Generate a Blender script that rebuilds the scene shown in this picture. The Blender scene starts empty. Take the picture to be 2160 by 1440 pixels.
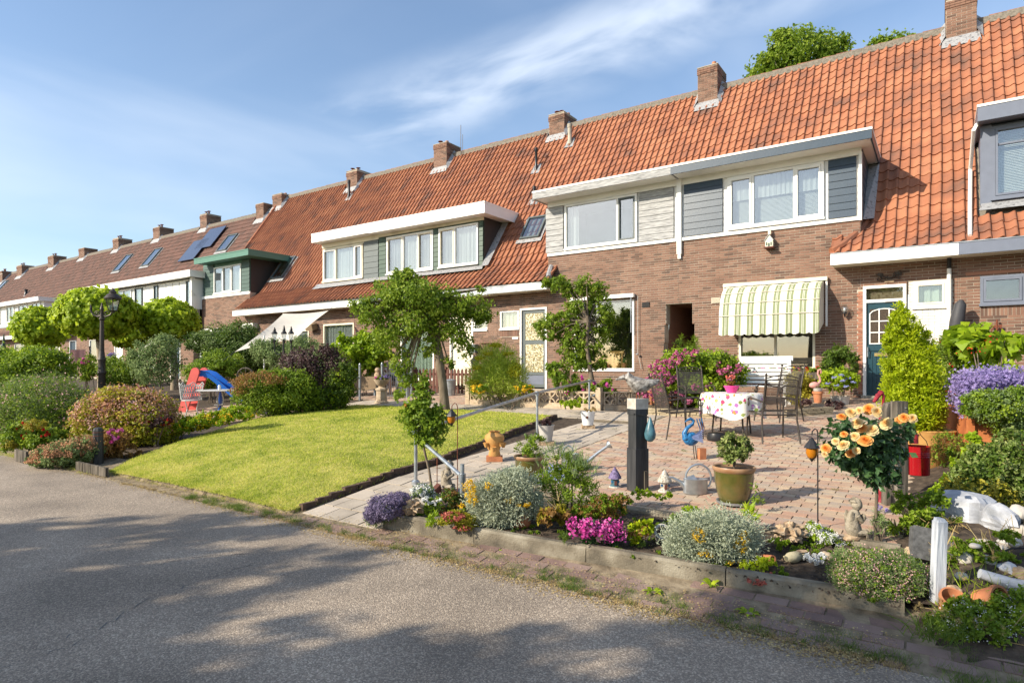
import bpy, math, random
import numpy as np
from mathutils import Vector, Matrix
from mathutils import noise as mnoise
R_ = math.radians
rng = np.random.default_rng(7)
random.seed(7)
SC = bpy.context.scene
COL = SC.collection
# ------------------------------------------------------------------ camera
FPX, HV, SA, CA, CH = 1300.0, 770.0, .5713, .8207, 1.6
cam = bpy.data.objects.new('camera', bpy.data.cameras.new('camera'))
COL.objects.link(cam)
cam.location = (0, 0, CH)
cam.rotation_euler = (R_(90), 0, math.atan2(SA, CA))
cam.data.sensor_width = 36
cam.data.lens = 36 * FPX / 2160
cam.data.shift_y = 50 / 2160
cam.data.clip_end = 2000
SC.camera = cam
# ------------------------------------------------------------------ light
SUN_EL, SUN_VEC = R_(29.5), Vector((-.456, -.740, .493))
sun = bpy.data.objects.new('sun', bpy.data.lights.new('sun', 'SUN'))
COL.objects.link(sun)
sun.data.energy = 4.7
sun.data.angle = R_(.5)
sun.data.color = (1, .90, .74)
sun.rotation_euler = (-SUN_VEC).to_track_quat('-Z', 'Y').to_euler()
sun.location = (-10, -20, 15)
W = bpy.data.worlds.new('World'); SC.world = W; W.use_nodes = True
def build_world():
    nt = W.node_tree; N = nt.nodes; N.clear(); L = nt.links.new
    out = N.new('ShaderNodeOutputWorld'); bg = N.new('ShaderNodeBackground')
    sky = N.new('ShaderNodeTexSky'); sky.sky_type = 'NISHITA'; sky.sun_disc = False
    sky.sun_elevation = SUN_EL; sky.sun_rotation = math.atan2(SUN_VEC.x, SUN_VEC.y)
    sky.air_density = 1.0; sky.dust_density = .8; sky.ozone_density = 1.4
    tc = N.new('ShaderNodeTexCoord'); sep = N.new('ShaderNodeSeparateXYZ')
    L(tc.outputs['Generated'], sep.inputs[0])
    def math_(op, a, b=None, c=None):
        m = N.new('ShaderNodeMath'); m.operation = op
        for i, x in enumerate((a, b, c)):
            if x is None: continue
            if isinstance(x, (int, float)): m.inputs[i].default_value = x
            else: L(x, m.inputs[i])
        return m.outputs[0]
    z = math_('MAXIMUM', sep.outputs[2], .03)
    zz = math_('ADD', z, .12)
    px = math_('DIVIDE', sep.outputs[0], zz); py = math_('DIVIDE', sep.outputs[1], zz)
    def cloud(rot, sx, sy, scale, lo, hi, off):
        cb = N.new('ShaderNodeCombineXYZ'); L(px, cb.inputs[0]); L(py, cb.inputs[1]); cb.inputs[2].default_value = off
        mp = N.new('ShaderNodeMapping'); L(cb.outputs[0], mp.inputs[0])
        mp.inputs['Rotation'].default_value = (0, 0, R_(rot)); mp.inputs['Scale'].default_value = (sx, sy, 1)
        nz = N.new('ShaderNodeTexNoise'); L(mp.outputs[0], nz.inputs[0]); nz.inputs['Scale'].default_value = scale
        nz.inputs['Detail'].default_value = 5; nz.inputs['Roughness'].default_value = .5; nz.inputs['Distortion'].default_value = .4
        mr = N.new('ShaderNodeMapRange'); L(nz.outputs[0], mr.inputs[0]); mr.inputs[1].default_value = lo; mr.inputs[2].default_value = hi
        mr.interpolation_type = 'SMOOTHSTEP'
        return mr.outputs[0]
    veil = cloud(20, 1, .6, .8, .40, .78, 3.1)
    wisp = cloud(-35, .5, 1.5, .9, .45, .95, 7.7)
    # the one clear streak of cloud: a band through two directions of the sky
    nv = N.new('ShaderNodeVectorMath'); nv.operation = 'DOT_PRODUCT'
    L(tc.outputs['Generated'], nv.inputs[0]); nv.inputs[1].default_value = STREAK_N
    st = N.new('ShaderNodeMapRange'); st.inputs[1].default_value = 0; st.inputs[2].default_value = .085; st.inputs[3].default_value = 1; st.inputs[4].default_value = 0
    st.interpolation_type = 'SMOOTHSTEP'
    L(math_('ABSOLUTE', nv.outputs['Value']), st.inputs[0])
    tex = cloud(-60, 1.2, 2.2, 1.6, .34, .66, 1.3)
    nd = N.new('ShaderNodeVectorMath'); nd.operation = 'DOT_PRODUCT'; L(tc.outputs['Generated'], nd.inputs[0]); nd.inputs[1].default_value = STREAK_C
    sm = N.new('ShaderNodeMapRange'); sm.interpolation_type = 'SMOOTHSTEP'; sm.inputs[1].default_value = .80; sm.inputs[2].default_value = .97; L(nd.outputs['Value'], sm.inputs[0])
    streak = math_('MULTIPLY', math_('MULTIPLY', st.outputs[0], tex), sm.outputs[0])
    fac = math_('MULTIPLY', veil, .40)
    fac = math_('MAXIMUM', fac, math_('MULTIPLY', wisp, .22))
    fac = math_('MAXIMUM', fac, math_('MULTIPLY', streak, .66))
    fac = math_('ADD', fac, .09)
    hz = N.new('ShaderNodeMapRange'); L(sep.outputs[2], hz.inputs[0]); hz.inputs[1].default_value = 0; hz.inputs[2].default_value = .5
    hz.inputs[3].default_value = .08; hz.inputs[4].default_value = 0
    fac = math_('MINIMUM', math_('ADD', fac, hz.outputs[0]), 1)
    mix = N.new('ShaderNodeMixRGB'); L(fac, mix.inputs[0])
    hs = N.new('ShaderNodeHueSaturation'); L(sky.outputs[0], hs.inputs['Color']); hs.inputs['Saturation'].default_value = 1.14; hs.inputs['Value'].default_value = .86
    L(hs.outputs[0], mix.inputs[1]); mix.inputs[2].default_value = (4.3, 4.75, 5.4, 1)
    L(mix.outputs[0], bg.inputs[0]); bg.inputs[1].default_value = .15
    L(bg.outputs[0], out.inputs[0])
def ray(u, v):
    xc = (u - 1080) / FPX; zc = (HV - v) / FPX
    return Vector((CA * xc - SA, SA * xc + CA, zc))
a_, b_ = ray(1540, -10).normalized(), ray(880, 225).normalized()
STREAK_N = a_.cross(b_).normalized(); STREAK_C = ray(1400, 30).normalized()
build_world()
SC.view_settings.view_transform = 'Standard'
SC.view_settings.look = 'None'
SC.view_settings.exposure = 0.68
SC.view_settings.gamma = 1
SC.cycles.max_bounces = 6
SC.cycles.transparent_max_bounces = 12
# ------------------------------------------------------------------ measuring helpers (photo pixel -> metres)
def gh(X, Y):
    if Y < 3.85: return 0.0
    if -4.4 < X < -.2 and 4.27 + .07 * (X + 4.42) < Y < 5.57: return .14 + .03 * (Y - 4.3) / 1.3
    if Y < 5.5: return .2 * (Y - 3.85) / 1.65
    return min(.2 + .065 * (Y - 5.5), .92)
def P(u, v, Y):
    r = ray(u, v); k = Y / r.y
    return Vector((r.x * k, Y, CH + r.z * k))
def PD(u, v, d):
    r = ray(u, v)
    return Vector((r.x * d, r.y * d, CH + r.z * d))
def G(u, v, off=0):
    r = ray(u, v); z = .3
    for i in range(60):
        d = (CH - z) / -r.z
        z = .5 * z + .5 * (gh(r.x * d, r.y * d) + off)
    return Vector((r.x * d, r.y * d, z))
def dist(p): return p.x * -SA + p.y * CA
# ------------------------------------------------------------------ materials
MATS = {}
def mat(name, cols, rough=.7, ns=6, nd=4, bump=0, bs=40, metal=0, w=0, spec=.4, trans=0, coat=0, stretch=None, lohi=(.3, .7)):
    m = bpy.data.materials.new(name); m.use_nodes = True; MATS[name] = m
    nt = m.node_tree; N = nt.nodes; L = nt.links.new
    b = N['Principled BSDF']
    b.inputs['Roughness'].default_value = rough; b.inputs['Metallic'].default_value = metal
    b.inputs['Specular IOR Level'].default_value = spec; b.inputs['Coat Weight'].default_value = coat
    geo = N.new('ShaderNodeNewGeometry'); src = geo.outputs['Position']
    if stretch:
        mp = N.new('ShaderNodeMapping'); L(src, mp.inputs[0]); mp.inputs['Scale'].default_value = stretch; src = mp.outputs[0]
    nz = N.new('ShaderNodeTexNoise'); L(src, nz.inputs[0]); nz.inputs['Scale'].default_value = ns; nz.inputs['Detail'].default_value = nd
    mr = N.new('ShaderNodeMapRange'); L(nz.outputs[0], mr.inputs[0]); mr.inputs[1].default_value = lohi[0]; mr.inputs[2].default_value = lohi[1]
    fac = mr.outputs[0]
    if w:
        at = N.new('ShaderNodeAttribute'); at.attribute_name = 'tint'
        oi = N.new('ShaderNodeObjectInfo')
        ad = N.new('ShaderNodeMath'); ad.operation = 'ADD'; L(at.outputs['Fac'], ad.inputs[0])
        if w > 0: L(oi.outputs['Random'], ad.inputs[1])
        else: ad.inputs[1].default_value = 0
        fr = N.new('ShaderNodeMath'); fr.operation = 'FRACT'; L(ad.outputs[0], fr.inputs[0])
        mx = N.new('ShaderNodeMix'); mx.inputs[0].default_value = abs(w); L(fac, mx.inputs[2]); L(fr.outputs[0], mx.inputs[3])
        fac = mx.outputs[0]
    cr = N.new('ShaderNodeValToRGB'); L(fac, cr.inputs[0])
    while len(cr.color_ramp.elements) < len(cols): cr.color_ramp.elements.new(.5)
    for i, c in enumerate(cols):
        e = cr.color_ramp.elements[i]; e.position = i / max(1, len(cols) - 1); e.color = (*c, 1)
    L(cr.outputs[0], b.inputs['Base Color'])
    if bump:
        n2 = N.new('ShaderNodeTexNoise'); L(src, n2.inputs[0]); n2.inputs['Scale'].default_value = bs; n2.inputs['Detail'].default_value = 5
        bp = N.new('ShaderNodeBump'); L(n2.outputs[0], bp.inputs['Height']); bp.inputs['Strength'].default_value = bump; bp.inputs['Distance'].default_value = .01
        L(bp.outputs[0], b.inputs['Normal'])
    if trans:
        o = N['Material Output']; tr = N.new('ShaderNodeBsdfTranslucent'); ms = N.new('ShaderNodeMixShader')
        g = N.new('ShaderNodeGamma'); L(cr.outputs[0], g.inputs[0]); g.inputs[1].default_value = .85
        L(g.outputs[0], tr.inputs[0]); ms.inputs[0].default_value = trans
        L(b.outputs[0], ms.inputs[1]); L(tr.outputs[0], ms.inputs[2]); L(ms.outputs[0], o.inputs[0])
    return m
def plain(name, c, rough=.5, **k): return mat(name, [tuple(x * .88 for x in c), c], rough, **k)
def leafmat(name, cols, trans=.3, rough=.5): return mat(name, cols, rough, ns=3, w=-.75, spec=.35, trans=trans)
mat('brick', [(.070, .045, .036), (.135, .076, .052), (.195, .105, .072), (.23, .13, .088), (.16, .08, .055)], .85, ns=1.6, nd=11, w=.68, bump=.5, bs=90)
mat('brick_red', [(.22, .09, .055), (.33, .14, .085), (.38, .19, .12)], .85, ns=50, w=.8, bump=.5, bs=90)
mat('brick_white', [(.62, .60, .55), (.78, .77, .73)], .8, ns=10, w=.5, bump=.4, bs=60)
mat('mortar', [(.26, .22, .17), (.40, .35, .28), (.52, .46, .37)], .95, ns=1.8, nd=9)
mat('tile', [(.11, .065, .048), (.23, .095, .055), (.31, .118, .06), (.37, .155, .08), (.28, .115, .065)], .8, ns=1.3, nd=10, w=.33, bump=.3, bs=60)
mat('tile_mid', [(.10, .06, .045), (.21, .085, .05), (.29, .11, .055), (.34, .14, .07), (.24, .10, .055)], .8, ns=1.3, nd=10, w=.38, bump=.3, bs=60)
mat('edging', [(.05, .033, .024), (.13, .08, .055)], .9, ns=12, bump=.5)
mat('figured_dark', [(.02, .015, .012), (.09, .06, .04)], .12, ns=40)
mat('tile_old', [(.06, .042, .034), (.105, .058, .044), (.15, .075, .055), (.12, .065, .05)], .85, ns=4, w=.55, bump=.3, bs=60)
mat('mortar_dark', [(.12, .11, .09), (.25, .22, .18)], .95, ns=25)
mat('white', [(.50, .48, .42), (.76, .75, .71), (.80, .79, .75)], .45, ns=1.7, nd=9, lohi=(.25, .5)); mat('cream', [(.50, .45, .34), (.74, .69, .54)], .5, ns=1.7, nd=9, lohi=(.25, .5)); mat('bark_pale', [(.22, .17, .11), (.38, .31, .22)], .9, ns=9, bump=.6)
plain('navy', (.030, .055, .085), .4, bump=.2); plain('grey_blue', (.15, .17, .22), .45)
mat('grey_wood', [(.16, .16, .16), (.34, .34, .335), (.46, .46, .45)], .8, ns=5, stretch=(1, 1, 14), bump=.5, bs=10)
plain('green_paint', (.035, .075, .05), .5); plain('seafoam', (.08, .20, .15), .5); plain('green_grey', (.055, .10, .085), .6); plain('grey_paint', (.10, .12, .12), .5)
plain('dark_wood', (.045, .038, .035), .7)
mat('zinc', [(.22, .24, .26), (.42, .44, .46)], .42, ns=5, metal=.6, bump=.1)
mat('galv', [(.30, .33, .36), (.50, .53, .56)], .38, ns=12, metal=.75, bump=.1, bs=50)
mat('lead', [(.12, .12, .125), (.36, .36, .36), (.22, .22, .23)], .55, ns=12, metal=.2, bump=.8, bs=18)
plain('teal_door', (.010, .048, .068), .35, coat=.05); plain('brass', (.5, .38, .16), .35, metal=.8)
plain('black_iron', (.02, .02, .022), .45); mat('wrought', [(.035, .03, .026), (.085, .07, .06)], .5, ns=30, metal=.4)
plain('steel_rail', (.30, .33, .36), .4, metal=.7)
plain('plastic_black', (.018, .018, .02), .35)
plain('curtain', (.72, .72, .70), .9, trans=.3); plain('blind', (.78, .77, .72), .6); plain('curtain_grey', (.36, .36, .36), .9)
plain('curtain_green', (.55, .62, .50), .9); plain('room', (.10, .095, .09), .9); plain('room_light', (.38, .39, .40), .9)
mat('concrete', [(.20, .18, .14), (.34, .31, .25), (.42, .38, .31)], .9, ns=4, bump=.6, bs=60)
mat('kerb', [(.07, .06, .045), (.17, .145, .105), (.29, .26, .20)], .92, ns=5, nd=8, bump=.7, bs=70)
mat('concrete_tan', [(.36, .27, .18), (.52, .42, .30)], .9, ns=8, bump=.4)
mat('paver', [(.28, .155, .11), (.39, .25, .175), (.46, .36, .25), (.36, .29, .23), (.43, .26, .18), (.26, .235, .21)], .85, ns=2.2, nd=10, w=.72, bump=.5, bs=70)
mat('paver_verge', [(.13, .085, .075), (.22, .145, .12), (.26, .19, .16)], .9, ns=9, w=.6, bump=.6, bs=70)
mat('flag', [(.28, .24, .19), (.42, .36, .29), (.50, .43, .35)], .9, ns=2.5, nd=10, w=.4, bump=.5, bs=80)
mat('soil', [(.022, .015, .010), (.06, .042, .028), (.11, .08, .055)], .95, ns=14, nd=8, bump=1, bs=50)
mat('sand', [(.09, .07, .045), (.20, .155, .10), (.30, .24, .16)], .95, ns=10, bump=.7, bs=60)
mat('earth_green', [(.05, .06, .02), (.10, .11, .03), (.14, .11, .06)], .95, ns=3, bump=.8, bs=60)
mat('lawn_base', [(.18, .20, .03), (.38, .36, .08)], .95, ns=3, bump=.8, bs=60)
mat('granite_white', [(.20, .21, .23), (.36, .37, .40), (.50, .51, .54)], .8, ns=8, nd=9, bump=1, bs=14)
mat('cobble', [(.30, .26, .21), (.50, .46, .40), (.44, .40, .36)], .75, ns=12, w=.5, bump=.3)
mat('stone_brown', [(.16, .10, .06), (.38, .27, .17), (.46, .36, .24)], .95, ns=18, nd=8, bump=1, bs=40)
mat('stone_dark', [(.05, .05, .05), (.12, .12, .12)], .9, ns=30, bump=.6)
mat('statue', [(.12, .10, .07), (.28, .24, .18), (.36, .31, .24)], .95, ns=22, nd=7, bump=.9, bs=60)
mat('slate_wall', [(.24, .19, .12), (.42, .35, .23)], .95, ns=12, w=.5, bump=.7)
mat('bark', [(.06, .048, .034), (.15, .115, .08), (.20, .16, .12)], .95, ns=9, stretch=(1, 1, .35), bump=1, bs=25)
mat('old_timber', [(.030, .024, .018), (.10, .085, .065), (.20, .17, .14)], .95, ns=8, nd=8, stretch=(3, 3, .35), bump=1, bs=10)
mat('tar_timber', [(.015, .016, .018), (.05, .05, .052)], .6, ns=6, stretch=(3, 3, .4), bump=.7, bs=12)
mat('white_timber', [(.26, .28, .31), (.44, .46, .50), (.50, .53, .56)], .8, ns=8, stretch=(4, 4, .4), bump=.8, bs=12)
plain('red_timber', (.14, .05, .035), .7); plain('fence_brown', (.12, .045, .03), .75)
mat('terracotta', [(.36, .13, .06), (.50, .20, .09)], .8, ns=10, bump=.2); mat('terra_ochre', [(.40, .20, .06), (.58, .32, .10)], .7, ns=8)
mat('corten', [(.22, .06, .02), (.42, .13, .04), (.50, .18, .06)], .85, ns=4, nd=7, bump=.2)
mat('rust', [(.10, .03, .015), (.20, .06, .03)], .9, ns=30, bump=.4)
mat('olive_glaze', [(.045, .05, .012), (.09, .085, .02), (.15, .10, .03)], .16, ns=5, nd=6, coat=.7)
mat('rim_glaze', [(.26, .13, .06), (.38, .24, .14)], .4, ns=8)
plain('enamel_white', (.75, .76, .76), .25, coat=.5); plain('pot_grey', (.45, .43, .40), .6)
plain('pink_plastic', (.75, .05, .28), .35); plain('red_enamel', (.36, .01, .015), .2, coat=.6); mat('red_iron', [(.16, .01, .02), (.32, .02, .03)], .5, ns=30, bump=.4)
plain('iron_white', (.50, .49, .46), .6, ns=20); plain('bench_white', (.85, .85, .82), .5); mat('buoy', [(.04, .09, .11), (.08, .20, .25)], .35, ns=14); mat('peacock', [(.006, .04, .10), (.015, .12, .30), (.03, .20, .42)], .35, ns=40); mat('fairy_purple', [(.06, .05, .08), (.16, .12, .25), (.26, .22, .34)], .7, ns=45, bump=.6); mat('fairy_stone', [(.16, .14, .11), (.42, .38, .32), (.60, .57, .50)], .8, ns=50, bump=.8)
plain('flamingo', (.62, .30, .26), .6); mat('gull_wood', [(.07, .06, .05), (.26, .24, .22), (.46, .44, .41)], .8, ns=26, nd=7, bump=.6)
plain('slide_red', (.72, .13, .11), .45); plain('slide_blue', (.01, .12, .50), .35); plain('sail', (.84, .78, .68), .8, trans=.25)
plain('amber', (.45, .16, .01), .15, coat=.5); plain('wicker', (.24, .17, .10), .8); plain('mulch_leaf', (.35, .25, .10), .9)
plain('skin', (.50, .28, .20), .6); plain('shirt', (.62, .48, .47), .85); plain('shorts', (.10, .11, .13), .9); plain('hair', (.12, .08, .05), .8)
plain('tarp', (.045, .045, .05), .6, bump=.3); plain('solar', (.035, .04, .07), .15, coat=.8); plain('deep_blue', (.01, .04, .38), .15, coat=.7)
mat('clog', [(.30, .26, .16), (.48, .43, .28)], .8, ns=9, bump=.3)
leafmat('lf_dark', [(.03, .06, .008), (.09, .155, .015), (.20, .28, .035)], .4)
leafmat('lf_catalpa', [(.13, .21, .006), (.36, .48, .015), (.64, .72, .05)], .5)
leafmat('lf_mid', [(.05, .10, .007), (.17, .27, .016), (.40, .49, .04)], .42)
leafmat('lf_lime', [(.08, .16, .005), (.28, .41, .014), (.58, .67, .04)], .5)
leafmat('lf_acid', [(.12, .20, .004), (.42, .52, .010), (.72, .76, .04)], .45)
leafmat('lf_fennel', [(.24, .34, .03), (.50, .62, .08), (.78, .82, .16)], .55)
leafmat('lf_yellow', [(.12, .12, .01), (.32, .28, .02), (.48, .42, .05)], .35)
leafmat('lf_spir', [(.10, .13, .008), (.36, .36, .02), (.60, .42, .05)], .4)
leafmat('lf_orange', [(.10, .06, .01), (.25, .13, .03), (.38, .20, .06)], .35)
leafmat('lf_purple', [(.03, .016, .016), (.08, .042, .042), (.17, .10, .09)], .25)
leafmat('lf_silver', [(.24, .28, .18), (.46, .50, .36), (.64, .67, .50)], .3, .8)
leafmat('lf_grey', [(.06, .11, .03), (.20, .28, .09), (.38, .45, .20)], .3, .8)
leafmat('lf_var', [(.07, .12, .02), (.20, .26, .06), (.52, .50, .20)], .3)
leafmat('lf_tree', [(.05, .10, .008), (.19, .29, .02), (.44, .52, .06)], .5)
leafmat('lf_rose', [(.016, .045, .014), (.045, .10, .03), (.09, .16, .05)], .2, .35)
leafmat('dry', [(.20, .13, .06), (.42, .30, .12), (.60, .50, .26)], .3, .8)
leafmat('grassm', [(.09, .17, .010), (.36, .45, .03), (.62, .60, .11), (.72, .60, .26)], .4, .7)
leafmat('grassg', [(.04, .09, .01), (.10, .17, .02), (.20, .26, .04)], .35, .7)
def flmat(name, cols): return leafmat(name, cols, .25, .7)
flmat('fl_pink', [(.50, .10, .24), (.70, .22, .40), (.80, .38, .52)]); flmat('fl_palepink', [(.55, .30, .28), (.75, .50, .45)])
flmat('fl_mag', [(.30, .01, .12), (.55, .05, .30), (.70, .28, .52)]); flmat('fl_red', [(.45, .01, .01), (.70, .04, .02)])
flmat('fl_purple', [(.18, .13, .34), (.33, .26, .54), (.50, .43, .68)]); flmat('fl_lav', [(.10, .08, .14), (.20, .16, .27), (.34, .28, .42)])
flmat('fl_yellow', [(.65, .38, .01), (.80, .55, .02)]); flmat('fl_white', [(.72, .72, .70), (.85, .85, .82)])
flmat('fl_blue', [(.30, .38, .62), (.50, .50, .75)]); flmat('fl_salmon', [(.70, .16, .10), (.80, .32, .25)]); flmat('fl_dill', [(.45, .45, .02), (.65, .62, .04)])
flmat('fl_bronze', [(.35, .16, .06), (.62, .34, .20)]); flmat('fl_rosepet', [(.85, .30, .04), (.88, .52, .20), (.88, .72, .42), (.88, .80, .60)])
flmat('fl_sedum', [(.40, .08, .06), (.62, .22, .16)])
def glass():
    m = bpy.data.materials.new('glass'); m.use_nodes = True; MATS['glass'] = m
    nt = m.node_tree; N = nt.nodes; L = nt.links.new; o = N['Material Output']
    tr = N.new('ShaderNodeBsdfTransparent'); tr.inputs[0].default_value = (.86, .90, .90, 1)
    gl = N.new('ShaderNodeBsdfGlossy'); gl.inputs['Roughness'].default_value = .015
    fr0 = N.new('ShaderNodeLayerWeight'); fr0.inputs[0].default_value = .5; fr = N.new('ShaderNodeMath'); fr.operation = 'POWER'; L(fr0.outputs['Facing'], fr.inputs[0]); fr.inputs[1].default_value = 3.5
    ad = N.new('ShaderNodeMath'); ad.operation = 'ADD'; L(fr.outputs[0], ad.inputs[0]); ad.inputs[1].default_value = .20; ad.use_clamp = True
    ms = N.new('ShaderNodeMixShader'); L(ad.outputs[0], ms.inputs[0]); L(tr.outputs[0], ms.inputs[1]); L(gl.outputs[0], ms.inputs[2])
    L(ms.outputs[0], o.inputs[0])
glass()
def spotted(name, base, speck, sc, bumpd=.004, extra=None):
    """asphalt: small stones of their own colours in a darker binder"""
    m = bpy.data.materials.new(name); m.use_nodes = True; MATS[name] = m
    nt = m.node_tree; N = nt.nodes; L = nt.links.new; b = N['Principled BSDF']; b.inputs['Roughness'].default_value = .85
    geo = N.new('ShaderNodeNewGeometry')
    vo = N.new('ShaderNodeTexVoronoi'); L(geo.outputs['Position'], vo.inputs[0]); vo.inputs['Scale'].default_value = sc
    sp = N.new('ShaderNodeSeparateColor'); L(vo.outputs['Color'], sp.inputs[0])
    cr = N.new('ShaderNodeValToRGB'); L(sp.outputs[0], cr.inputs[0])
    cr.color_ramp.elements[0].position = 0; cr.color_ramp.elements[0].color = (*base, 1)
    cr.color_ramp.elements[1].position = 1; cr.color_ramp.elements[1].color = (*speck, 1)
    e = cr.color_ramp.elements.new(.62); e.color = tuple(x * 1.5 for x in base) + (1,)
    nz = N.new('ShaderNodeTexNoise'); L(geo.outputs['Position'], nz.inputs[0]); nz.inputs['Scale'].default_value = .8; nz.inputs['Detail'].default_value = 6
    mr = N.new('ShaderNodeMapRange'); L(nz.outputs[0], mr.inputs[0]); mr.inputs[1].default_value = .3; mr.inputs[2].default_value = .7; mr.inputs[3].default_value = .62; mr.inputs[4].default_value = 1.28
    mx = N.new('ShaderNodeMix'); mx.data_type = 'RGBA'; mx.blend_type = 'MULTIPLY'; mx.inputs[0].default_value = 1
    L(cr.outputs[0], mx.inputs[6]); L(mr.outputs[0], mx.inputs[7]); L(mx.outputs[2], b.inputs['Base Color'])
    bp = N.new('ShaderNodeBump'); bp.invert = True; L(vo.outputs['Distance'], bp.inputs['Height']); bp.inputs['Strength'].default_value = .9; bp.inputs['Distance'].default_value = bumpd
    L(bp.outputs[0], b.inputs['Normal'])
spotted('asphalt', (.19, .152, .115), (.50, .41, .31), 120)
def pattern_mat(name, f):
    m = bpy.data.materials.new(name); m.use_nodes = True; MATS[name] = m
    f(m.node_tree.nodes, m.node_tree.links.new, m.node_tree.nodes['Principled BSDF'])
def _awning(N, L, b):
    tc = N.new('ShaderNodeTexCoord'); s = N.new('ShaderNodeSeparateXYZ'); L(tc.outputs['Object'], s.inputs[0])
    m1 = N.new('ShaderNodeMath'); m1.operation = 'DIVIDE'; L(s.outputs[0], m1.inputs[0]); m1.inputs[1].default_value = .285
    m2 = N.new('ShaderNodeMath'); m2.operation = 'FRACT'; L(m1.outputs[0], m2.inputs[0])
    cr = N.new('ShaderNodeValToRGB'); cr.color_ramp.interpolation = 'CONSTANT'; L(m2.outputs[0], cr.inputs[0])
    w, g, d = (.70, .69, .62, 1), (.20, .23, .125, 1), (.36, .37, .22, 1)
    els = [(0, w), (.42, d), (.46, g), (.62, w), (.65, g), (.72, w), (.75, g), (.91, d), (.95, w)]
    for i, (p, c) in enumerate(els):
        e = cr.color_ramp.elements[i] if i < 2 else cr.color_ramp.elements.new(p)
        e.position = p; e.color = c
    L(cr.outputs[0], b.inputs['Base Color']); b.inputs['Roughness'].default_value = .9
pattern_mat('awning_cloth', _awning)
def _floral(N, L, b):
    tc = N.new('ShaderNodeTexCoord')
    v = N.new('ShaderNodeTexVoronoi'); L(tc.outputs['Object'], v.inputs[0]); v.inputs['Scale'].default_value = 13
    n = N.new('ShaderNodeTexNoise'); L(tc.outputs['Object'], n.inputs[0]); n.inputs['Scale'].default_value = 20
    ad = N.new('ShaderNodeMath'); ad.operation = 'MULTIPLY_ADD'; L(n.outputs[0], ad.inputs[0]); ad.inputs[1].default_value = .7; L(v.outputs['Distance'], ad.inputs[2])
    cr = N.new('ShaderNodeValToRGB'); L(ad.outputs[0], cr.inputs[0]); cr.color_ramp.elements[0].position = .74; cr.color_ramp.elements[1].position = .80
    sp = N.new('ShaderNodeSeparateColor'); L(v.outputs['Color'], sp.inputs[0])
    c2 = N.new('ShaderNodeValToRGB'); c2.color_ramp.interpolation = 'CONSTANT'; L(sp.outputs[0], c2.inputs[0])
    for i, (p, c) in enumerate([(0, (.55, .06, .16)), (.25, (.62, .25, .06)), (.4, (.22, .30, .06)), (.6, (.42, .16, .45)), (.75, (.75, .73, .66)), (.88, (.30, .36, .10))]):
        e = c2.color_ramp.elements[i] if i < 2 else c2.color_ramp.elements.new(p)
        e.position = p; e.color = (*c, 1)
    mx = N.new('ShaderNodeMix'); mx.data_type = 'RGBA'; L(cr.outputs[0], mx.inputs[0]); L(c2.outputs[0], mx.inputs[6]); mx.inputs[7].default_value = (.78, .76, .70, 1)
    L(mx.outputs[2], b.inputs['Base Color']); b.inputs['Roughness'].default_value = .6
pattern_mat('floral_cloth', _floral)
def _mosaic(N, L, b):
    geo = N.new('ShaderNodeNewGeometry')
    v = N.new('ShaderNodeTexVoronoi'); L(geo.outputs['Position'], v.inputs[0]); v.inputs['Scale'].default_value = 34
    sp = N.new('ShaderNodeSeparateColor'); L(v.outputs['Color'], sp.inputs[0])
    cr = N.new('ShaderNodeValToRGB'); L(sp.outputs[0], cr.inputs[0])
    for i, (p, c) in enumerate([(0, (.05, .05, .04)), (.3, (.30, .24, .10)), (.6, (.42, .40, .26)), (1, (.66, .62, .50))]):
        e = cr.color_ramp.elements[i] if i < 2 else cr.color_ramp.elements.new(p)
        e.position = p; e.color = (*c, 1)
    L(cr.outputs[0], b.inputs['Base Color']); b.inputs['Roughness'].default_value = .15
    bp = N.new('ShaderNodeBump'); L(v.outputs['Distance'], bp.inputs['Height']); bp.inputs['Strength'].default_value = .4; L(bp.outputs[0], b.inputs['Normal'])
pattern_mat('figured_glass', _mosaic)
def _mesh(N, L, b):
    """woven metal mesh of the garden chairs: see-through holes"""
    tc = N.new('ShaderNodeTexCoord'); b.inputs['Base Color'].default_value = (.06, .05, .045, 1); b.inputs['Roughness'].default_value = .6
    s = N.new('ShaderNodeSeparateXYZ'); L(tc.outputs['Object'], s.inputs[0])
    def wv(o):
        m = N.new('ShaderNodeMath'); m.operation = 'MULTIPLY'; L(o, m.inputs[0]); m.inputs[1].default_value = 80
        f = N.new('ShaderNodeMath'); f.operation = 'FRACT'; L(m.outputs[0], f.inputs[0])
        g = N.new('ShaderNodeMath'); g.operation = 'LESS_THAN'; L(f.outputs[0], g.inputs[0]); g.inputs[1].default_value = .34
        return g.outputs[0]
    ad = N.new('ShaderNodeMath'); ad.operation = 'ADD'; L(s.outputs[1], ad.inputs[0]); L(s.outputs[2], ad.inputs[1])
    mx = N.new('ShaderNodeMath'); mx.operation = 'MAXIMUM'; L(wv(s.outputs[0]), mx.inputs[0]); L(wv(ad.outputs[0]), mx.inputs[1])
    L(mx.outputs[0], b.inputs['Alpha'])
pattern_mat('chair_mesh', _mesh)
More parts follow.
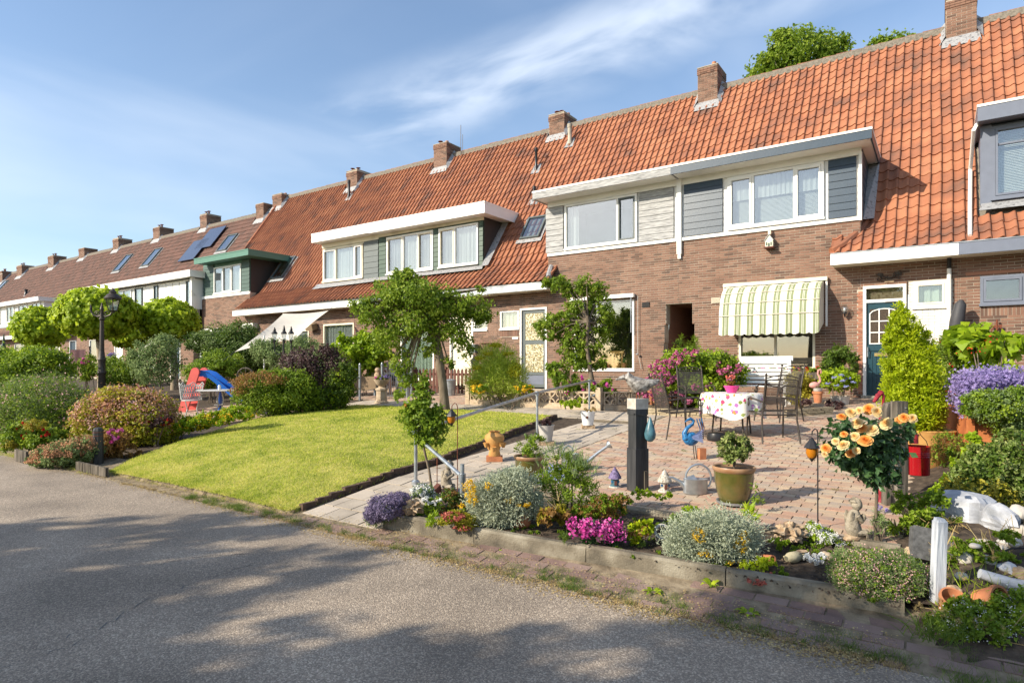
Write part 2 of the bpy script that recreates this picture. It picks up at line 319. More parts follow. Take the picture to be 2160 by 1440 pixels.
# ------------------------------------------------------------------ objects
ORG = {}
def origin(o): return ORG.get(o.name, Vector((0, 0, 0))) if o else Vector((0, 0, 0))
def thing(name, label, cat, loc=(0, 0, 0), group=None, rz=0):
    o = bpy.data.objects.new(name, None); COL.objects.link(o); o.location = loc; o.rotation_euler.z = rz
    o.empty_display_size = .2
    o['label'] = label; o['category'] = cat
    if group: o['group'] = group
    ORG[o.name] = Vector(loc)
    return o
def link_obj(name, me, parent=None, kind=None, label=None, cat=None, group=None, loc=None):
    o = bpy.data.objects.new(name, me); COL.objects.link(o)
    if parent: o.parent = parent
    if kind: o['kind'] = kind
    if label: o['label'] = label
    if cat: o['category'] = cat
    if group: o['group'] = group
    po = origin(parent)
    if loc is not None: o.location = Vector(loc) - po
    ORG[o.name] = po if loc is None else Vector(loc)
    return o
def arr_mesh(name, V, F, tint, m, smooth=False):
    """V (n,3), F (m,k) all faces with k corners"""
    me = bpy.data.meshes.new(name); k = F.shape[1]
    me.vertices.add(len(V)); me.vertices.foreach_set('co', np.ascontiguousarray(V, np.float32).ravel())
    me.loops.add(F.size); me.loops.foreach_set('vertex_index', F.astype(np.int32).ravel())
    me.polygons.add(len(F)); me.polygons.foreach_set('loop_start', np.arange(0, F.size, k, dtype=np.int32))
    me.polygons.foreach_set('use_smooth', np.full(len(F), bool(smooth)))
    if tint is not None:
        a = me.attributes.new('tint', 'FLOAT', 'FACE'); a.data.foreach_set('value', np.ascontiguousarray(tint, np.float32))
    me.materials.append(MATS[m]); me.update(calc_edges=True)
    return me
class MB:
    def __init__(s): s.v = []; s.f = []; s.t = []; s.x = None
    def add(s, vs, fs, t=0.0):
        n = len(s.v)
        if s.x is not None: vs = [s.x @ Vector(v) for v in vs]
        s.v.extend([tuple(v) for v in vs]); s.f.extend([tuple(i + n for i in f) for f in fs]); s.t.extend([t] * len(fs))
        return s
    def box(s, x0, x1, y0, y1, z0, z1, t=0.0):
        return s.add([(x0, y0, z0), (x1, y0, z0), (x1, y1, z0), (x0, y1, z0), (x0, y0, z1), (x1, y0, z1), (x1, y1, z1), (x0, y1, z1)],
                     [(0, 3, 2, 1), (4, 5, 6, 7), (0, 1, 5, 4), (1, 2, 6, 5), (2, 3, 7, 6), (3, 0, 4, 7)], t)
    def cbox(s, c, sz, rz=0, tilt=None, t=0.0):
        M = Matrix.Translation(c) @ Matrix.Rotation(rz, 4, 'Z')
        if tilt: M = M @ Matrix.Rotation(tilt[0], 4, 'X') @ Matrix.Rotation(tilt[1], 4, 'Y')
        a, b, d = sz[0] / 2, sz[1] / 2, sz[2] / 2
        vs = [M @ Vector(p) for p in [(-a, -b, -d), (a, -b, -d), (a, b, -d), (-a, b, -d), (-a, -b, d), (a, -b, d), (a, b, d), (-a, b, d)]]
        return s.add(vs, [(0, 3, 2, 1), (4, 5, 6, 7), (0, 1, 5, 4), (1, 2, 6, 5), (2, 3, 7, 6), (3, 0, 4, 7)], t)
    def prism(s, poly, off, t=0.0):
        """poly: list of 3d points, extruded by off"""
        n = len(poly); off = Vector(off); a = [Vector(p) for p in poly]
        vs = a + [p + off for p in a]
        fs = [tuple(range(n))[::-1], tuple(range(n, 2 * n))] + [(i, (i + 1) % n, n + (i + 1) % n, n + i) for i in range(n)]
        return s.add(vs, fs, t)
    def tube(s, pts, r, n=8, cap=True, t=0.0):
        pts = [Vector(p) for p in pts]; rs = r if isinstance(r, (list, tuple)) else [r] * len(pts)
        vs = []; fs = []; up = Vector((0, 0, 1)); prev = None
        for i, p in enumerate(pts):
            d = (pts[min(i + 1, len(pts) - 1)] - pts[max(i - 1, 0)]).normalized()
            if prev is None:
                a = d.cross(up if abs(d.z) < .9 else Vector((1, 0, 0))).normalized()
            else:
                a = (prev - d * prev.dot(d)).normalized()
            prev = a; b = d.cross(a)
            for k in range(n):
                q = 2 * math.pi * k / n
                vs.append(p + (a * math.cos(q) + b * math.sin(q)) * rs[i])
        for i in range(len(pts) - 1):
            for k in range(n):
                fs.append((i * n + k, i * n + (k + 1) % n, (i + 1) * n + (k + 1) % n, (i + 1) * n + k))
        if cap: fs += [tuple(range(n))[::-1], tuple(range((len(pts) - 1) * n, len(pts) * n))]
        return s.add(vs, fs, t)
    def lathe(s, prof, c=(0, 0, 0), n=20, t=0.0, sx=1, sy=1, close=True):
        c = Vector(c); vs = []; fs = []
        for r, z in prof:
            for k in range(n):
                q = 2 * math.pi * k / n
                vs.append(c + Vector((r * math.cos(q) * sx, r * math.sin(q) * sy, z)))
        for i in range(len(prof) - 1):
            for k in range(n):
                fs.append((i * n + k, i * n + (k + 1) % n, (i + 1) * n + (k + 1) % n, (i + 1) * n + k))
        if close: fs += [tuple(range(n))[::-1], tuple(range((len(prof) - 1) * n, len(prof) * n))]
        return s.add(vs, fs, t)
    def blob(s, c, r, amp=.15, fr=2.0, n=12, seed=0, t=0.0, flat=None):
        c = Vector(c); vs = []; fs = []; m = n // 2 + 1
        for i in range(m + 1):
            th = math.pi * i / m
            for k in range(n):
                ph = 2 * math.pi * k / n
                d = Vector((math.sin(th) * math.cos(ph), math.sin(th) * math.sin(ph), math.cos(th)))
                q = 1 + amp * 2 * mnoise.noise(d * fr + Vector((seed * 3.7, seed, 0))) + (amp * .8 * mnoise.noise(d * fr * 3.3 + Vector((seed, 9, 0))) if n > 24 else 0)
                p = Vector((d.x * r[0] * q, d.y * r[1] * q, d.z * r[2] * q))
                if flat is not None: p.z = max(p.z, flat)
                vs.append(c + p)
        for i in range(m):
            for k in range(n): fs.append((i * n + k, (i + 1) * n + k, (i + 1) * n + (k + 1) % n, i * n + (k + 1) % n))
        return s.add(vs, fs, t)
    def mesh(s, name, m, smooth=False):
        me = bpy.data.meshes.new(name); me.from_pydata(s.v, [], s.f)
        a = me.attributes.new('tint', 'FLOAT', 'FACE'); a.data.foreach_set('value', s.t)
        me.materials.append(MATS[m])
        if smooth:
            me.polygons.foreach_set('use_smooth', [True] * len(me.polygons))
            try: me.set_sharp_from_angle(angle=R_(smooth if smooth > 1 else 40))
            except Exception: pass
        me.update(); return me
    def build(s, name, m, parent=None, smooth=False, local=False, **k):
        if not local and parent:
            o = origin(parent); s.v = [(v[0] - o.x, v[1] - o.y, v[2] - o.z) for v in s.v]
        return link_obj(name, s.mesh(name, m, smooth), parent, **k)
def single(name, label, cat, mb, m, loc, smooth=False, group=None, rz=0, **k):
    """a thing that is one mesh, built in local coordinates"""
    o = link_obj(name, mb.mesh(name, m, smooth), None, label=label, cat=cat, group=group, loc=loc)
    o.rotation_euler.z = rz
    return o
# ------------------------------------------------------------------ foliage
TPL = {
    'leaf': (np.array([(0, 0, 0), (-.32, .5, .10), (0, .48, 0), (.32, .5, .10), (0, 1, -.08)]), np.array([(0, 3, 4, 2), (0, 2, 4, 1)])),
    'heart': (np.array([(0, 0, 0), (-.52, .35, .08), (0, .5, 0), (.52, .35, .08), (0, 1.05, -.22)]), np.array([(0, 3, 4, 2), (0, 2, 4, 1)])),
    'dia': (np.array([(0, 0, 0), (-.3, .5, 0), (0, 1, 0), (.3, .5, 0)]), np.array([(0, 3, 2, 1)])),
    'long': (np.array([(0, 0, 0), (-.13, .45, .03), (0, .5, 0), (.13, .45, .03), (0, 1, -.15)]), np.array([(0, 3, 4, 2), (0, 2, 4, 1)])),
    'needle': (np.array([(-.05, 0, 0), (.05, 0, 0), (.03, 1, 0), (-.03, 1, 0)]), np.array([(0, 1, 2, 3)])),
    'fine': (np.array([(-.025, 0, 0), (.025, 0, 0), (.012, 1, 0), (-.012, 1, 0)]), np.array([(0, 1, 2, 3)])),
    'tuft': (np.array([(-.10, 0, 0), (.10, 0, 0), (.14, .6, .05), (-.14, .6, .05), (0, 0, -.10), (0, 0, .10), (0, 1, .08), (0, 1, -.08)]), np.array([(0, 1, 2, 3), (4, 5, 6, 7)])),
    'petal': (np.array([(-.5, 0, 0), (0, -.5, .08), (.5, 0, 0), (0, .5, .08)]), np.array([(0, 1, 2, 3)])),
    'cross': (np.array([(-.5, -.15, .1), (.5, -.15, .1), (.5, .15, .1), (-.5, .15, .1), (-.15, -.5, .1), (.15, -.5, .1), (.15, .5, .1), (-.15, .5, .1)]), np.array([(0, 1, 2, 3), (4, 5, 6, 7)])),
}
def nrm(a): return a / np.maximum(np.linalg.norm(a, axis=1, keepdims=True), 1e-6)
def scatter(style, pos, nor, lon, size, tint):
    """instances of a leaf template as arrays: verts, faces, tint"""
    tv, tf = TPL[style]; n = len(pos)
    nor = nrm(nor); lon = lon - nor * np.sum(lon * nor, 1, keepdims=True); lon = nrm(lon); xx = np.cross(lon, nor)
    size = np.broadcast_to(size, (n,))[:, None, None]
    V = (xx[:, None, :] * tv[None, :, 0:1] + lon[:, None, :] * tv[None, :, 1:2] + nor[:, None, :] * tv[None, :, 2:3]) * size + pos[:, None, :]
    k = len(tv); F = tf[None] + (np.arange(n) * k)[:, None, None]
    return V.reshape(-1, 3), F.reshape(-1, tf.shape[1]), np.repeat(tint, len(tf))
def cat_arr(parts):
    V = []; F = []; T = []; n = 0
    for v, f, t in parts: V.append(v); F.append(f + n); T.append(t); n += len(v)
    return np.concatenate(V), np.concatenate(F), np.concatenate(T)
def cloud(lobes, size, cov=1.5, style='leaf', wild=.9, droop=.3, zmin=None, outw=.0, inner=.25, top=False, clump=40, nmax=40000, cr=.2, facing=False):
    out = []
    for (c, r) in lobes:
        c = np.array(c); r = np.array(r)
        area = 4 * math.pi * ((((r[0] * r[1]) ** 1.6 + (r[0] * r[2]) ** 1.6 + (r[1] * r[2]) ** 1.6) / 3) ** (1 / 1.6))
        n = int(min(nmax, max(12, cov * area / (size * size * .3))))
        nc = max(5, n // clump)
        cd = nrm(rng.normal(size=(nc, 3)))
        if top: cd[:, 2] = np.abs(cd[:, 2]); cd = nrm(cd)
        if facing: cd[:, 1] = -np.abs(cd[:, 1]) ; cd = nrm(cd)
        rad = rng.uniform(.72, 1.0, nc); ni = int(nc * inner); rad[:ni] = rng.uniform(.2, .7, ni)
        cc = cd * rad[:, None]; ct = rng.uniform(0, 1, nc)
        k = rng.integers(0, nc, n)
        p = cc[k] * r + rng.normal(size=(n, 3)) * (cr * min(r) * .7)
        d = nrm(p / r)
        nor = d + wild * rng.normal(size=(n, 3)) + np.array([0, 0, .25])
        lon = rng.normal(size=(n, 3)) * (1 - outw) + d * (outw * 2 + .4) + np.array([0, 0, -droop])
        tint = np.clip(.5 * ct[k] + .5 * rng.uniform(0, 1, n), 0, .999)
        pos = p + c
        if zmin is not None:
            ok = pos[:, 2] > zmin; pos, nor, lon, tint = pos[ok], nor[ok], lon[ok], tint[ok]
        out.append(scatter(style, pos, nor, lon, size * rng.uniform(.7, 1.25, len(pos)), tint))
    return cat_arr(out)
def arr_obj(name, arrs, m, parent=None, **k):
    V, F, T = arrs; o = origin(parent)
    return link_obj(name, arr_mesh(name, V - np.array(o), F, T, m), parent, **k)
def lobe(u, v, ru, rv, d, rd=None):
    c = PD(u, v, d); k = d / FPX
    return ((c.x, c.y, c.z), (ru * k, (rd or ru) * k, rv * k))
def plant(name, label, cat, lobes, size, m, d, cov=1.5, style='leaf', base=None, group=None, stems=5, stem_r=.012, extras=(), floor=True, stem_m='bark', **k):
    """lobes in photo pixels (u,v,ru,rv) at distance d; extras = (part name, material, style, size, cov, lobes or None, options)"""
    L = [lobe(*(l if len(l) > 4 else (*l, d))) for l in lobes]
    cx = sum(l[0][0] for l in L) / len(L); cy = sum(l[0][1] for l in L) / len(L)
    if base is None: base = (cx, cy, gh(cx, cy))
    t = thing(name, label, cat, base, group)
    zm = base[2] + .01 if floor else None
    arr_obj('foliage', cloud(L, size, cov, style, zmin=zm, **k), m, t)
    if stems:
        mb = MB(); rnd = random.Random(len(label))
        for i in range(stems):
            l = L[i % len(L)]
            tip = Vector(l[0]) + Vector([rnd.uniform(-.5, .5) * l[1][0], rnd.uniform(-.5, .5) * l[1][1], l[1][2] * rnd.uniform(0, .5)])
            b0 = Vector(base) + Vector([rnd.uniform(-.3, .3) * l[1][0], rnd.uniform(-.3, .3) * l[1][1], -.03])
            mid = b0.lerp(tip, .5) + Vector((0, 0, .1 * (tip.z - b0.z)))
            mb.tube([b0, mid, tip], [stem_r, stem_r * .8, stem_r * .4], 5)
        mb.build('stem', stem_m, t)
    for e in extras:
        nm, em, es, esz, ecov, el, eo = e
        dn = d - .8 * max(l[1][0] for l in L) * (1 if len(L) < 3 else .8)
        LL = L if el is None else [lobe(*(l if len(l) > 4 else (*l, dn))) for l in el]
        arr_obj(nm, cloud(LL, esz, ecov, es, **dict(dict(zmin=zm, inner=0, clump=eo.pop('clump', 8) if 'clump' in eo else 8), **eo)), em, t)
    return t
# ================================================================== GROUND
def strip(name, x0, x1, ys, dz, m, kind='structure', seg=1.0):
    mb = MB(); nx = max(1, int((x1 - x0) / seg)); vs = []; fs = []
    for y in ys:
        for i in range(nx + 1): vs.append((x0 + (x1 - x0) * i / nx, y, gh(0, y) + dz))
    for j in range(len(ys) - 1):
        for i in range(nx): fs.append((j * (nx + 1) + i, j * (nx + 1) + i + 1, (j + 1) * (nx + 1) + i + 1, (j + 1) * (nx + 1) + i))
    mb.add(vs, fs); return mb.build(name, m, kind=kind)
ys_all = [-300, -60, -4, 3.85, 4.4, 5.5, 8, 11, 14, 16.5, 30, 60, 300]
strip('ground', -420, 120, ys_all, -.06, 'earth_green', seg=30)
road = strip('road', -160, 25, [-3.2, 3.83], 0.0, 'asphalt', seg=5)
strip('verge_sand', -60, 6, [3.80, 3.85, 4.6], -.008, 'sand', seg=2)
strip('grass_verge', -160, 25, [-40, -3.2], -.015, 'earth_green', seg=20)
strip('garden_soil', -60, 6, [4.35, 5.5, 8, 11, 14, 16.4], -.03, 'soil', seg=2)
# cracks in the asphalt
def crack(pts, w, seed):
    rnd = random.Random(seed); P_ = []
    for (a, b) in zip(pts[:-1], pts[1:]):
        n = int((Vector(b) - Vector(a)).length / .06)
        for i in range(n):
            p = Vector(a).lerp(Vector(b), i / n); P_.append(p + Vector((rnd.uniform(-.025, .025), rnd.uniform(-.02, .02), 0)))
    mb = MB(); vs = []; fs = []
    for i, p in enumerate(P_):
        ww = w * rnd.uniform(.3, 1); vs += [(p.x, p.y - ww, .003), (p.x, p.y + ww, .003)]
        if i: fs.append((2 * i - 2, 2 * i, 2 * i + 1, 2 * i - 1))
    mb.add(vs, fs); mb.build('crack', 'plastic_black', road)
def gxy(u, v): p = G(u, v, -0.0); r = ray(u, v); d = CH / -r.z; return (r.x * d, r.y * d, 0)
crack([gxy(0, 1410), gxy(150, 1362), gxy(320, 1260), gxy(560, 1180)], .006, 1)
crack([gxy(130, 1345), gxy(330, 1282), gxy(520, 1235), gxy(760, 1165)], .005, 2)
crack([gxy(300, 1200), gxy(400, 1175), gxy(540, 1165)], .007, 3)
crack([gxy(640, 1200), gxy(760, 1165)], .006, 4)
# lawn
def lx(Y):
    L = np.interp(Y, [4.0, 4.5, 5.6, 7.9, 10.8], [-9.9, -10.4, -11.0, -12.4, -12.4]); Rr = np.interp(Y, [4.0, 6.5, 10.8], [-5.68, -5.78, -6.45]); return L, Rr
def lawn_z(t, Y):
    b = np.clip((Y - 4.05) / 1.2, 0, 1); e = np.clip(np.minimum(t, 1 - t) * 6, 0, 1)
    base = np.interp(Y, [3.85, 5.5, 16], [0, .2, .8825])
    return base + .03 + .13 * (b * .75 + .25) * (.4 + .6 * np.sin(np.pi * np.clip(t, 0, 1)) ** .6) * (.5 + .5 * e) * np.clip((11.2 - Y) / 2.5, .15, 1)
mb = MB(); NX, NY = 26, 30; vs = []; fs = []
for j in range(NY + 1):
    Y = 4.08 + .05 * math.sin(j) * 0 + (10.75 - 4.08) * j / NY; a, b = lx(Y)
    for i in range(NX + 1):
        t = i / NX; vs.append((a + (b - a) * t, Y + (.06 * mnoise.noise(Vector((i * .7, 0, 3))) if j == 0 else 0), float(lawn_z(t, Y))))
for j in range(NY):
    for i in range(NX): fs.append((j * (NX + 1) + i, j * (NX + 1) + i + 1, (j + 1) * (NX + 1) + i + 1, (j + 1) * (NX + 1) + i))
v2 = []; f2 = []
for i in range(NX * 4 + 1):
    q0, q1 = Vector(vs[i // 4]), Vector(vs[min(i // 4 + 1, NX)]); q = q0.lerp(q1, (i % 4) / 4); jt = .03 * mnoise.noise(Vector((i * .9, 0, 7)))
    v2 += [(q.x, q.y - .05 + jt, 0.0), (q.x, q.y - .012 + jt, q.z * .6), (q.x, q.y + .01, q.z + .004)]
    if i: f2 += [(3 * i - 3, 3 * i, 3 * i + 1, 3 * i - 2), (3 * i - 2, 3 * i + 1, 3 * i + 2, 3 * i - 1)]
for side in (0, NX):
    n1 = len(vs)
    for j in range(NY + 1): p = vs[j * (NX + 1) + side]; vs.append((p[0], p[1], gh(0, p[1]) - .05))
    for j in range(NY):
        q = (n1 + j, n1 + j + 1, (j + 1) * (NX + 1) + side, j * (NX + 1) + side); fs.append(q if side == 0 else q[::-1])
mb.add(vs, fs); lawn_o = mb.build('lawn', 'lawn_base', kind='structure', smooth=False); MB().add(v2, f2).build('turf_edge', 'sand', lawn_o)
def grass(name, x, y, z, ln, wd, m, lean=.7, label=None):
    n = len(x); pos = np.stack([x, y, z], 1); lon = np.stack([rng.normal(0, lean, n), rng.normal(0, lean, n), np.ones(n)], 1)
    nor = np.stack([rng.normal(0, 1, n), rng.normal(-.3, 1, n), rng.normal(.2, .4, n)], 1)
    V, F, T = scatter('needle', pos, nor, lon, 1.0, np.zeros(n))
    # scale length and width separately
    V = V.reshape(n, 4, 3); base = pos[:, None, :]; D = V - base
    lonn = nrm(lon)[:, None, :]
    V = base + D * ln[:, None, None] * .0 + 0
    nn = nrm(nor); ll = nrm(lon - nn * np.sum(lon * nn, 1, keepdims=True)); xx = np.cross(ll, nn)
    w = (wd * np.ones(n))[:, None]; l = ln[:, None]
    V = np.stack([pos - xx * w, pos + xx * w, pos + ll * l + xx * w * .25, pos + ll * l - xx * w * .25], 1).reshape(-1, 3)
    return V, F, T
n = 170000; Y = 4.02 + 6.75 * rng.uniform(0, 1, n) ** 1.5; t = rng.uniform(-.003, 1.003, n); a, b = lx(Y); X = a + (b - a) * t; Z = lawn_z(t, Y)
V, F, T = grass('g', X, Y + rng.normal(0, .02, n), Z - .005, rng.uniform(.015, .038, n) * (1 + .6 * (rng.uniform(0, 1, n) > .97)), .0024 + .0006 * (Y - 4), 'grassm', 1.3)
tn = np.array([1.1 * mnoise.noise(Vector((x * 1.3, y * 1.3, 0))) + .9 * mnoise.noise(Vector((x * 6, y * 6, 2))) + .9 * mnoise.noise(Vector((x * 17, y * 17, 5))) for x, y in zip(X[::2], Y[::2])]).repeat(2)[:n]
T = np.clip(.47 + .6 * tn + rng.uniform(-.3, .3, n), 0, .999)
link_obj('lawn_grass', arr_mesh('lawn_grass', V, F, T, 'grassm'), None, kind='stuff', label='short sunlit green lawn grass with dry yellow patches', cat='grass')
# generic laid pieces -------------------------------------------------
def box_tpl(bevel=.0):
    v = np.array([(-.5, -.5, -1), (.5, -.5, -1), (.5, .5, -1), (-.5, .5, -1), (-.5 + .01, -.5 + .02, 0), (.5 - .01, -.5 + .02, 0), (.5 - .01, .5 - .02, 0), (-.5 + .01, .5 - .02, 0)])
    f = np.array([(4, 5, 6, 7), (0, 1, 5, 4), (1, 2, 6, 5), (2, 3, 7, 6), (3, 0, 4, 7)])
    return v, f
def lay_pavers(parent, part, x0, x1, y0, y1, lx_, ly_, m, nind=300, gap=.006, bond=.5, jitter=.003, keep=None, dz=0.0):
    """pavers on the sloping ground: nearest ones as parts, the rest joined"""
    tv, tf = box_tpl(); sl = math.atan(.065) if y0 > 4.2 else 0
    items = []; r = 0; y = y0
    while y + ly_ <= y1 + .001:
        x = x0 - (bond * lx_ if r % 2 else 0)
        while x < x1:
            a, b = max(x, x0), min(x + lx_, x1)
            if b - a > .04:
                cx, cy = (a + b) / 2, y + ly_ / 2
                if keep is None or keep(cx, cy): items.append((cx, cy, b - a - gap, ly_ - gap))
            x += lx_
        y += ly_; r += 1
    items.sort(key=lambda i: i[0] ** 2 + i[1] ** 2 + (0 if -.75 < math.atan2(i[0], i[1]) + .608 < .72 else 1e4))
    full = [i for i in items if abs(i[2] - (lx_ - gap)) < 1e-4]
    ind = full[:nind]; s_ind = set(ind); rest = [i for i in items if i not in s_ind]
    th = .05
    V1 = tv * np.array([lx_ - gap, ly_ - gap, th])
    me = arr_mesh(part, V1, tf, np.zeros(5), m); po = origin(parent)
    rnd = random.Random(3)
    for (cx, cy, a, b) in ind:
        o = bpy.data.objects.new(part, me); COL.objects.link(o); o.parent = parent
        o.location = Vector((cx, cy, gh(cx, cy) + dz + rnd.uniform(-jitter, jitter))) - po
        sl = math.atan((gh(cx, cy + .1) - gh(cx, cy - .1)) / .2) if y0 > 4.05 else math.atan(.12)
        o.rotation_euler = (sl + rnd.uniform(-.012, .012), rnd.uniform(-.012, .012), rnd.uniform(-.012, .012))
    if rest:
        Rr = np.array(rest); n = len(Rr); z = np.array([gh(0, yy) for yy in Rr[:, 1]]) + dz + rng.uniform(-jitter, jitter, n)
        V = tv[None] * np.stack([Rr[:, 2], Rr[:, 3], np.full(n, th)], 1)[:, None, :]
        V[:, :, 2] += V[:, :, 1] * (.065 if y0 > 4.2 else .10) + V[:, :, 0] * rng.uniform(-.012, .012, n)[:, None]
        V += np.stack([Rr[:, 0], Rr[:, 1], z], 1)[:, None, :]
        F = (tf[None] + (np.arange(n) * 8)[:, None, None]).reshape(-1, 4)
        link_obj(part + '_field', arr_mesh(part + '_field', V.reshape(-1, 3) - np.array(po), F, np.repeat(rng.uniform(0, 1, n), 5), m), parent, kind='stuff')
def base_sheet(name, x0, x1, ys, dz, m):
    return strip(name, x0, x1, ys, dz, m, seg=2)
def patio_keep(x, y):
    if y < 5.62: return False
    if x < -4.35 + .12 * max(0, 6.8 - y): return False
    if y < 6.6 and x < -3.3 - (y - 5.62) * 1.0: return False
    return x < .25 - max(0, 6.6 - y) * .5
patio = base_sheet('patio', -4.45, .3, [5.62, 8, 11, 14, 15.88], -.007, 'sand')
lay_pavers(patio, 'paver', -4.4, .3, 5.62, 15.86, .213, .108, 'paver', 300, keep=patio_keep)
path = base_sheet('path', -5.6, -4.45, [4.05, 5.5, 8, 11, 12.0], -.006, 'sand')
lay_pavers(path, 'paving_slab', -5.58, -4.42, 4.1, 10.75, .29, .29, 'flag', 300, gap=.008, bond=.5, keep=lambda x, y: x > lx(min(y, 10.8))[1] + .02)
crossp = base_sheet('cross_path', -13.2, -4.45, [10.8, 12.0], -.008, 'sand')
lay_pavers(crossp, 'paving_slab', -13.2, -4.45, 10.82, 12.0, .29, .29, 'flag', 120, gap=.008)
yard = base_sheet('back_yard_paving', -19, -9.8, [12.03, 14, 15.85], -.007, 'sand')
lay_pavers(yard, 'paver', -19, -9.8, 12.05, 15.8, .213, .108, 'paver', 60)
terr = base_sheet('white_table_terrace', -16.5, -12.9, [6.6, 8, 10.4], -.007, 'sand')
lay_pavers(terr, 'paver', -16.5, -12.9, 6.6, 10.4, .213, .108, 'paver', 60)
verge = base_sheet('brick_verge', -6.4, .6, [3.85, 4.5], -.009, 'sand')
lay_pavers(verge, 'verge_brick', -6.4, .6, 3.845, 4.5, .215, .105, 'paver_verge', 200, gap=.008, jitter=.006, dz=-.006, keep=lambda x, y: y < 4.13 + (x + 4.4) * .072 and mnoise.noise(Vector((x * 1.2, y * 3, 5))) > -.38)
# lawn edging: bricks on end along the path
edge = thing('lawn_edging', 'dark brick edging standing along the right side of the lawn', 'edging', (-5.7, 4.3, 0))
bm_ = MB().box(-.03, .03, -.095, .095, -.08, .045).mesh('edging_brick', 'edging')
y = 4.25
while y < 10.7:
    o = bpy.data.objects.new('edging_brick', bm_); COL.objects.link(o); o.parent = edge
    o.location = Vector((lx(y)[1] + .03 + random.uniform(-.014, .014), y, gh(0, y) + .02 + random.uniform(-.01, .01))) - ORG[edge.name]
    o.rotation_euler = (random.uniform(-.04, .04), random.uniform(-.08, .04), random.uniform(-.05, .05) + (.07 if y > 6.5 else 0)); y += .2
# ------------------------------------------------------------------ kerbs
def kerb(name, label, pts, h0, top, th, L=1.0):
    a, b = Vector(pts[0]), Vector(pts[1]); t = thing(name, label, 'kerb', (a.x, a.y, 0)); n = max(1, round((b - a).length / L)); dr = (b - a).normalized()
    ang = math.atan2(dr.y, dr.x); seg = (b - a).length / n
    mb = MB(); l = seg / 2 - .004
    prof = [(-th / 2, h0), (th / 2, h0), (th / 2, top), (-th / 2 + .015, top), (-th / 2, top - .018)]
    K = 6; vs = []; fs = []
    for k in range(K + 1):
        x = -l + 2 * l * k / K
        for j, (yy, zz) in enumerate(prof): vs.append((x, yy + .004 * mnoise.noise(Vector((x * 7, j, 1))), zz + (.006 * mnoise.noise(Vector((x * 9, j * 2, 4))) if zz > h0 else 0)))
    q = len(prof)
    for k in range(K):
        for j in range(q): fs.append((k * q + j, k * q + (j + 1) % q, (k + 1) * q + (j + 1) % q, (k + 1) * q + j))
    fs += [tuple(range(q))[::-1], tuple(range(K * q, K * q + q))]
    mb.add(vs, [f[::-1] for f in fs]); me = mb.mesh('kerb_slab', 'kerb')
    for i in range(n):
        o = bpy.data.objects.new('kerb_slab', me); COL.objects.link(o); o.parent = t
        p = a + dr * seg * (i + .5); o.location = (p.x - a.x, p.y - a.y, random.uniform(-.006, .006)); o.rotation_euler = (random.uniform(-.015, .015), random.uniform(-.006, .006), ang + random.uniform(-.008, .008))
    return t
kerb('front_kerb', 'weathered concrete kerb along the front of the flower bed by the road', [(-4.42, 4.20), (-.18, 4.50)], -.05, .175, .07)
kerb('patio_kerb', 'concrete kerb along the front edge of the patio behind the flower bed', [(-3.25, 5.60), (-.25, 5.58)], .0, .222, .07)
kerb('bed_side_kerb', 'short concrete kerb closing the left end of the patio bed', [(-4.25, 5.35), (-3.3, 5.58)], .0, .205, .06)
kerb('bed_divider', 'grey concrete strip crossing the flower bed left of the silver bush', [(-3.95, 4.32), (-3.55, 5.1)], .0, .165, .07)
# soil of the flower bed, slightly heaped
mb = MB(); vs = []; fs = []; NX, NY = 90, 22
for j in range(NY + 1):
    for i in range(NX + 1):
        x = -4.45 + 4.7 * i / NX; y0 = 4.24 + .07 * (x + 4.42); y = y0 + (5.60 - y0) * j / NY
        z = .135 + .03 * j / NY + .03 * mnoise.noise(Vector((x * 3, y * 3, 0))) + .014 * mnoise.noise(Vector((x * 14, y * 14, 2)))
        vs.append((x, y, z))
for j in range(NY):
    for i in range(NX): fs.append((j * (NX + 1) + i, j * (NX + 1) + i + 1, (j + 1) * (NX + 1) + i + 1, (j + 1) * (NX + 1) + i))
mb.add(vs, fs); mb.build('flower_bed', 'soil', kind='structure')
def bed_z(x, y): return .14 + .03 * (y - 4.3) / 1.3
# ================================================================== BUILDING TOOLS
RP1 = [(15.38, 4.08), (16.30, 4.86), (20.35, 10.64)]
RP2 = [(14.90, 3.55), (15.80, 4.25), (19.90, 9.95)]
def roofY(z, RP): return float(np.interp(z, [p[1] for p in RP], [p[0] for p in RP]))
def roofZ(y, RP): return float(np.interp(y, [p[0] for p in RP], [p[1] for p in RP]))
def on_roof(u, v, RP):
    r = ray(u, v); lo, hi = RP[0][0], RP[2][0]
    for i in range(50):
        m = (lo + hi) / 2; z = CH + r.z * m / r.y
        if z > roofZ(m, RP): lo = m
        else: hi = m
    return Vector((r.x / r.y * lo, lo, roofZ(lo, RP)))
def cells(mb, x0, x1, z0, z1, ya, yb, ops):
    xs = sorted({x0, x1, *[min(max(o[i], x0), x1) for o in ops for i in (0, 1)]}); zs = sorted({z0, z1, *[min(max(o[i], z0), z1) for o in ops for i in (2, 3)]})
    for a, b in zip(xs[:-1], xs[1:]):
        run = None
        for c, d in zip(zs[:-1], zs[1:]):
            mx, mz = (a + b) / 2, (c + d) / 2
            solid = not any(o[0] < mx < o[1] and o[2] < mz < o[3] for o in ops)
            if solid: run = (run[0], d) if run else (c, d)
            if (not solid or d == zs[-1]) and run:
                mb.box(a, b, ya, yb, run[0], run[1]); run = None
BR_V = np.array([(-.5, -1, -.5), (.5, -1, -.5), (.5, -1, .5), (-.5, -1, .5), (-.5, 0, -.5), (.5, 0, -.5), (.5, 0, .5), (-.5, 0, .5)])
BR_F = np.array([(0, 1, 2, 3), (4, 5, 1, 0), (1, 5, 6, 2), (2, 6, 7, 3), (4, 0, 3, 7)])
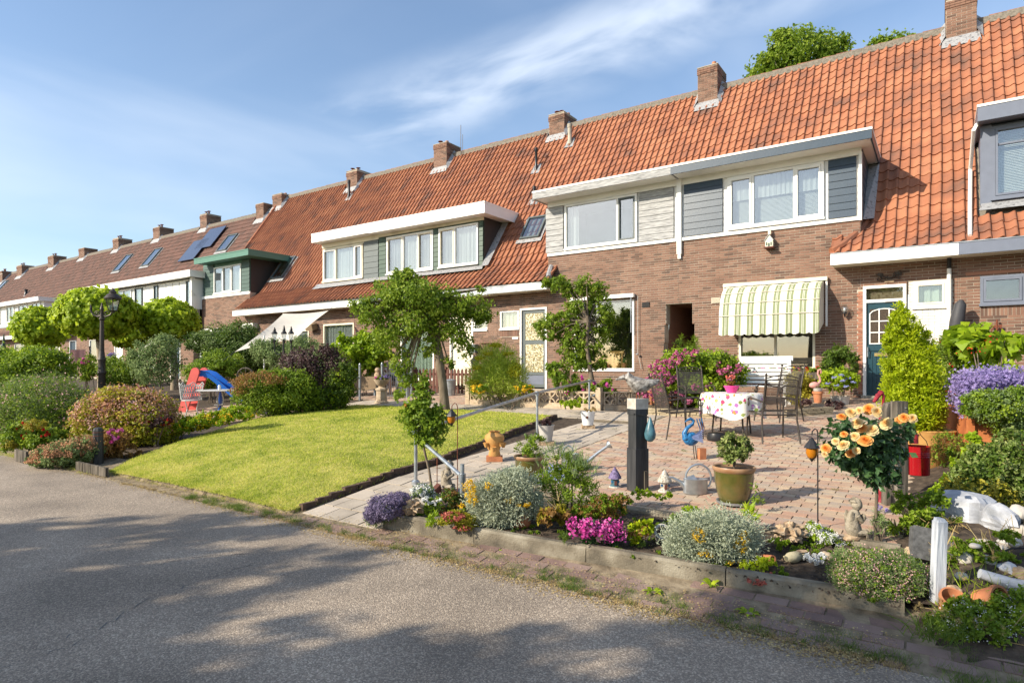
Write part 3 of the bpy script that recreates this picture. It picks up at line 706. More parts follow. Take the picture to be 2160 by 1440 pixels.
def bricks(parent, x0, x1, z0, z1, Y, ops, nind=0, m='brick', part='brick', pitch=.0625, L=.22, proud=.007, inv=False, soldier=()):
    items = []; nrow = int((z1 - z0) / pitch)
    for r in range(nrow):
        z = z0 + pitch * (r + .5)
        iv = [(x0, x1)]
        for o in list(ops) + list(soldier):
            if o[2] < z < o[3]:
                nv = []
                for a, b in iv:
                    if o[0] > a: nv.append((a, min(b, o[0])))
                    if o[1] < b: nv.append((max(a, o[1]), b))
                iv = [(a, b) for a, b in nv if b - a > .02]
        for a, b in iv:
            k = math.floor(a / L) - 1
            while k * L < b:
                s = k * L + (.5 * L if r % 2 else 0); p, q = max(s, a), min(s + L, b)
                if q - p > .025: items.append(((p + q) / 2, z, q - p - .010, pitch - .0115))
                k += 1
    for o in soldier:
        n = max(1, int((o[1] - o[0]) / .0625)); w = (o[1] - o[0]) / n
        for i in range(n): items.append((o[0] + w * (i + .5), (o[2] + o[3]) / 2, w - .011, o[3] - o[2] - .01))
    items.sort(key=lambda i: i[0] ** 2 + (i[1] - 1.6) ** 2)
    full = [i for i in items if abs(i[2] - (L - .010)) < 1e-5 and abs(i[3] - (pitch - .0115)) < 1e-5]
    ind = full[:nind]; si = set(ind); rest = [i for i in items if i not in si]; po = origin(parent)
    if ind:
        me = bpy.data.meshes.get('brick_' + m) or arr_mesh('brick_' + m, BR_V * np.array([L - .010, proud + .012, pitch - .0115]), BR_F, np.zeros(5), m)
        for (x, z, a, b) in ind:
            o = bpy.data.objects.new(part, me); COL.objects.link(o); o.parent = parent
            o.location = Vector((x, Y + .012 + random.uniform(-.002, .002), z)) - po; o.rotation_euler = (0, random.uniform(-.004, .004), random.uniform(-.004, .004))
    if rest:
        A = np.array(rest); n = len(A)
        V = BR_V[None] * np.stack([A[:, 2], np.full(n, proud + .012) + rng.uniform(-.002, .002, n), A[:, 3]], 1)[:, None, :]
        V += np.stack([A[:, 0], np.full(n, Y + .012), A[:, 1]], 1)[:, None, :]
        F = (BR_F[None] + (np.arange(n) * 8)[:, None, None]).reshape(-1, 4)
        link_obj(part + 'work', arr_mesh(part + 'work', V.reshape(-1, 3) - np.array(po), F, np.repeat(rng.uniform(0, 1, n), 5), m), parent, kind='stuff')
TW, TE = .205, .335
def tile_tpl(coarse=False):
    prof = [(0, -.002), (.20, -.016), (.42, -.016), (.62, .004), (.80, .032), (.94, .038), (1.03, .026), (1.035, -.012)]
    if coarse: prof = [(0, .008), (.4, -.010), (.75, .026), (1.0, .010)]
    n = len(prof); v = []
    for x, h in prof: v.append((x * TW, TE + .05, h))
    for x, h in prof: v.append((x * TW, 0, h + .030))
    for x, h in prof: v.append((x * TW, 0, h + .030))
    for x, h in prof: v.append((x * TW, 0.006, h - .004))
    f = [(n + i, n + i + 1, i + 1, i) for i in range(n - 1)] + [(3 * n + i, 3 * n + i + 1, 2 * n + i + 1, 2 * n + i) for i in range(n - 1)]
    return np.array(v, float), np.array(f)
def roof_rows(RP):
    rows = []
    for (y0, z0), (y1, z1) in zip(RP[:-1], RP[1:]):
        L = math.hypot(y1 - y0, z1 - z0); n = round(L / TE); a = math.atan2(z1 - z0, y1 - y0)
        for i in range(n): rows.append((y0 + (y1 - y0) * i / n, z0 + (z1 - z0) * i / n, a))
    return rows
def tiles(roof, x0, x1, RP, skip, m='tile', nind=300, coarse=False, rag=.004, xl=None):
    tv, tf = tile_tpl(coarse); items = []
    for r, (y, z, a) in enumerate(roof_rows(RP)):
        k = math.ceil(x0 / TW - .3)
        while k * TW < x1 - .05:
            x = k * TW + .012 * math.sin(z * 1.3 + k * .2)
            if not any(s[0] < x + TW * .5 < s[1] and s[2] < z + .12 < s[3] for s in skip) and (xl is None or x > xl(z)): items.append((x, y, z, a))
            k += 1
    items.sort(key=lambda i: i[0] ** 2 + i[1] ** 2 + (i[2] - 1.6) ** 2)
    po = origin(roof); ind = items[:nind]; rest = items[nind:]
    if ind:
        me = bpy.data.meshes.get('tile_' + m) or arr_mesh('tile_' + m, tv, tf, np.zeros(len(tf)), m, smooth=True)
        for (x, y, z, a) in ind:
            o = bpy.data.objects.new('roof_tile', me); COL.objects.link(o); o.parent = roof
            o.location = Vector((x, y, z)) - po; o.rotation_euler = (a + random.uniform(-.02, .02), random.uniform(-.012, .012), random.uniform(-.02, .02))
    if rest:
        A = np.array(rest); n = len(A); c, s = np.cos(A[:, 3] + rng.uniform(-.02, .02, n)), np.sin(A[:, 3])
        V = np.repeat(tv[None], n, 0).copy(); V[:, :, 0] += V[:, :, 1] * rng.uniform(-.02, .02, n)[:, None]
        yy = V[:, :, 1] * c[:, None] - V[:, :, 2] * s[:, None]; zz = V[:, :, 1] * s[:, None] + V[:, :, 2] * c[:, None]
        V[:, :, 1] = yy; V[:, :, 2] = zz; V += A[:, None, :3]; V[:, :, 2] += rng.uniform(-rag, rag, n)[:, None]
        F = (tf[None] + (np.arange(n) * len(tv))[:, None, None]).reshape(-1, 4)
        link_obj('roof_tiling', arr_mesh('roof_tiling', V.reshape(-1, 3) - np.array(po), F, np.repeat(rng.uniform(0, 1, n), len(tf)), m, smooth=True), roof, kind='stuff')
def roof_base(h, x0, x1, RP, cut=None):
    """sheet under the tiles; cut = (xa, xb, za, zb) left open for a dormer"""
    mb = MB(); off = -.03
    def quad(xa, xb, za, zb):
        ya, yb = roofY(za, RP), roofY(zb, RP)
        mb.add([(xa, ya + .02, za + off), (xb, ya + .02, za + off), (xb, yb + .02, zb + off), (xa, yb + .02, zb + off)], [(0, 1, 2, 3)])
    zs = [RP[0][1], RP[1][1], RP[2][1]]
    for za, zb in zip(zs[:-1], zs[1:]):
        if cut and cut[2] < zb and cut[3] > za and cut[0] < x1 and cut[1] > x0:
            c0, c1, ca, cb = max(cut[0], x0), min(cut[1], x1), max(cut[2], za), min(cut[3], zb)
            if c0 > x0: quad(x0, c0, za, zb)
            if c1 < x1: quad(c1, x1, za, zb)
            if ca > za: quad(c0, c1, za, ca)
            if cb < zb: quad(c0, c1, cb, zb)
        else: quad(x0, x1, za, zb)
    # back slope of the roof
    yr, zr = RP[2]; mb.add([(x0, yr, zr - .02), (x1, yr, zr - .02), (x1, yr + 4.9, zr - 6.6), (x0, yr + 4.9, zr - 6.6)], [(0, 1, 2, 3)])
    return mb.build('roof', 'mortar_dark', h)
def ridge(h, x0, x1, RP, m='tile'):
    yr, zr = RP[2]; n = max(1, round((x1 - x0) / .36)); w = (x1 - x0) / n
    key = 'ridge_' + m
    me = bpy.data.meshes.get(key)
    if not me:
        mb = MB(); vs = []; fs = []; K = 7
        for x in (0, .395):
            for k in range(K):
                q = math.pi * k / (K - 1); rr = .105 if x else .12
                vs.append((x, math.cos(q) * -rr, math.sin(q) * rr * .8))
        for k in range(K - 1): fs.append((k, k + 1, K + k + 1, K + k))
        mb.add(vs, [f[::-1] for f in fs]); me = mb.mesh(key, m, smooth=True)
    for i in range(n):
        o = bpy.data.objects.new('ridge_tile', me); COL.objects.link(o); o.parent = h
        o.location = Vector((x0 + w * i, yr, zr + .0 + random.uniform(-.006, .006))) - origin(h); o.scale.x = w / .36; o.rotation_euler = (0, random.uniform(-.02, .02), random.uniform(-.01, .01))
    mb = MB(); mb.box(x0, x1, yr - .13, yr + .13, zr - .14, zr + .035); mb.build('ridge_bedding', 'mortar_dark', h)
def wavy(x0, x1, z0, z1, y, amp=.025, f=28, n=None):
    n = n or max(8, int((x1 - x0) * 40)); vs = []; fs = []
    for i in range(n + 1):
        x = x0 + (x1 - x0) * i / n; yy = y + amp * math.sin(x * f) + amp * .5 * math.sin(x * f * 2.3 + 1)
        vs += [(x, yy, z0), (x, yy, z1)]
        if i: fs.append((2 * i - 2, 2 * i, 2 * i + 1, 2 * i - 1))
    return vs, fs
def window(h, x0, x1, z0, z1, Y, fm='white', div=(), sash=(), cur=None, fw=.055, sm=None, depth=1.1, sill=True, room='room', hdiv=()):
    """div: x positions of mullions; sash: indices of lights that open (own frame); cur: list per light"""
    mb = MB(); f0, f1 = Y - .035, Y + .07
    mb.box(x0, x0 + fw, f0, f1, z0, z1).box(x1 - fw, x1, f0, f1, z0, z1).box(x0 + fw, x1 - fw, f0, f1, z1 - fw, z1).box(x0 + fw, x1 - fw, f0, f1, z0, z0 + fw)
    xs = [x0 + fw] + [d for d in div] + [x1 - fw]
    for d in div: mb.box(d - fw * .45, d + fw * .45, f0 + .004, f1, z0 + fw, z1 - fw)
    if sill: mb.box(x0 - .02, x1 + .02, Y - .075, Y + .02, z0 - .035, z0 + .012)
    w = mb.build('window', fm, h)
    for i in range(len(xs) - 1):
        a = xs[i] + (0 if i == 0 else fw * .45); b = xs[i + 1] - (0 if i == len(xs) - 2 else fw * .45); c, d = z0 + fw, z1 - fw
        if i in sash:
            s = .045; sb = MB(); y0, y1 = Y - .05, Y + .02
            sb.box(a + .004, a + s, y0, y1, c + .004, d - .004).box(b - s, b - .004, y0, y1, c + .004, d - .004).box(a + s, b - s, y0, y1, d - s, d - .004).box(a + s, b - s, y0, y1, c + .004, c + s)
            sb.build('sash', sm or fm, w); a += s; b -= s; c += s; d -= s
        for hd in hdiv: MB().box(a, b, Y - .02, Y + .03, hd - .018, hd + .018).build('glazing_bar', fm, w)
        MB().box(a, b, Y + .008, Y + .014, c, d).build('pane', 'glass', w)
        k = cur[i] if isinstance(cur, (list, tuple)) and i < len(cur) else cur
        if k == 'net':
            MB().add(*wavy(a, b, d - (d - c) * .45, d, Y + .10, .014, 55)).build('curtain', 'curtain', w)
            bb = MB(); z = c + .01
            while z < d - .02: bb.add([(a, Y + .155, z), (b, Y + .155, z), (b, Y + .178, z + .022), (a, Y + .178, z + .022)], [(0, 1, 2, 3)]); z += .03
            bb.build('blind', 'blind', w)
        elif k == 'blind':
            bb = MB(); z = c + .01
            while z < d - .02: bb.add([(a, Y + .12, z), (b, Y + .12, z), (b, Y + .143, z + .024), (a, Y + .143, z + .024)], [(0, 1, 2, 3)]); z += .033
            bb.build('blind', 'blind', w)
        elif k == 'left': MB().add(*wavy(a, a + (b - a) * .2, c, d, Y + .12, .03, 40)).build('curtain', 'curtain', w)
        elif k in ('white', 'grey', 'green'): MB().add(*wavy(a, b, c, d, Y + .10, .02, 34)).build('curtain', {'white': 'curtain', 'grey': 'curtain_grey', 'green': 'curtain_green'}[k], w)
        elif k == 'half': MB().add(*wavy(a, b, c + (d - c) * .35, d, Y + .10, .02, 34)).build('curtain', 'curtain', w)
    r = MB(); e = .01; a, b, c, d = x0 + e, x1 - e, z0 + e, z1 - e; y0, y1 = Y + .072, Y + depth
    r.add([(a, y0, c), (b, y0, c), (b, y0, d), (a, y0, d), (a, y1, c), (b, y1, c), (b, y1, d), (a, y1, d)], [(0, 1, 5, 4), (1, 2, 6, 5), (2, 3, 7, 6), (3, 0, 4, 7), (4, 5, 6, 7)])
    r.build('room', room, w)
    return w
def cladding(h, x0, x1, z0, z1, Y, m, n=8):
    c = MB().box(x0, x1, Y + .012, Y + .03, z0, z1).build('cladding', 'dark_wood', h)
    bh = (z1 - z0) / n
    me = MB().add([(x0, 0, 0), (x1, 0, 0), (x1, .016, bh * .985), (x0, .016, bh * .985), (x0, .024, 0), (x1, .024, 0), (x1, .024, bh * .985), (x0, .024, bh * .985)], [(0, 1, 2, 3), (4, 7, 6, 5), (0, 4, 5, 1), (3, 2, 6, 7), (0, 3, 7, 4), (1, 5, 6, 2)])
    po = origin(c); me.v = [(v[0] - po.x, v[1], v[2]) for v in me.v]; me = me.mesh('board', m)
    for i in range(n):
        o = bpy.data.objects.new('board', me); COL.objects.link(o); o.parent = c; o.location = (0, Y - .014 - po.y + random.uniform(-.002, .002), z0 + bh * i - po.z)
def dormer(h, x0, x1, z0, z1, Y, RP, ops, cheeks=(1, 1), cm='dark_wood', wall='dark_wood', vis_cut=None):
    """timber box: front wall with openings, cheeks that run back to the roof slope"""
    mb = MB(); cells(mb, x0 + .002, x1 - .002, z0, z1, Y + .03, Y + .07, ops); d = mb.build('dormer', wall, h)
    zb0 = max(z0, RP[0][1])
    for s, x in ((0, x0), (1, x1 - .05)):
        if cheeks[s]:
            poly = [(x, Y + .035, z1), (x, Y + .035, z0)] + [(x, roofY(z, RP) + .05, z) for z in (max(z0, roofZ(Y, RP)), max(z0, RP[1][1] + .001), z1) if roofY(z, RP) + .05 > Y + .03]
            MB().prism(poly, (.05, 0, 0)).build('cheek', cm, h)
    return d
def flat_roof(h, x0, x1, Yf, zt, RP, fh, fm, lip='white', soffit='white', side=(1, 1), part='fascia', slab=True):
    yb = roofY(zt, RP) + .35
    if slab:
        MB().box(x0 + .03, x1 - .03, Yf + .04, yb, zt - .10, zt - .015).build('dormer_roof', 'lead', h)
        MB().box(x0 + .03, x1 - .03, Yf + .04, yb - .6, zt - fh * .9, zt - fh * .9 + .03).build('soffit', soffit, h)
    mb = MB().box(x0, x1, Yf, Yf + .035, zt - fh, zt - .03)
    if side[0]: mb.box(x0, x0 + .03, Yf + .035, yb - .35, zt - fh, zt - .03)
    if side[1]: mb.box(x1 - .03, x1, Yf + .035, yb - .35, zt - fh, zt - .03)
    mb.build(part, fm, h)
    lb = MB().box(x0 - .01 * side[0], x1 + .01 * side[1], Yf - .015, Yf + .05, zt - .032, zt + .02)
    if side[1]: lb.box(x1 - .04, x1 + .01, Yf + .05, yb - .35, zt - .032, zt + .02)
    if side[0]: lb.box(x0 - .01, x0 + .04, Yf + .05, yb - .35, zt - .032, zt + .02)
    lb.build('roof_trim', lip, h)
def chimney(h, u0, u1, vt, vb, RP, side=.55, pots=(), cap=True, m='brick'):
    b = on_roof((u0 + u1) / 2, vb, RP); Yc = b.y
    X0, X1 = P(u0, vt, Yc).x, P(u1, vt, Yc).x; zt = P((u0 + u1) / 2, vt, Yc).z; zb = b.z - .15; y1 = Yc + side
    mb = MB().box(X0, X1, Yc, y1, zb - .3, zt - .002)
    if cap: mb.box(X0 - .02, X1 + .02, Yc - .02, y1 + .02, zt - .004, zt + .02)
    ch = mb.build('chimney', 'mortar', h)
    bricks(ch, X0, X1, zb, zt - (.2 if cap else 0), Yc, [], 0, m, 'brick')
    # right flank and corbelled head
    n = int((zt - zb) / .0625); q = MB(); L = .22
    for r in range(n):
        z = zb + .0625 * r; yy = Yc - (.11 if r % 2 else 0); out = .022 if (cap and r >= n - 3) else .007
        while yy < y1:
            a, b2 = max(yy, Yc), min(yy + L, y1)
            if b2 - a > .03: q.box(X1 - .01, X1 + out, a + .005, b2 - .005, z, z + .051, random.random()); q.box(X0 - out, X0 + .01, a + .005, b2 - .005, z, z + .051, random.random())
            yy += L
        if cap and r >= n - 3:
            xx = X0 - .02
            while xx < X1: q.box(xx, min(xx + .105, X1 + .02), Yc - .024, Yc + .01, z, z + .051, random.random()); xx += .11
    q.build('brickwork', m, ch, kind='stuff')
    fl = MB(); f = .045
    zz = roofZ(Yc - .12, RP); fl.add([(X0 - .1, Yc - .16, roofZ(Yc - .16, RP) + .06), (X1 + .1, Yc - .16, roofZ(Yc - .16, RP) + .06), (X1 + .06, Yc - .012, roofZ(Yc, RP) + .13), (X0 - .06, Yc - .012, roofZ(Yc, RP) + .13)], [(0, 1, 2, 3)])
    ye = min(y1, RP[2][0])
    for sx, xx in ((1, X1), (-1, X0)):
        fl.add([(xx + sx * .14, Yc - .1, roofZ(Yc - .1, RP) + .07), (xx + sx * .14, ye, roofZ(ye, RP) + .07), (xx + sx * .012, ye, roofZ(ye, RP) + .2), (xx + sx * .012, Yc - .05, roofZ(Yc, RP) + .18)], [(0, 1, 2, 3)])
    fl.build('flashing', 'lead', ch)
    for (fx, fy, hh, kind) in pots:
        c = (X0 + (X1 - X0) * fx, Yc + side * fy, zt)
        if kind == 'cowl': p = MB().lathe([(.055, 0), (.055, hh * .55), (.04, hh * .6), (.04, hh * .8), (.11, hh * .82), (.10, hh * .9), (.02, hh)], c, 10)
        else: p = MB().lathe([(.075, 0), (.07, hh), (.05, hh)], c, 10)
        p.build('chimney_pot', 'rust' if kind == 'cowl' else 'terracotta', ch, smooth=True)
    return X0, X1
def skylight(h, u, v, RP, w=.8, l=1.1, fm='grey_paint', gm='glass'):
    c = on_roof(u, v, RP); a = math.atan2(RP[2][1] - RP[1][1], RP[2][0] - RP[1][0])
    M = Matrix.Translation(c) @ Matrix.Rotation(a, 4, 'X')
    mb = MB(); mb.x = M; t = .06; z0, z1 = -.03, .12
    mb.box(-w / 2, -w / 2 + t, -l / 2, l / 2, z0, z1).box(w / 2 - t, w / 2, -l / 2, l / 2, z0, z1).box(-w / 2 + t, w / 2 - t, l / 2 - t, l / 2, z0, z1).box(-w / 2 + t, w / 2 - t, -l / 2, -l / 2 + t, z0, z1)
    s = mb.build('skylight', fm, h)
    g = MB(); g.x = M; g.box(-w / 2 + t, w / 2 - t, -l / 2 + t, l / 2 - t, .085, .092); g.build('pane', gm, s)
    g = MB(); g.x = M; g.box(-w / 2 + t, w / 2 - t, -l / 2 + t, l / 2 - t, .0, .01); g.build('blind', 'room_light', s)
    g = MB(); g.x = M; g.box(-w / 2 - .12, w / 2 + .12, -l / 2 - .16, -l / 2, .05, .062).box(-w / 2 - .10, -w / 2, -l / 2, l / 2, .03, .045).box(w / 2, w / 2 + .10, -l / 2, l / 2, .03, .045); g.build('flashing', 'lead', s)
def vent(h, u, vt, vb, RP, r=.06, m='plastic_black'):
    b = on_roof(u, vb, RP); zt = P(u, vt, b.y).z
    p = MB().lathe([(r * 1.4, 0), (r * 1.3, .1), (r, .14), (r, (zt - b.z) * .8), (r * 1.25, (zt - b.z) * .82), (r * 1.25, zt - b.z)], (b.x, b.y, b.z), 12).build('vent_pipe', m, h, smooth=True)
    MB().add([(b.x - .2, b.y - .14, roofZ(b.y - .14, RP) + .075), (b.x + .2, b.y - .14, roofZ(b.y - .14, RP) + .06), (b.x + .14, b.y + .14, roofZ(b.y + .14, RP) + .07), (b.x - .14, b.y + .14, roofZ(b.y + .14, RP) + .07)], [(0, 1, 2, 3)]).build('flashing', 'lead', p)
def gutter(h, x0, x1, Yf, zt, hh, m, capL=False):
    MB().box(x0, x1, Yf, Yf + .035, zt - hh, zt).build('fascia', m, h)
    MB().box(x0, x1, Yf - .012, Yf + .05, zt, zt + .02).build('gutter_trim', 'zinc', h)
    MB().box(x0 + (.0 if not capL else -.0), x1, Yf + .036, 15.9 - .008 if Yf > 15 else 15.39, zt - hh + .01, zt - hh + .04).build('soffit', 'cream', h)
    MB().box(x0, x0 + .03, Yf + .037, (15.9 if Yf > 15 else 15.4) - .009, zt - hh + .042, zt - .01).build('fascia_return', m, h) if capL else None
# ================================================================== HOUSES, first row
RP2 = [(15.0, 3.55), (15.9, 4.30), (20.0, 9.95)]
def X_(u, Y=15.9): return P(u, 700, Y).x
def Z_(u, v, Y=15.9): return P(u, v, Y).z
YW = 15.9
def house(label, x0, x1, Y=15.9): return thing('row_house', label, 'house', ((x0 + x1) / 2, Y, .5), 'brick row houses with tiled roofs')
def wall_part(h, segs, ops, Y=15.9, name='wall', nind=300, m='brick', soldier=()):
    mb = MB()
    for (a, b, c, d) in segs: cells(mb, a + .001, b - .001, c, d, Y, Y + .3, [o for o in ops if o[1] > a and o[0] < b])
    w = mb.build(name, 'mortar', h)
    left = nind
    for (a, b, c, d) in segs:
        k = min(left, int(nind / len(segs)) + 1); left -= k
        bricks(w, a, b, c, d, Y, [o for o in ops if o[1] > a and o[0] < b], k, m, soldier=[s for s in soldier if s[0] >= a - .01 and s[1] <= b + .01])
    return w
# ---- house with the blue boards and the teal door
H1 = house('row house with navy boarded dormer, teal front door and striped awning', -5.69, .29)
win1 = (-4.16, -2.42, 1.50, 3.46); door1 = (-1.44, -.62, .90, 3.37); hall1 = (-.50, .12, 2.84, 3.40)
panel = (-.60, .20, .90, 3.42)
pas = [(-6.10, -5.24, .4, 2.2), (-6.08, -5.27, 2.2, 2.7), (-6.04, -5.33, 2.7, 3.23)]
wall_part(H1, [(-5.69, -1.49, .55, 4.93), (-1.49, .29, .55, 4.30)], [win1, door1, panel, *pas], soldier=[(-5.27, -.62, 3.40, 3.46)] and [])
wall_part(H1, [(panel[0] + .02, .20, .9, 3.42)], [hall1], Y=15.885, name='painted_wall', nind=40, m='brick_white')
# reddish brick pier next to the door
bricks(MB().box(-1.56, -1.445, YW - .0075, YW - .006, .95, 3.30).build('door_pier', 'mortar', H1), -1.565, -1.445, .95, 3.3, YW - .010, [], 0, 'brick_red')
window(H1, *win1, YW + .04, 'cream', div=(-3.3,), cur=None)
window(H1, *hall1, YW - .0, 'white', cur=['green'], sash=(0,), depth=.6, sm='cream')
# door with frame, fan light, glazed top and grooved lower half
def frame_(h, x0, x1, z0, z1, Y, fm, fw=.06, bars=()):
    mb = MB().box(x0, x0 + fw, Y - .04, Y + .08, z0, z1).box(x1 - fw, x1, Y - .04, Y + .08, z0, z1).box(x0 + fw, x1 - fw, Y - .04, Y + .08, z1 - fw, z1)
    for b in bars: mb.box(x0 + fw, x1 - fw, Y - .035, Y + .08, b - .03, b + .03)
    f = mb.build('door_frame', fm, h)
    MB().box(x0 - .03, x1 + .03, Y - .12, Y + .08, z0 - .06, z0 + .02).build('threshold', 'concrete', f)
    return f
f = frame_(H1, *door1, YW + .01, 'white', bars=(3.03,))
MB().box(-1.38, -.68, YW + .03, YW + .04, 3.06, 3.31).build('fan_light', 'glass', f)
MB().box(-1.38, -.68, YW + .10, YW + .11, 3.06, 3.31).build('fan_light_lining', 'stone_brown', f)
d = MB().box(-1.375, -.685, YW + .03, YW + .07, .93, 2.99).build('door', 'teal_door', H1)
g = MB()
for i in range(9): x = -1.33 + i * .075; g.box(x + .004, x + .071, YW + .018, YW + .031, 1.02, 1.86)
g.build('door_boards', 'teal_door', d)
MB().box(-1.375, -.685, YW + .005, YW + .032, 1.92, 2.04).build('weather_bar', 'teal_door', d)
MB().box(-1.31, -.75, YW + .024, YW + .0285, 2.08, 2.85).build('door_glass', 'figured_dark', d)
g = MB(); xs = [-1.31, -1.13, -.94, -.75]; zs = [2.08, 2.33, 2.58, 2.80]
for x in xs: g.box(x - .011, x + .011, YW + .010, YW + .0235, 2.07, 2.86 if x in xs[1:3] else 2.76)
for z in zs[:3]: g.box(-1.31, -.75, YW + .011, YW + .023, z - .011, z + .011)
g.tube([(-1.31 + (.56) * t, YW + .017, 2.74 + .11 * math.sin(math.pi * min(max(t * 1.0, 0), 1)) ** .5) for t in [i / 12 for i in range(13)]], .012, 6)
g.build('glazing_bars', 'white', d)
MB().box(-1.22, -.93, YW + .0, YW + .012, 1.80, 1.87).build('letter_plate', 'brass', d)
MB().tube([(-1.345, YW - .02, 1.78), (-1.345, YW - .05, 1.80), (-1.345, YW - .05, 1.98), (-1.345, YW - .02, 2.0)], .012, 8).build('handle', 'zinc', d)
# upper storey flush dormer
DZ0, DZ1 = 4.95, 6.50
w1 = (X_(1535), X_(1738), 5.02, 6.33)
dormer(H1, -5.69, -1.49, DZ0 - .02, DZ1, YW - .0, RP1, [w1], cheeks=(0, 1), wall='white', cm='white')
window(H1, *w1, YW, 'white', div=(X_(1588), X_(1676)), sash=(0, 2), cur=['net', 'net', 'net'], fw=.06, room='room')
cladding(H1, X_(1443), X_(1524), 4.98, 6.35, YW - .01, 'navy', 8)
cladding(H1, X_(1747), X_(1806), 4.98, 6.33, YW - .01, 'navy', 8)
MB().box(-5.69, -1.47, YW - .05, YW + .03, DZ0 - .08, DZ0).box(-5.68, -1.47, YW - .03, YW + .02, 6.34, 6.52).build('trim_board', 'white', H1)
MB().box(-5.72, -5.60, YW - .09, YW + .02, 4.52, 6.5).box(-5.70, -5.62, YW - .07, YW + .0, 4.40, 4.52).build('corner_post', 'white', H1)
side = MB()
for i in range(8): z = 4.98 + i * .19; side.box(-1.49, -1.455, YW + .06, max(YW + .10, min(roofY(z + .1, RP1), 17.4)), z, z + .17)
side.build('cheek_boards', 'navy', H1)
MB().box(-1.52, -1.46, YW - .06, YW + .05, 4.86, 6.4).build('corner_board', 'white', H1)
flat_roof(H1, -5.69, -1.22, 15.28, 6.70, RP1, .22, 'navy', side=(0, 1))
r1 = roof_base(H1, -5.69, .29, RP1, (-5.69, -1.46, 4.08, 6.65))
tiles(r1, -5.69, .30, RP1, [(-20, -2.0, 0, 4.92), (-20, -1.36, 4.7, 6.66)], nind=300)
MB().tube([(-1.42, 16.32, 4.92), (-1.55, 16.0, 4.62), (-1.8, 15.65, 4.32), (-2.02, 15.45, 4.16)], .085, 8).build('hip_tiles', 'tile', H1, smooth=True)
MB().add([(-1.45, 16.0, 4.9), (-1.25, 16.25, 4.95), (-1.22, 17.55, 6.72), (-1.45, 17.6, 6.75)], [(0, 1, 2, 3)]).build('flashing', 'lead', H1)
ridge(H1, -5.69, .29, RP1)
gutter(H1, -2.02, .29, 15.30, 4.06, .24, 'white', capL=True)
chimney(H1, 1472, 1513, 140, 222, RP1, .95, pots=[(.25, .3, .14, 'p'), (.75, .2, .16, 'p')])
pd = MB().tube([(.14, 15.72, 3.84), (.14, 15.80, 3.70), (.14, 15.82, 3.62)], .04, 8); pd.build('downpipe', 'plastic_black', H1, smooth=True)
MB().tube([(.14, 15.82, 3.62), (.14, 15.82, .95)], .042, 10).build('downpipe', 'white', H1, smooth=True)
# ---- house with the grey boards
H2 = house('row house with weathered grey boarded dormer and dark grey glazed door', -11.62, -5.69)
win2 = (-8.85, -6.96, 1.46, 3.42); door2 = (-10.76, -9.78, .86, 3.36); sm2 = (-11.53, -10.80, 2.74, 3.33)
wall_part(H2, [(-9.74, -5.69, .55, 4.93), (-11.62, -9.74, .55, 4.30)], [win2, door2, sm2, *pas], soldier=[(-11.55, -10.8, 2.5, 2.71)])
window(H2, *win2, YW + .04, 'white', cur=None, room='room', depth=2.2)
window(H2, *sm2, YW + .03, 'white', cur=['green'], depth=.8)
f = frame_(H2, *door2, YW + .02, 'white')
d = MB().box(-10.69, -9.85, YW + .05, YW + .09, .93, 3.29).build('door', 'grey_blue', H2)
fr = MB().box(-10.69, -10.59, YW + .03, YW + .05, .93, 3.29).box(-9.92, -9.85, YW + .03, YW + .05, .93, 3.29)
for a, b in ((.93, 1.02), (1.30, 1.38), (2.25, 2.36), (3.2, 3.29)): fr.box(-10.59, -9.92, YW + .031, YW + .049, a, b)
fr.build('door_rails', 'grey_paint', d)
MB().box(-10.58, -9.93, YW + .036, YW + .044, 2.37, 3.19).build('door_glass', 'figured_glass', d)
MB().box(-10.58, -9.93, YW + .036, YW + .044, 1.39, 2.24).build('door_glass', 'figured_glass', d)
MB().box(-9.91, -9.88, YW - .0, YW + .03, 1.9, 2.05).build('handle', 'zinc', d)
tn = MB(); tn.add([(-6.10, YW + .3, .6), (-5.24, YW + .3, .6), (-5.24, YW + .3, 2.2), (-5.33, YW + .3, 3.23), (-6.04, YW + .3, 3.23), (-6.10, YW + .3, 2.2), (-6.10, YW + 5, .6), (-5.24, YW + 5, .6), (-5.24, YW + 5, 2.2), (-5.33, YW + 5, 3.23), (-6.04, YW + 5, 3.23), (-6.10, YW + 5, 2.2)],
       [(0, 1, 7, 6), (1, 2, 8, 7), (2, 3, 9, 8), (3, 4, 10, 9), (4, 5, 11, 10), (5, 0, 6, 11), (6, 7, 8, 9, 10, 11)]); tn.build('passage', 'brick', H2)
w2a = (X_(1192), X_(1344), 5.02, 6.33)
dormer(H2, -9.72, -5.69, DZ0 - .02, DZ1, YW, RP1, [w2a], cheeks=(1, 0), wall='white', cm='grey_wood')
window(H2, *w2a, YW, 'white', div=(X_(1303),), sash=(1,), sm='grey_paint', cur=['left', None], fw=.06, room='room_light', depth=1.3)
cladding(H2, X_(1152), X_(1188), 4.98, 6.33, YW - .01, 'grey_wood', 8)
cladding(H2, X_(1348), X_(1421), 4.98, 6.33, YW - .01, 'grey_wood', 8)
MB().box(-9.74, -5.70, YW - .05, YW + .03, DZ0 - .08, DZ0).box(-9.74, -5.70, YW - .03, YW + .02, 6.34, 6.52).build('trim_board', 'white', H2)
flat_roof(H2, -9.90, -5.69, 15.28, 6.70, RP1, .22, 'grey_wood', side=(1, 0))
r2 = roof_base(H2, -11.62, -5.69, RP1, (-9.75, -5.69, 4.08, 6.65))
tiles(r2, -11.62, -5.69, RP1, [(-9.35, -5, 0, 4.92), (-9.74, -5, 4.7, 6.66)], nind=300)
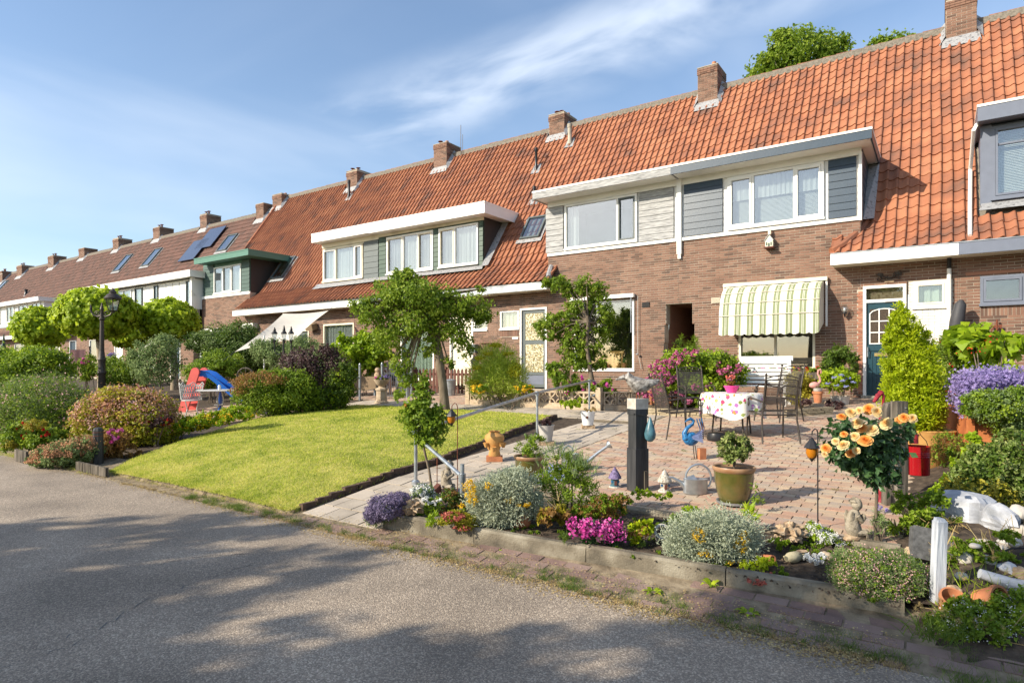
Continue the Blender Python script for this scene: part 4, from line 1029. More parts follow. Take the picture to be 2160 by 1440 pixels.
MB().tube([(-9.74, 16.30, 4.90), (-9.66, 16.0, 4.62), (-9.55, 15.65, 4.32), (-9.45, 15.45, 4.16)], .085, 8).build('hip_tiles', 'lead', H2, smooth=True)
ridge(H2, -11.62, -5.69, RP1)
gutter(H2, -11.62, -9.45, 15.34, 4.02, .20, 'zinc')
chimney(H2, 1158, 1190, 240, 290, RP1, .95, pots=[(.3, .3, .22, 'cowl'), (.6, .3, .2, 'cowl'), (.85, .5, .12, 'p')])
skylight(H2, 1128, 483, RP1, .75, 1.0)
vent(H2, 1202, 262, 305, RP1, .075, 'concrete'); vent(H2, 1131, 312, 360, RP1, .05); vent(H2, 1127, 393, 425, RP1, .05)
# ---- house with the green dormer
BX = -17.45
H3 = house('row house with dark green dormer, wide white fascia and cream front door', BX, -11.62)
win3 = (-15.95, -14.35, 1.10, 3.02); door3 = (-13.62, -12.62, .86, 3.30); sm3 = (-12.60, -12.04, 2.74, 3.32)
wall_part(H3, [(BX, -11.62, .55, 4.30)], [win3, door3, sm3])
window(H3, *win3, YW + .03, 'white', cur=['green'], room='room_light')
window(H3, *sm3, YW + .03, 'white', cur=['grey'], depth=.8)
f = frame_(H3, *door3, YW + .02, 'white'); d = MB().box(-13.55, -12.69, YW + .05, YW + .09, .92, 3.23).build('door', 'cream', H3); MB().box(-12.78, -12.75, YW + .0, YW + .05, 1.85, 2.0).build('handle', 'black_iron', d)
YD = 16.25
def XD(u): return X_(u, YD)
z0d, z1d = 4.86, 6.42
wa = (XD(816), XD(914), 4.98, 6.36); wb = (XD(926), XD(1009), 5.0, 6.36)
dormer(H3, BX, XD(1020), z0d, z1d + .1, YD, RP1, [wa, wb], cheeks=(0, 1), wall='green_paint', cm='dark_wood')
window(H3, *wa, YD, 'white', div=(XD(851), XD(882)), sash=(0, 2), sm='cream', cur=['grey', 'white', 'grey'], room='room')
window(H3, *wb, YD, 'white', div=(XD(960),), sash=(0,), sm='cream', cur=['grey', 'white'], room='room_light')
cladding(H3, BX + .02, XD(814), 4.9, 6.4, YD - .01, 'green_paint', 9)
cladding(H3, XD(1010) + .02, XD(1019), 4.9, 6.4, YD - .01, 'green_paint', 9)
cladding(H3, XD(915) + .0, XD(925), 4.9, 6.4, YD - .01, 'green_paint', 9)
flat_roof(H3, BX, X_(1022, 15.75), 15.75, P(1022, 425, 15.75).z, RP1, .36, 'white', side=(0, 1))
MB().box(BX, XD(1020), YD - .02, YD + .03, 6.42, 6.60).build('trim_board', 'cream', H3)
MB().add([(BX, YD - .02, 4.92), (XD(1020), YD - .02, 4.92), (XD(1020) + .1, YD - .22, 4.76), (BX, YD - .22, 4.76)], [(0, 1, 2, 3)]).build('flashing', 'lead', H3)
r3 = roof_base(H3, BX, -11.62, RP1, (BX, XD(1020), 4.88, 6.9))
tiles(r3, BX, -11.62, RP1, [(-30, XD(1020) + .02, 4.74, 6.85)], m='tile_mid', nind=300)
MB().add([(XD(1020) + .0, 16.1, 4.86), (XD(1020) + .22, 16.2, 4.9), (XD(1020) + .22, 17.6, 6.83), (XD(1020), 17.6, 6.9)], [(0, 1, 2, 3)]).build('flashing', 'lead', H3)
ridge(H3, BX, -11.62, RP1)
gutter(H3, BX, -11.62, 15.34, 4.00, .20, 'zinc'); 
chimney(H3, 915, 942, 303, 358, RP1, .95, pots=[(.3, .2, .2, 'cowl'), (.7, .3, .16, 'p'), (.5, .7, .16, 'cowl')])
q = P(972, 320, 20.2); MB().tube([(q.x, q.y, q.z - .4), (q.x, q.y, P(972, 264, 20.2).z)], .012, 5).tube([(q.x + .1, q.y, q.z - .3), (q.x + .1, q.y, P(972, 285, 20.2).z)], .01, 5).build('aerial', 'wrought', H3)
# ---- house with the cream dormer
H4 = house('row house with cream framed dormer window behind the beige shade sail', -23.4, BX)
win4 = (-20.25, -18.45, 1.55, 3.22); door4 = (-22.0, -21.15, .86, 3.05)
wall_part(H4, [(-23.4, BX, .55, 4.30)], [win4, door4])
window(H4, *win4, YW + .03, 'cream', cur=['half'], room='room')
f = frame_(H4, *door4, YW + .02, 'cream'); d = MB().box(-21.93, -21.22, YW + .05, YW + .09, .92, 2.98).build('door', 'grey_paint', H4)
MB().box(-21.85, -21.3, YW + .04, YW + .05, 2.0, 2.85).build('door_glass', 'glass', d)
wc = (XD(682), XD(766), 4.98, 6.30)
dormer(H4, XD(680), BX, z0d, z1d, YD, RP1, [wc], cheeks=(1, 0), wall='cream', cm='white')
window(H4, *wc, YD, 'cream', div=(XD(709), XD(748)), sash=(0, 2), sm='white', cur=['white', 'white', 'white'], room='room_light')
cladding(H4, XD(768), BX - .02, 4.88, 6.4, YD - .01, 'grey_paint', 7)
flat_roof(H4, X_(657, 15.75), BX, 15.75, P(1022, 425, 15.75).z, RP1, .34, 'white', side=(1, 0))
MB().box(XD(680), BX, YD - .02, YD + .03, 6.36, 6.62).build('trim_board', 'cream', H4)
MB().add([(XD(680) - .3, YD - .02, 4.92), (BX, YD - .02, 4.92), (BX, YD - .25, 4.74), (XD(680) - .35, YD - .25, 4.70)], [(0, 1, 2, 3)]).build('flashing', 'lead', H4)
r4 = roof_base(H4, -23.4, BX, RP1, (XD(680), BX, 4.88, 6.9))
tiles(r4, -23.4, BX, RP1, [(XD(680) - .05, 0, 4.74, 6.85)], m='tile_mid', nind=300)
ridge(H4, -23.4, BX, RP1)
gutter(H4, -23.4, BX, 15.32, 3.99, .22, 'white')
chimney(H4, 731, 753, 360, 400, RP1, .95, pots=[(.3, .2, .2, 'cowl'), (.7, .3, .2, 'cowl')]); vent(H4, 736, 380, 418, RP1, .06)
# ---- house with the sea green dormer
H5 = house('row house with sea green boarded dormer and skylight at the end of the first row', -29.3, -23.4)
win5 = (-24.9, -23.8, 2.0, 3.2)
wall_part(H5, [(-29.3, -25.33, .55, 4.88), (-25.33, -23.4, .55, 4.30)], [])
wd = (X_(452), X_(509), 4.95, 6.2)
dormer(H5, -29.28, -25.33, 4.86, 6.40, YW, RP1, [wd], cheeks=(0, 1), wall='seafoam', cm='dark_wood')
window(H5, *wd, YW, 'white', div=(X_(470), X_(489)), sash=(1,), cur=[None, 'grey', 'white'], room='room_light')
cladding(H5, -29.2, X_(451), 4.9, 6.35, YW - .01, 'green_grey', 8); cladding(H5, X_(510), -25.35, 4.9, 6.35, YW - .01, 'green_grey', 8)
MB().box(-29.3, -25.3, YW - .04, YW + .02, 4.78, 4.9).build('trim_board', 'white', H5)
flat_roof(H5, -28.95, -24.5, 15.3, 6.60, RP1, .25, 'seafoam', lip='seafoam', soffit='seafoam', side=(0, 1))
r5 = roof_base(H5, -29.3, -23.4, RP1, (-29.3, -25.33, 4.08, 6.55))
tiles(r5, -29.3, -23.4, RP1, [(-40, -25.6, 0, 4.85), (-40, -25.25, 4.6, 6.58)], m='tile_mid', nind=300)
ridge(H5, -29.3, -23.4, RP1)
gutter(H5, -25.75, -23.4, 15.32, 3.99, .22, 'white', capL=True)
chimney(H5, 575, 594, 410, 440, RP1, .95, pots=[(.6, .5, .16, 'p')])
skylight(H5, 600, 567, RP1, .9, 1.3, 'grey_paint')
gw = MB().prism([(-29.33, 15.9, .5), (-29.33, 15.9, 4.7), (-29.33, 16.3, 4.85), (-29.33, 20.35, 10.62), (-29.33, 25.2, 4.0), (-29.33, 25.2, .5)], (.12, 0, 0)).build('gable_wall', 'brick', H5)
vt = MB()
for i in range(24): a = i / 24; vt.tube([(-29.28, 16.3 + 4.05 * a, 4.95 + 5.78 * a), (-29.28, 16.3 + 4.05 * (a + .045), 4.93 + 5.78 * (a + .045))], [.10, .085], 7)
vt.build('verge_tiling', 'tile', H5, kind='stuff')
tag_ac = MB().box(-.42, .42, -.12, .10, -.10, .12); single('awning_cassette', 'white rolled up awning box on the brick wall left of the shade sail', 'awning', tag_ac, 'white', (P(529, 688, 15.8).x, 15.75, P(529, 688, 15.8).z))
# ---- right-hand house with the grey dormer
H0 = house('row house at the right edge with grey dormer and white blinds', .29, 6.2)
win0 = (.66, 2.0, 2.84, 3.42)
wall_part(H0, [(.29, 6.2, .55, 4.30)], [win0], soldier=[(.66, 2.0, 2.60, 2.80)], nind=300)
window(H0, *win0, YW + .0, 'grey_blue', div=(1.35,), sash=(0,), cur=None, room='room_light', fw=.05)
MB().box(.42, 2.2, YW - .012, YW - .0085, 3.46, 3.52).build('lintel_course', 'brick_red', H0)
Y0 = 16.25
w0 = (X_(2092, Y0), 2.9, 5.05, 6.55)
dormer(H0, X_(2070, Y0), 3.2, 4.9, 6.6, Y0, RP1, [w0], cheeks=(1, 1), wall='grey_blue', cm='grey_blue')
window(H0, *w0, Y0, 'grey_blue', div=(1.9,), sash=(0, 1), cur=['blind', 'blind'], room='room_light', hdiv=(6.17,))
MB().box(X_(2070, Y0) - .02, X_(2092, Y0), Y0 - .03, Y0 + .03, 4.95, 6.6).build('corner_board', 'grey_blue', H0)
flat_roof(H0, X_(2062, 15.85), 3.4, 15.85, 6.92, RP1, .32, 'grey_blue', soffit='grey_blue', side=(1, 1))
MB().add([(X_(2070, Y0), Y0 - .03, 4.98), (3.3, Y0 - .03, 4.98), (3.3, Y0 - .25, 4.80), (X_(2070, Y0) - .05, Y0 - .25, 4.80)], [(0, 1, 2, 3)]).build('flashing', 'lead', H0)
r0 = roof_base(H0, .29, 6.2, RP1, (X_(2070, Y0), 3.2, 4.9, 6.9))
tiles(r0, .29, 6.2, RP1, [(X_(2070, Y0) - .04, 3.3, 4.74, 6.9)], nind=300)
ridge(H0, .29, 6.2, RP1)
gutter(H0, .29, 6.2, 15.30, 4.06, .24, 'grey_blue')
chimney(H0, 1995, 2060, -8, 85, RP1, .95, pots=[(.2, .3, .2, 'p')])
pp = [P(2051, 278, roofY(6.72, RP1) - .25)]
MB().tube([(.62, 16.1, 6.62), (.56, 16.05, 6.5), (.53, roofY(5.9, RP1) - .14, 5.9), (.50, roofY(4.9, RP1) - .14, 4.92), (.48, 15.5, 4.22)], .038, 8).build('downpipe', 'white', H0, smooth=True)
# ================================================================== second row, far left
bnd = [-29.36, -35.5, -41.6, -47.7, -53.8, -59.9, -66.0, -72.1, -78.2]
labs = ['second-row house with blank white panels and solar panels on the roof', 'second-row house with white band of windows behind the tallest ball tree', 'second-row house at the left end of the long white fascia',
        'second-row house with pink-white boarded dormer side', 'second-row house with white dormer near the left edge', 'farthest-but-two row house at the left edge', 'second row house with small vent just inside the left edge', 'far row house at the left end, mostly cut off']
chs = [[(540, 556, 430, 466), (422, 436, 452, 486)], [(323, 337, 480, 508)], [(238, 250, 503, 530)], [(166, 178, 524, 548)], [(101, 113, 540, 568)], [(35, 46, 560, 585)], [(0, 5, 572, 598)], []]
YB = 15.5
for i in range(8):
    x1, x0 = bnd[i], bnd[i + 1]
    h = house(labs[i], x0, x1, YB)
    xm = (x0 + x1) / 2
    ops = [(x0 + .6, x0 + 2.4, 1.5, 3.1), (x1 - 2.2, x1 - 1.2, .9, 3.1)]
    up = i < 2
    mb = MB(); cells(mb, x0 + .002, x1 - .002, .5, 4.3 if up else 4.2, YB, YB + .3, ops); wl = mb.build('wall', 'mortar', h)
    bricks(wl, x0, x1, .9, 4.3, YB, ops, 0, 'brick', pitch=.07)
    window(h, *ops[0], YB + .03, 'white', cur=['half'], room='room')
    f = frame_(h, *ops[1], YB + .02, 'white'); MB().box(ops[1][0] + .06, ops[1][1] - .06, YB + .05, YB + .09, .95, 3.04).build('door', 'white' if i % 2 else 'navy', h)
    sk = []
    if i < 3:
        a = max(x0, -43.0)
        sk = [(a - .1, x1, 0, 6.0)]
        cut = (a, x1, 3.55, 5.98)
        if i == 0: wins = [(X_(393, YB), X_(404, YB)), (X_(325, YB), X_(333, YB)), (x0 + .2, x0 + 1.0)]
        elif i == 1: wins = [(x0 + .3, x0 + 2.2), (x0 + 2.5, x0 + 3.6), (x0 + 4.0, x0 + 5.9)]
        else: wins = [(a + .3, x1 - .2)]
        w4 = [(p, q, 4.45, 5.68) for p, q in wins]
        dormer(h, a, x1, 4.3, 5.75, YB, RP2, w4, cheeks=(i == 2, i == 0), wall='white', cm='white')
        for j, w in enumerate(w4): window(h, *w, YB, 'white' if i else 'grey_paint', div=[w[0] + (w[1] - w[0]) * .5] if w[1] - w[0] > 1.2 else (), cur=['green', 'grey'] if i == 0 else ['grey', 'white'], room='room_light')
        flat_roof(h, a, x1 + (.33 if i == 0 else 0), 15.15, 6.08, RP2, .30, 'white', side=(i == 2, i == 0))
        if i == 0:
            MB().box(x1 - .12, x1 + .05, YB - .12, YB + .05, 4.25, 5.8).build('corner_post', 'white', h)
            for j in range(1, 4): MB().box(X_(335 + 14 * j, YB) - .008, X_(335 + 14 * j, YB) + .008, YB + .015, YB + .029, 4.4, 5.7).build('panel_joint', 'pot_grey', h)
        bricks(wl, x0 if i < 2 else a, x1, 4.0, 4.3, YB, [], 0, 'brick', pitch=.07)
    elif i in (3, 4):
        a, b = (x0, -48.1) if i == 3 else (x0 + .6, x1)
        a, b = (x0 + 0, P(80, 640, 15.5).x) if i == 3 else (x0 + .8, x1)
        sk = [(a - .05, b + .05, 4.3, 6.1)]; cut = (a, b, 4.4, 6.1)
        w4 = [(a + .35, a + 2.0, 4.7, 5.8), (b - 2.0, b - .5, 4.7, 5.8)]
        dormer(h, a, b, 4.45, 5.9, YB + .3, RP2, w4, cheeks=(i == 4, i == 3), wall='white', cm='white')
        for w in w4: window(h, *w, YB + .3, 'white', div=[(w[0] + w[1]) / 2], cur=[None, 'white'], room='room_light')
        flat_roof(h, a, b + (.2 if i == 3 else 0), 15.45, 6.10, RP2, .25, 'white', side=(i == 4, i == 3))
    else: cut = None
    rf = roof_base(h, x0, x1, RP2, cut)
    tiles(rf, x0, x1, RP2, sk, 'tile_old', 0, coarse=True)
    ridge(h, x0, x1, RP2, 'tile_old')
    gutter(h, x0 if i != 2 else x0, x1 if i > 2 else (x0 + .01 if i < 2 else -43.1), 14.95, 3.6, .22, 'white') if i >= 2 else None
    for c in chs[i]: chimney(h, *c, RP2, .9, pots=[(.3, .3, .25, 'cowl'), (.7, .3, .25, 'cowl')] if i not in (3,) and c[0] != 540 else [], m='brick')
    if i == 0:
        skylight(h, 481, 514, RP2, .95, 1.25, 'grey_paint')
        for (u, v) in ((448, 505), (413, 531)):
            c = on_roof(u, v, RP2); M = Matrix.Translation(c) @ Matrix.Rotation(math.atan2(5.65, 4.1), 4, 'X')
            q = MB(); q.x = M; q.box(-.85, .85, -.82, .82, .12, .16); q.build('solar_panel', 'solar', h)
    if i == 1: skylight(h, 322, 544, RP2, .95, 1.5, 'grey_paint')
    if i == 2: skylight(h, 261, 556, RP2, .95, 1.5, 'grey_paint')
    if i == 6: skylight(h, 3, 606, RP2, .95, 1.5, 'grey_paint')
    if i == 4: vent(h, 55, 610, 622, RP2, .10)
# ================================================================== GARDEN OBJECTS
CR = math.atan2(SA, CA)
def at(u, v, off=0): return G(u, v, off)
def T(name, label, cat, p, rz=CR, group=None): return thing(name, label, cat, p, group, rz)
def loc(mb, name, m, par, smooth=False, **k):
    """part in the thing's own local coordinates"""
    o = bpy.data.objects.new(name, mb.mesh(name, m, smooth)); COL.objects.link(o); o.parent = par
    for a, b in k.items(): o[a] = b
    return o
def aloc(arrs, name, m, par): V, F, T_ = arrs; o = bpy.data.objects.new(name, arr_mesh(name, V, F, T_, m)); COL.objects.link(o); o.parent = par; return o
def spiral(c, r0, r1, a0, a1, n=14):
    return [(c[0] + (r0 + (r1 - r0) * i / n) * math.cos(a0 + (a1 - a0) * i / n), c[1], c[2] + (r0 + (r1 - r0) * i / n) * math.sin(a0 + (a1 - a0) * i / n)) for i in range(n + 1)]
# ---- trees behind the roof and across the road
def tree(name, label, base, trunk, rads, lobes, size, m, cov, style='leaf', limbs=6, cat='tree', group=None, zmin=None, **k):
    t = thing(name, label, cat, base, group)
    mb = MB(); mb.tube(trunk, rads, 10); mb.build('trunk', 'bark_pale' if name == 'ball_tree' else 'bark', t, smooth=True)
    lb = MB(); rnd = random.Random(len(label) + 3)
    for (c, r) in lobes:
        for j in range(max(1, limbs // len(lobes) + 1)):
            s = Vector(trunk[-1]) if rnd.random() < .7 else Vector(trunk[-2]).lerp(Vector(trunk[-1]), .5)
            e = Vector(c) + Vector([rnd.uniform(-.7, .7) * r[0], rnd.uniform(-.7, .7) * r[1], rnd.uniform(-.2, .6) * r[2]])
            m1 = s.lerp(e, .5) + Vector((0, 0, .12 * (e - s).length)); r0 = rads[-1] * .8
            lb.tube([s, m1, e], [r0, r0 * .6, r0 * .2], 6)
    lb.build('limb', 'bark', t, smooth=True)
    arr_obj('crown', cloud(lobes, size, cov, style, **k), m, t)
    return t
b = PD(1690, 700, 36)
tree('tall_tree', 'tall green tree showing its crown above the roof left of the right chimney', (b.x, b.y, 0), [(b.x, b.y, -.5), (b.x, b.y, 6), (b.x + .3, b.y, 13)], [.4, .32, .2],
     [lobe(1680, 118, 75, 50, 36), lobe(1612, 150, 34, 30, 36), lobe(1745, 110, 42, 36, 36), lobe(1690, 190, 90, 50, 37), lobe(1650, 90, 30, 22, 36)], .22, 'lf_tree', 1.6, clump=30)
b = PD(1880, 700, 38)
tree('tall_tree', 'second tall tree of which only a low tuft shows over the roof', (b.x, b.y, 0), [(b.x, b.y, -.5), (b.x, b.y, 6), (b.x + .3, b.y, 13)], [.4, .32, .2],
     [lobe(1885, 130, 60, 50, 38), lobe(1860, 96, 26, 14, 38), lobe(1905, 88, 22, 12, 38)], .22, 'lf_tree', 1.3, clump=30)
for i, (x, y, h, r, lab) in enumerate([(-15.2, -10.4, 5.6, 2.0, 'left street tree across the road that shades the asphalt'), (-10.6, -8.9, 5.6, 3.3, 'middle street tree across the road that shades the asphalt'), (-6.4, -8.7, 5.6, 3.4, 'right street tree across the road that shades the asphalt'), (-5.6, -6.9, 8.0, 1.5, 'tallest street tree across the road, whose shade falls on the rockery'), (-4.2, -6.3, 5.5, 2.7, 'last street tree across the road, nearest to the camera')]):
    lb_ = []
    for j in range(19):
        a = j * 2.4 + i; rr = r * math.sqrt((j + .5) / 19)
        lb_.append(((x + rr * math.cos(a), y + rr * math.sin(a), h + random.uniform(-.6, .6)), (r * .30, r * .30, r * .17)))
    tree('street_tree', lab, (x, y, 0), [(x, y, -.2), (x, y + .1, 2), (x + .1, y, h - 1)], [.22, .18, .13], lb_, .15, 'lf_mid', 1.25, group='street trees across the road', clump=60, limbs=9)
hd = MB()
hedge = thing('added_hedge', 'long green hedge across the road behind the camera', 'hedge', (-20, -16, 0))  # unseen hedge added so the window panes have something to reflect
arr_obj('foliage', cloud([((x, -17 + .8 * math.sin(x), .9), (2.6, 1.4, .9)) for x in range(-60, 24, 3)], .5, 1.6, zmin=0), 'lf_mid', hedge)
arr_obj('stem', cloud([((x, -17, .5), (2, .3, .8)) for x in range(-60, 24, 6)], .5, .2, 'needle', zmin=0), 'bark', hedge)
# ---- catalpas
for (u, v, ru, rv, d, tu, lab) in [(85, 692, 49, 42, 26, 98, 'small ball-shaped tree at the far left behind the dense hedge'), (205, 662, 78, 50, 22.5, 208, 'tallest ball-shaped tree, behind the old street lamp'),
                               (272, 703, 38, 30, 27.5, 277, 'ball-shaped tree half hidden between its two neighbours'), (357, 678, 57, 45, 24.5, 362, 'right-hand ball-shaped tree with leaning pale trunk')]:
    c, r = lobe(u, v, ru, rv, d); bz = gh(0, c[1]); tb = PD(tu + 6, 800, d)
    tree('ball_tree', lab, (tb.x, tb.y, bz), [(tb.x, tb.y, bz - .1), (tb.x, tb.y, bz + 1.0), (c[0] + .1, c[1], c[2] - r[2] * .3)], [.15, .12, .13], [(c, (r[0], r[1], r[2])), ((c[0], c[1], c[2] + r[2] * .1), (r[0] * .85, r[1] * .85, r[2] * .95))],
         .15, 'lf_catalpa', 4.2, 'heart', group='ball-headed trees at the left', droop=1.0, outw=.6, wild=.5, clump=9, cr=.09, inner=.2, limbs=8)
# ---- street lamp with one lantern
p = PD(215, 700, 19.5); gz = gh(0, p.y); L_ = T('street_lamp', 'old style dark street lamp with a single lantern on its right arm', 'street lamp', (p.x, p.y, gz))
k = 19.5 / 1300
def zz(v, d=19.5): return CH + (HV - v) / FPX * d - gz
loc(MB().lathe([(.16, 0), (.16, .25), (.11, .32), (.10, zz(790)), (.13, zz(786)), (.10, zz(780)), (.10, zz(762)), (.12, zz(758)), (.09, zz(752)), (.07, zz(740))], n=14), 'base', 'wrought', L_, 30)
loc(MB().lathe([(.068, zz(745)), (.06, zz(700)), (.052, zz(676)), (.08, zz(674)), (.08, zz(671)), (.05, zz(668)), (.055, zz(664)), (.04, zz(656)), (.06, zz(652)), (.03, zz(645)), (.012, zz(638))], n=12), 'post', 'wrought', L_, 30)
arm = MB()
for s in (-1, 1):
    arm.tube([(0, 0, zz(664)), (s * 8 * k, 0, zz(668)), (s * 18 * k, 0, zz(664)), (s * 23 * k, 0, zz(656)), (s * 23 * k, 0, zz(649))], [.03, .028, .026, .03, .04], 8)
    arm.tube(spiral((s * 9 * k, 0, zz(661)), .09, .02, 0 if s > 0 else math.pi, s * 5), .015, 6)
arm.tube([(-23 * k, 0, zz(649)), (-24 * k, 0, zz(640))], [.03, .006], 6)
loc(arm, 'arm', 'wrought', L_, 30)
ln = thing('x', '', '', (0, 0, 0)); bpy.data.objects.remove(ln); 
lx0 = 23 * k
lan = loc(MB().lathe([(.05, zz(660)), (.06, zz(657)), (.13, zz(656)), (.14, zz(655))], (lx0, 0, 0), 6).lathe([(.24, zz(631)), (.25, zz(629)), (.17, zz(622)), (.10, zz(619)), (.10, zz(617)), (.12, zz(616)), (.05, zz(612)), (.02, zz(609)), (.01, zz(606))], (lx0, 0, 0), 14), 'lantern', 'wrought', L_, 30)
loc(MB().lathe([(.125, zz(655)), (.21, zz(631))], (lx0, 0, 0), 6, close=False), 'lantern_glass', 'glass', lan)
fr = MB()
for i in range(6): a = math.pi / 3 * i; fr.tube([(lx0 + .13 * math.cos(a), .13 * math.sin(a), zz(655)), (lx0 + .215 * math.cos(a), .215 * math.sin(a), zz(631))], .010, 5)
loc(fr, 'lantern_frame', 'wrought', lan)
# ---- left shrubs and hedge
plant('hedge_shrub', 'dense dark green hedge shrub at the left edge', 'shrub', [(40, 800, 70, 60), (100, 775, 50, 40), (0, 790, 40, 60), (70, 760, 40, 28)], .085, 'lf_mid', 19, 1.5, extras=[('light_leaf', 'lf_lime', 'leaf', .08, .4, None, {'top': True})])
plant('rosemary_mound', 'large grey-green fine leaved mound below the dense hedge at left', 'shrub', [(90, 850, 75, 60), (30, 860, 50, 55), (150, 870, 55, 55), (110, 905, 60, 45), (50, 905, 50, 40), (175, 905, 30, 30)], .055, 'lf_grey', 12.2, 1.7, 'needle', outw=.6, droop=-.6, extras=[('blossom', 'fl_palepink', 'petal', .03, .03, None, {'top': True}), ('green_leaf', 'lf_mid', 'leaf', .05, .7, None, {})])
plant('azalea_patch', 'low plants with red and orange flower clusters by the left roadside', 'flowers', [(60, 915, 40, 26), (95, 925, 40, 24), (35, 930, 30, 20)], .06, 'lf_mid', 10.6, 1.5, extras=[('blossom', 'fl_red', 'petal', .04, .25, [(60, 893, 12, 6), (30, 903, 12, 7), (80, 905, 12, 6), (52, 920, 10, 6), (95, 915, 14, 5)], {}), ('yellow_leaf', 'lf_yellow', 'leaf', .04, 1.2, [(75, 895, 20, 10), (20, 935, 14, 8)], {})])
plant('spiraea_bush', 'rounded yellow-green bush with pinkish flower heads beside the road bollard', 'bush', [(230, 890, 65, 62), (300, 885, 65, 60), (260, 860, 60, 42), (195, 925, 35, 40), (330, 905, 45, 42)], .065, 'lf_spir', 11.3, 1.9, extras=[('blossom', 'fl_bronze', 'petal', .035, .35, None, {'top': True}), ('pink_blossom', 'fl_palepink', 'petal', .03, .10, None, {'top': True})])
plant('creeping_thyme', 'brownish creeping groundcover spilling to the road left of the bollard', 'groundcover', [(140, 955, 60, 22), (110, 970, 45, 14), (175, 945, 35, 25)], .04, 'lf_grey', 9.7, 1.4, extras=[('bronze_tip', 'fl_bronze', 'petal', .025, .35, None, {'top': True})], stems=0)
plant('pink_flower_clump', 'pink flowering clump beside the road bollard', 'flowers', [(245, 930, 35, 25), (265, 955, 25, 18), (235, 950, 25, 20)], .06, 'lf_orange', 10.2, 1.4, extras=[('blossom', 'fl_mag', 'petal', .045, .3, [(235, 912, 10, 8), (253, 908, 8, 6), (240, 925, 14, 8)], {})])
plant('green_border_clump', 'yellow-green border plants along the upper left edge of the lawn', 'border plants', [(300, 920, 40, 16), (350, 905, 45, 16), (400, 893, 45, 15), (450, 882, 40, 14), (280, 935, 30, 14), (500, 872, 40, 13), (325, 930, 30, 10)], .05, 'lf_lime', 11.5, 1.5, extras=[('blossom', 'fl_yellow', 'petal', .025, .10, None, {})])
plant('dark_heuchera', 'dark red leaved plant at the corner between lawn and yellow bush', 'plant', [(320, 893, 22, 9), (345, 888, 18, 8)], .06, 'lf_purple', 11.0, 1.5, extras=[('blossom', 'fl_red', 'petal', .02, .1, None, {})])
# road bollard
p = at(207, 977); b = T('bollard', 'black wooden road bollard with two red bands at the lawn corner', 'bollard', p, CR - .2)
hh = 76 * dist(p) / FPX; r = .072
loc(MB().lathe([(r * 1.05, -.1), (r, hh - .09), (r, hh - .05), (r * .8, hh - .01), (r * .4, hh)], n=8), 'post', 'tar_timber', b)
for q in (.78, .88): loc(MB().lathe([(r + .003, hh * q - .012), (r + .003, hh * q)], n=8, close=False), 'red_band', 'red_timber', b)
# planter edge boards
p = at(45, 975); w = T('planter_boards', 'low timber plank border round the red flowers at far left', 'planter', p, 0)
for i in range(7): loc(MB().box(-.25 + i * .075, -.18 + i * .075, -.02, .02, 0, .2), 'plank', 'old_timber', w)
for i in range(4): loc(MB().box(.30, .34, .02 + i * .35, .34 + i * .35, 0, .18), 'plank', 'old_timber', w)
p = at(160, 990); w = T('edge_boards', 'low dark timber edging under the creeping groundcover', 'edging', p, 0)
for i in range(4): loc(MB().box(.05 + i * .26, .29 + i * .26, -.02, .02, 0, .13), 'plank', 'old_timber', w)
# mid-left shrubs
D_ = 20
plant('box_hedge', 'clipped dark green hedge block left of the rusty chimney pot', 'hedge', [(258, 785, 40, 34), (235, 780, 25, 28)], .07, 'lf_mid', 20.5, 1.6)
plant('small_flower_pots_bush', 'low pink flowering bush before the house wall behind the tall ball tree', 'bush', [(175, 780, 22, 18), (190, 775, 20, 25)], .08, 'lf_mid', 24, 1.4, extras=[('blossom', 'fl_mag', 'petal', .06, .3, [(180, 762, 8, 7)], {})])
plant('purple_hanging_flowers', 'small bunch of purple flowers hanging at the white door', 'flowers', [(235, 750, 8, 9)], .08, 'fl_purple', 25, 1.6, floor=False, stems=0)
plant('loose_shrub', 'loose twiggy green shrub behind the rusty chimney pot', 'shrub', [(330, 770, 45, 42), (345, 735, 30, 30), (300, 750, 30, 28)], .07, 'lf_grey', 19.5, 1.0)
plant('bright_bush', 'bright green bush just behind the blue slide', 'bush', [(470, 775, 42, 30), (450, 760, 30, 24), (430, 790, 40, 30)], .07, 'lf_mid', 18.6, 1.6)
plant('climbing_shrub', 'large dark climbing shrub beneath the left tip of the shade sail', 'shrub', [(470, 725, 50, 38), (510, 715, 35, 35), (430, 720, 40, 20), (530, 760, 40, 30), (500, 750, 60, 40)], .075, 'lf_dark', 20.5, 1.5, extras=[('pale_leaf', 'lf_grey', 'leaf', .06, .4, None, {})])
plant('grey_shrub', 'loose grey-green shrub under the three garden lanterns', 'shrub', [(590, 745, 50, 28), (640, 735, 32, 26), (560, 735, 30, 20)], .06, 'lf_grey', 18.2, 1.3)
plant('nandina_bush', 'green bush with orange-brown tips right of the white table', 'bush', [(570, 835, 60, 45), (620, 830, 50, 45), (530, 830, 40, 34), (580, 800, 45, 22)], .055, 'lf_mid', 14.2, 1.7, extras=[('orange_tip', 'lf_orange', 'leaf', .05, .35, [(550, 808, 60, 22), (510, 830, 22, 26)], {'top': True})])
plant('purple_maple', 'dark purple leaved maple bush above the lawn', 'bush', [(650, 775, 52, 38), (700, 780, 40, 40), (625, 765, 35, 25), (680, 745, 30, 20), (670, 820, 50, 35)], .055, 'lf_purple', 15.0, 1.5, extras=[('pale_tip', 'lf_grey', 'leaf', .04, .12, None, {})])
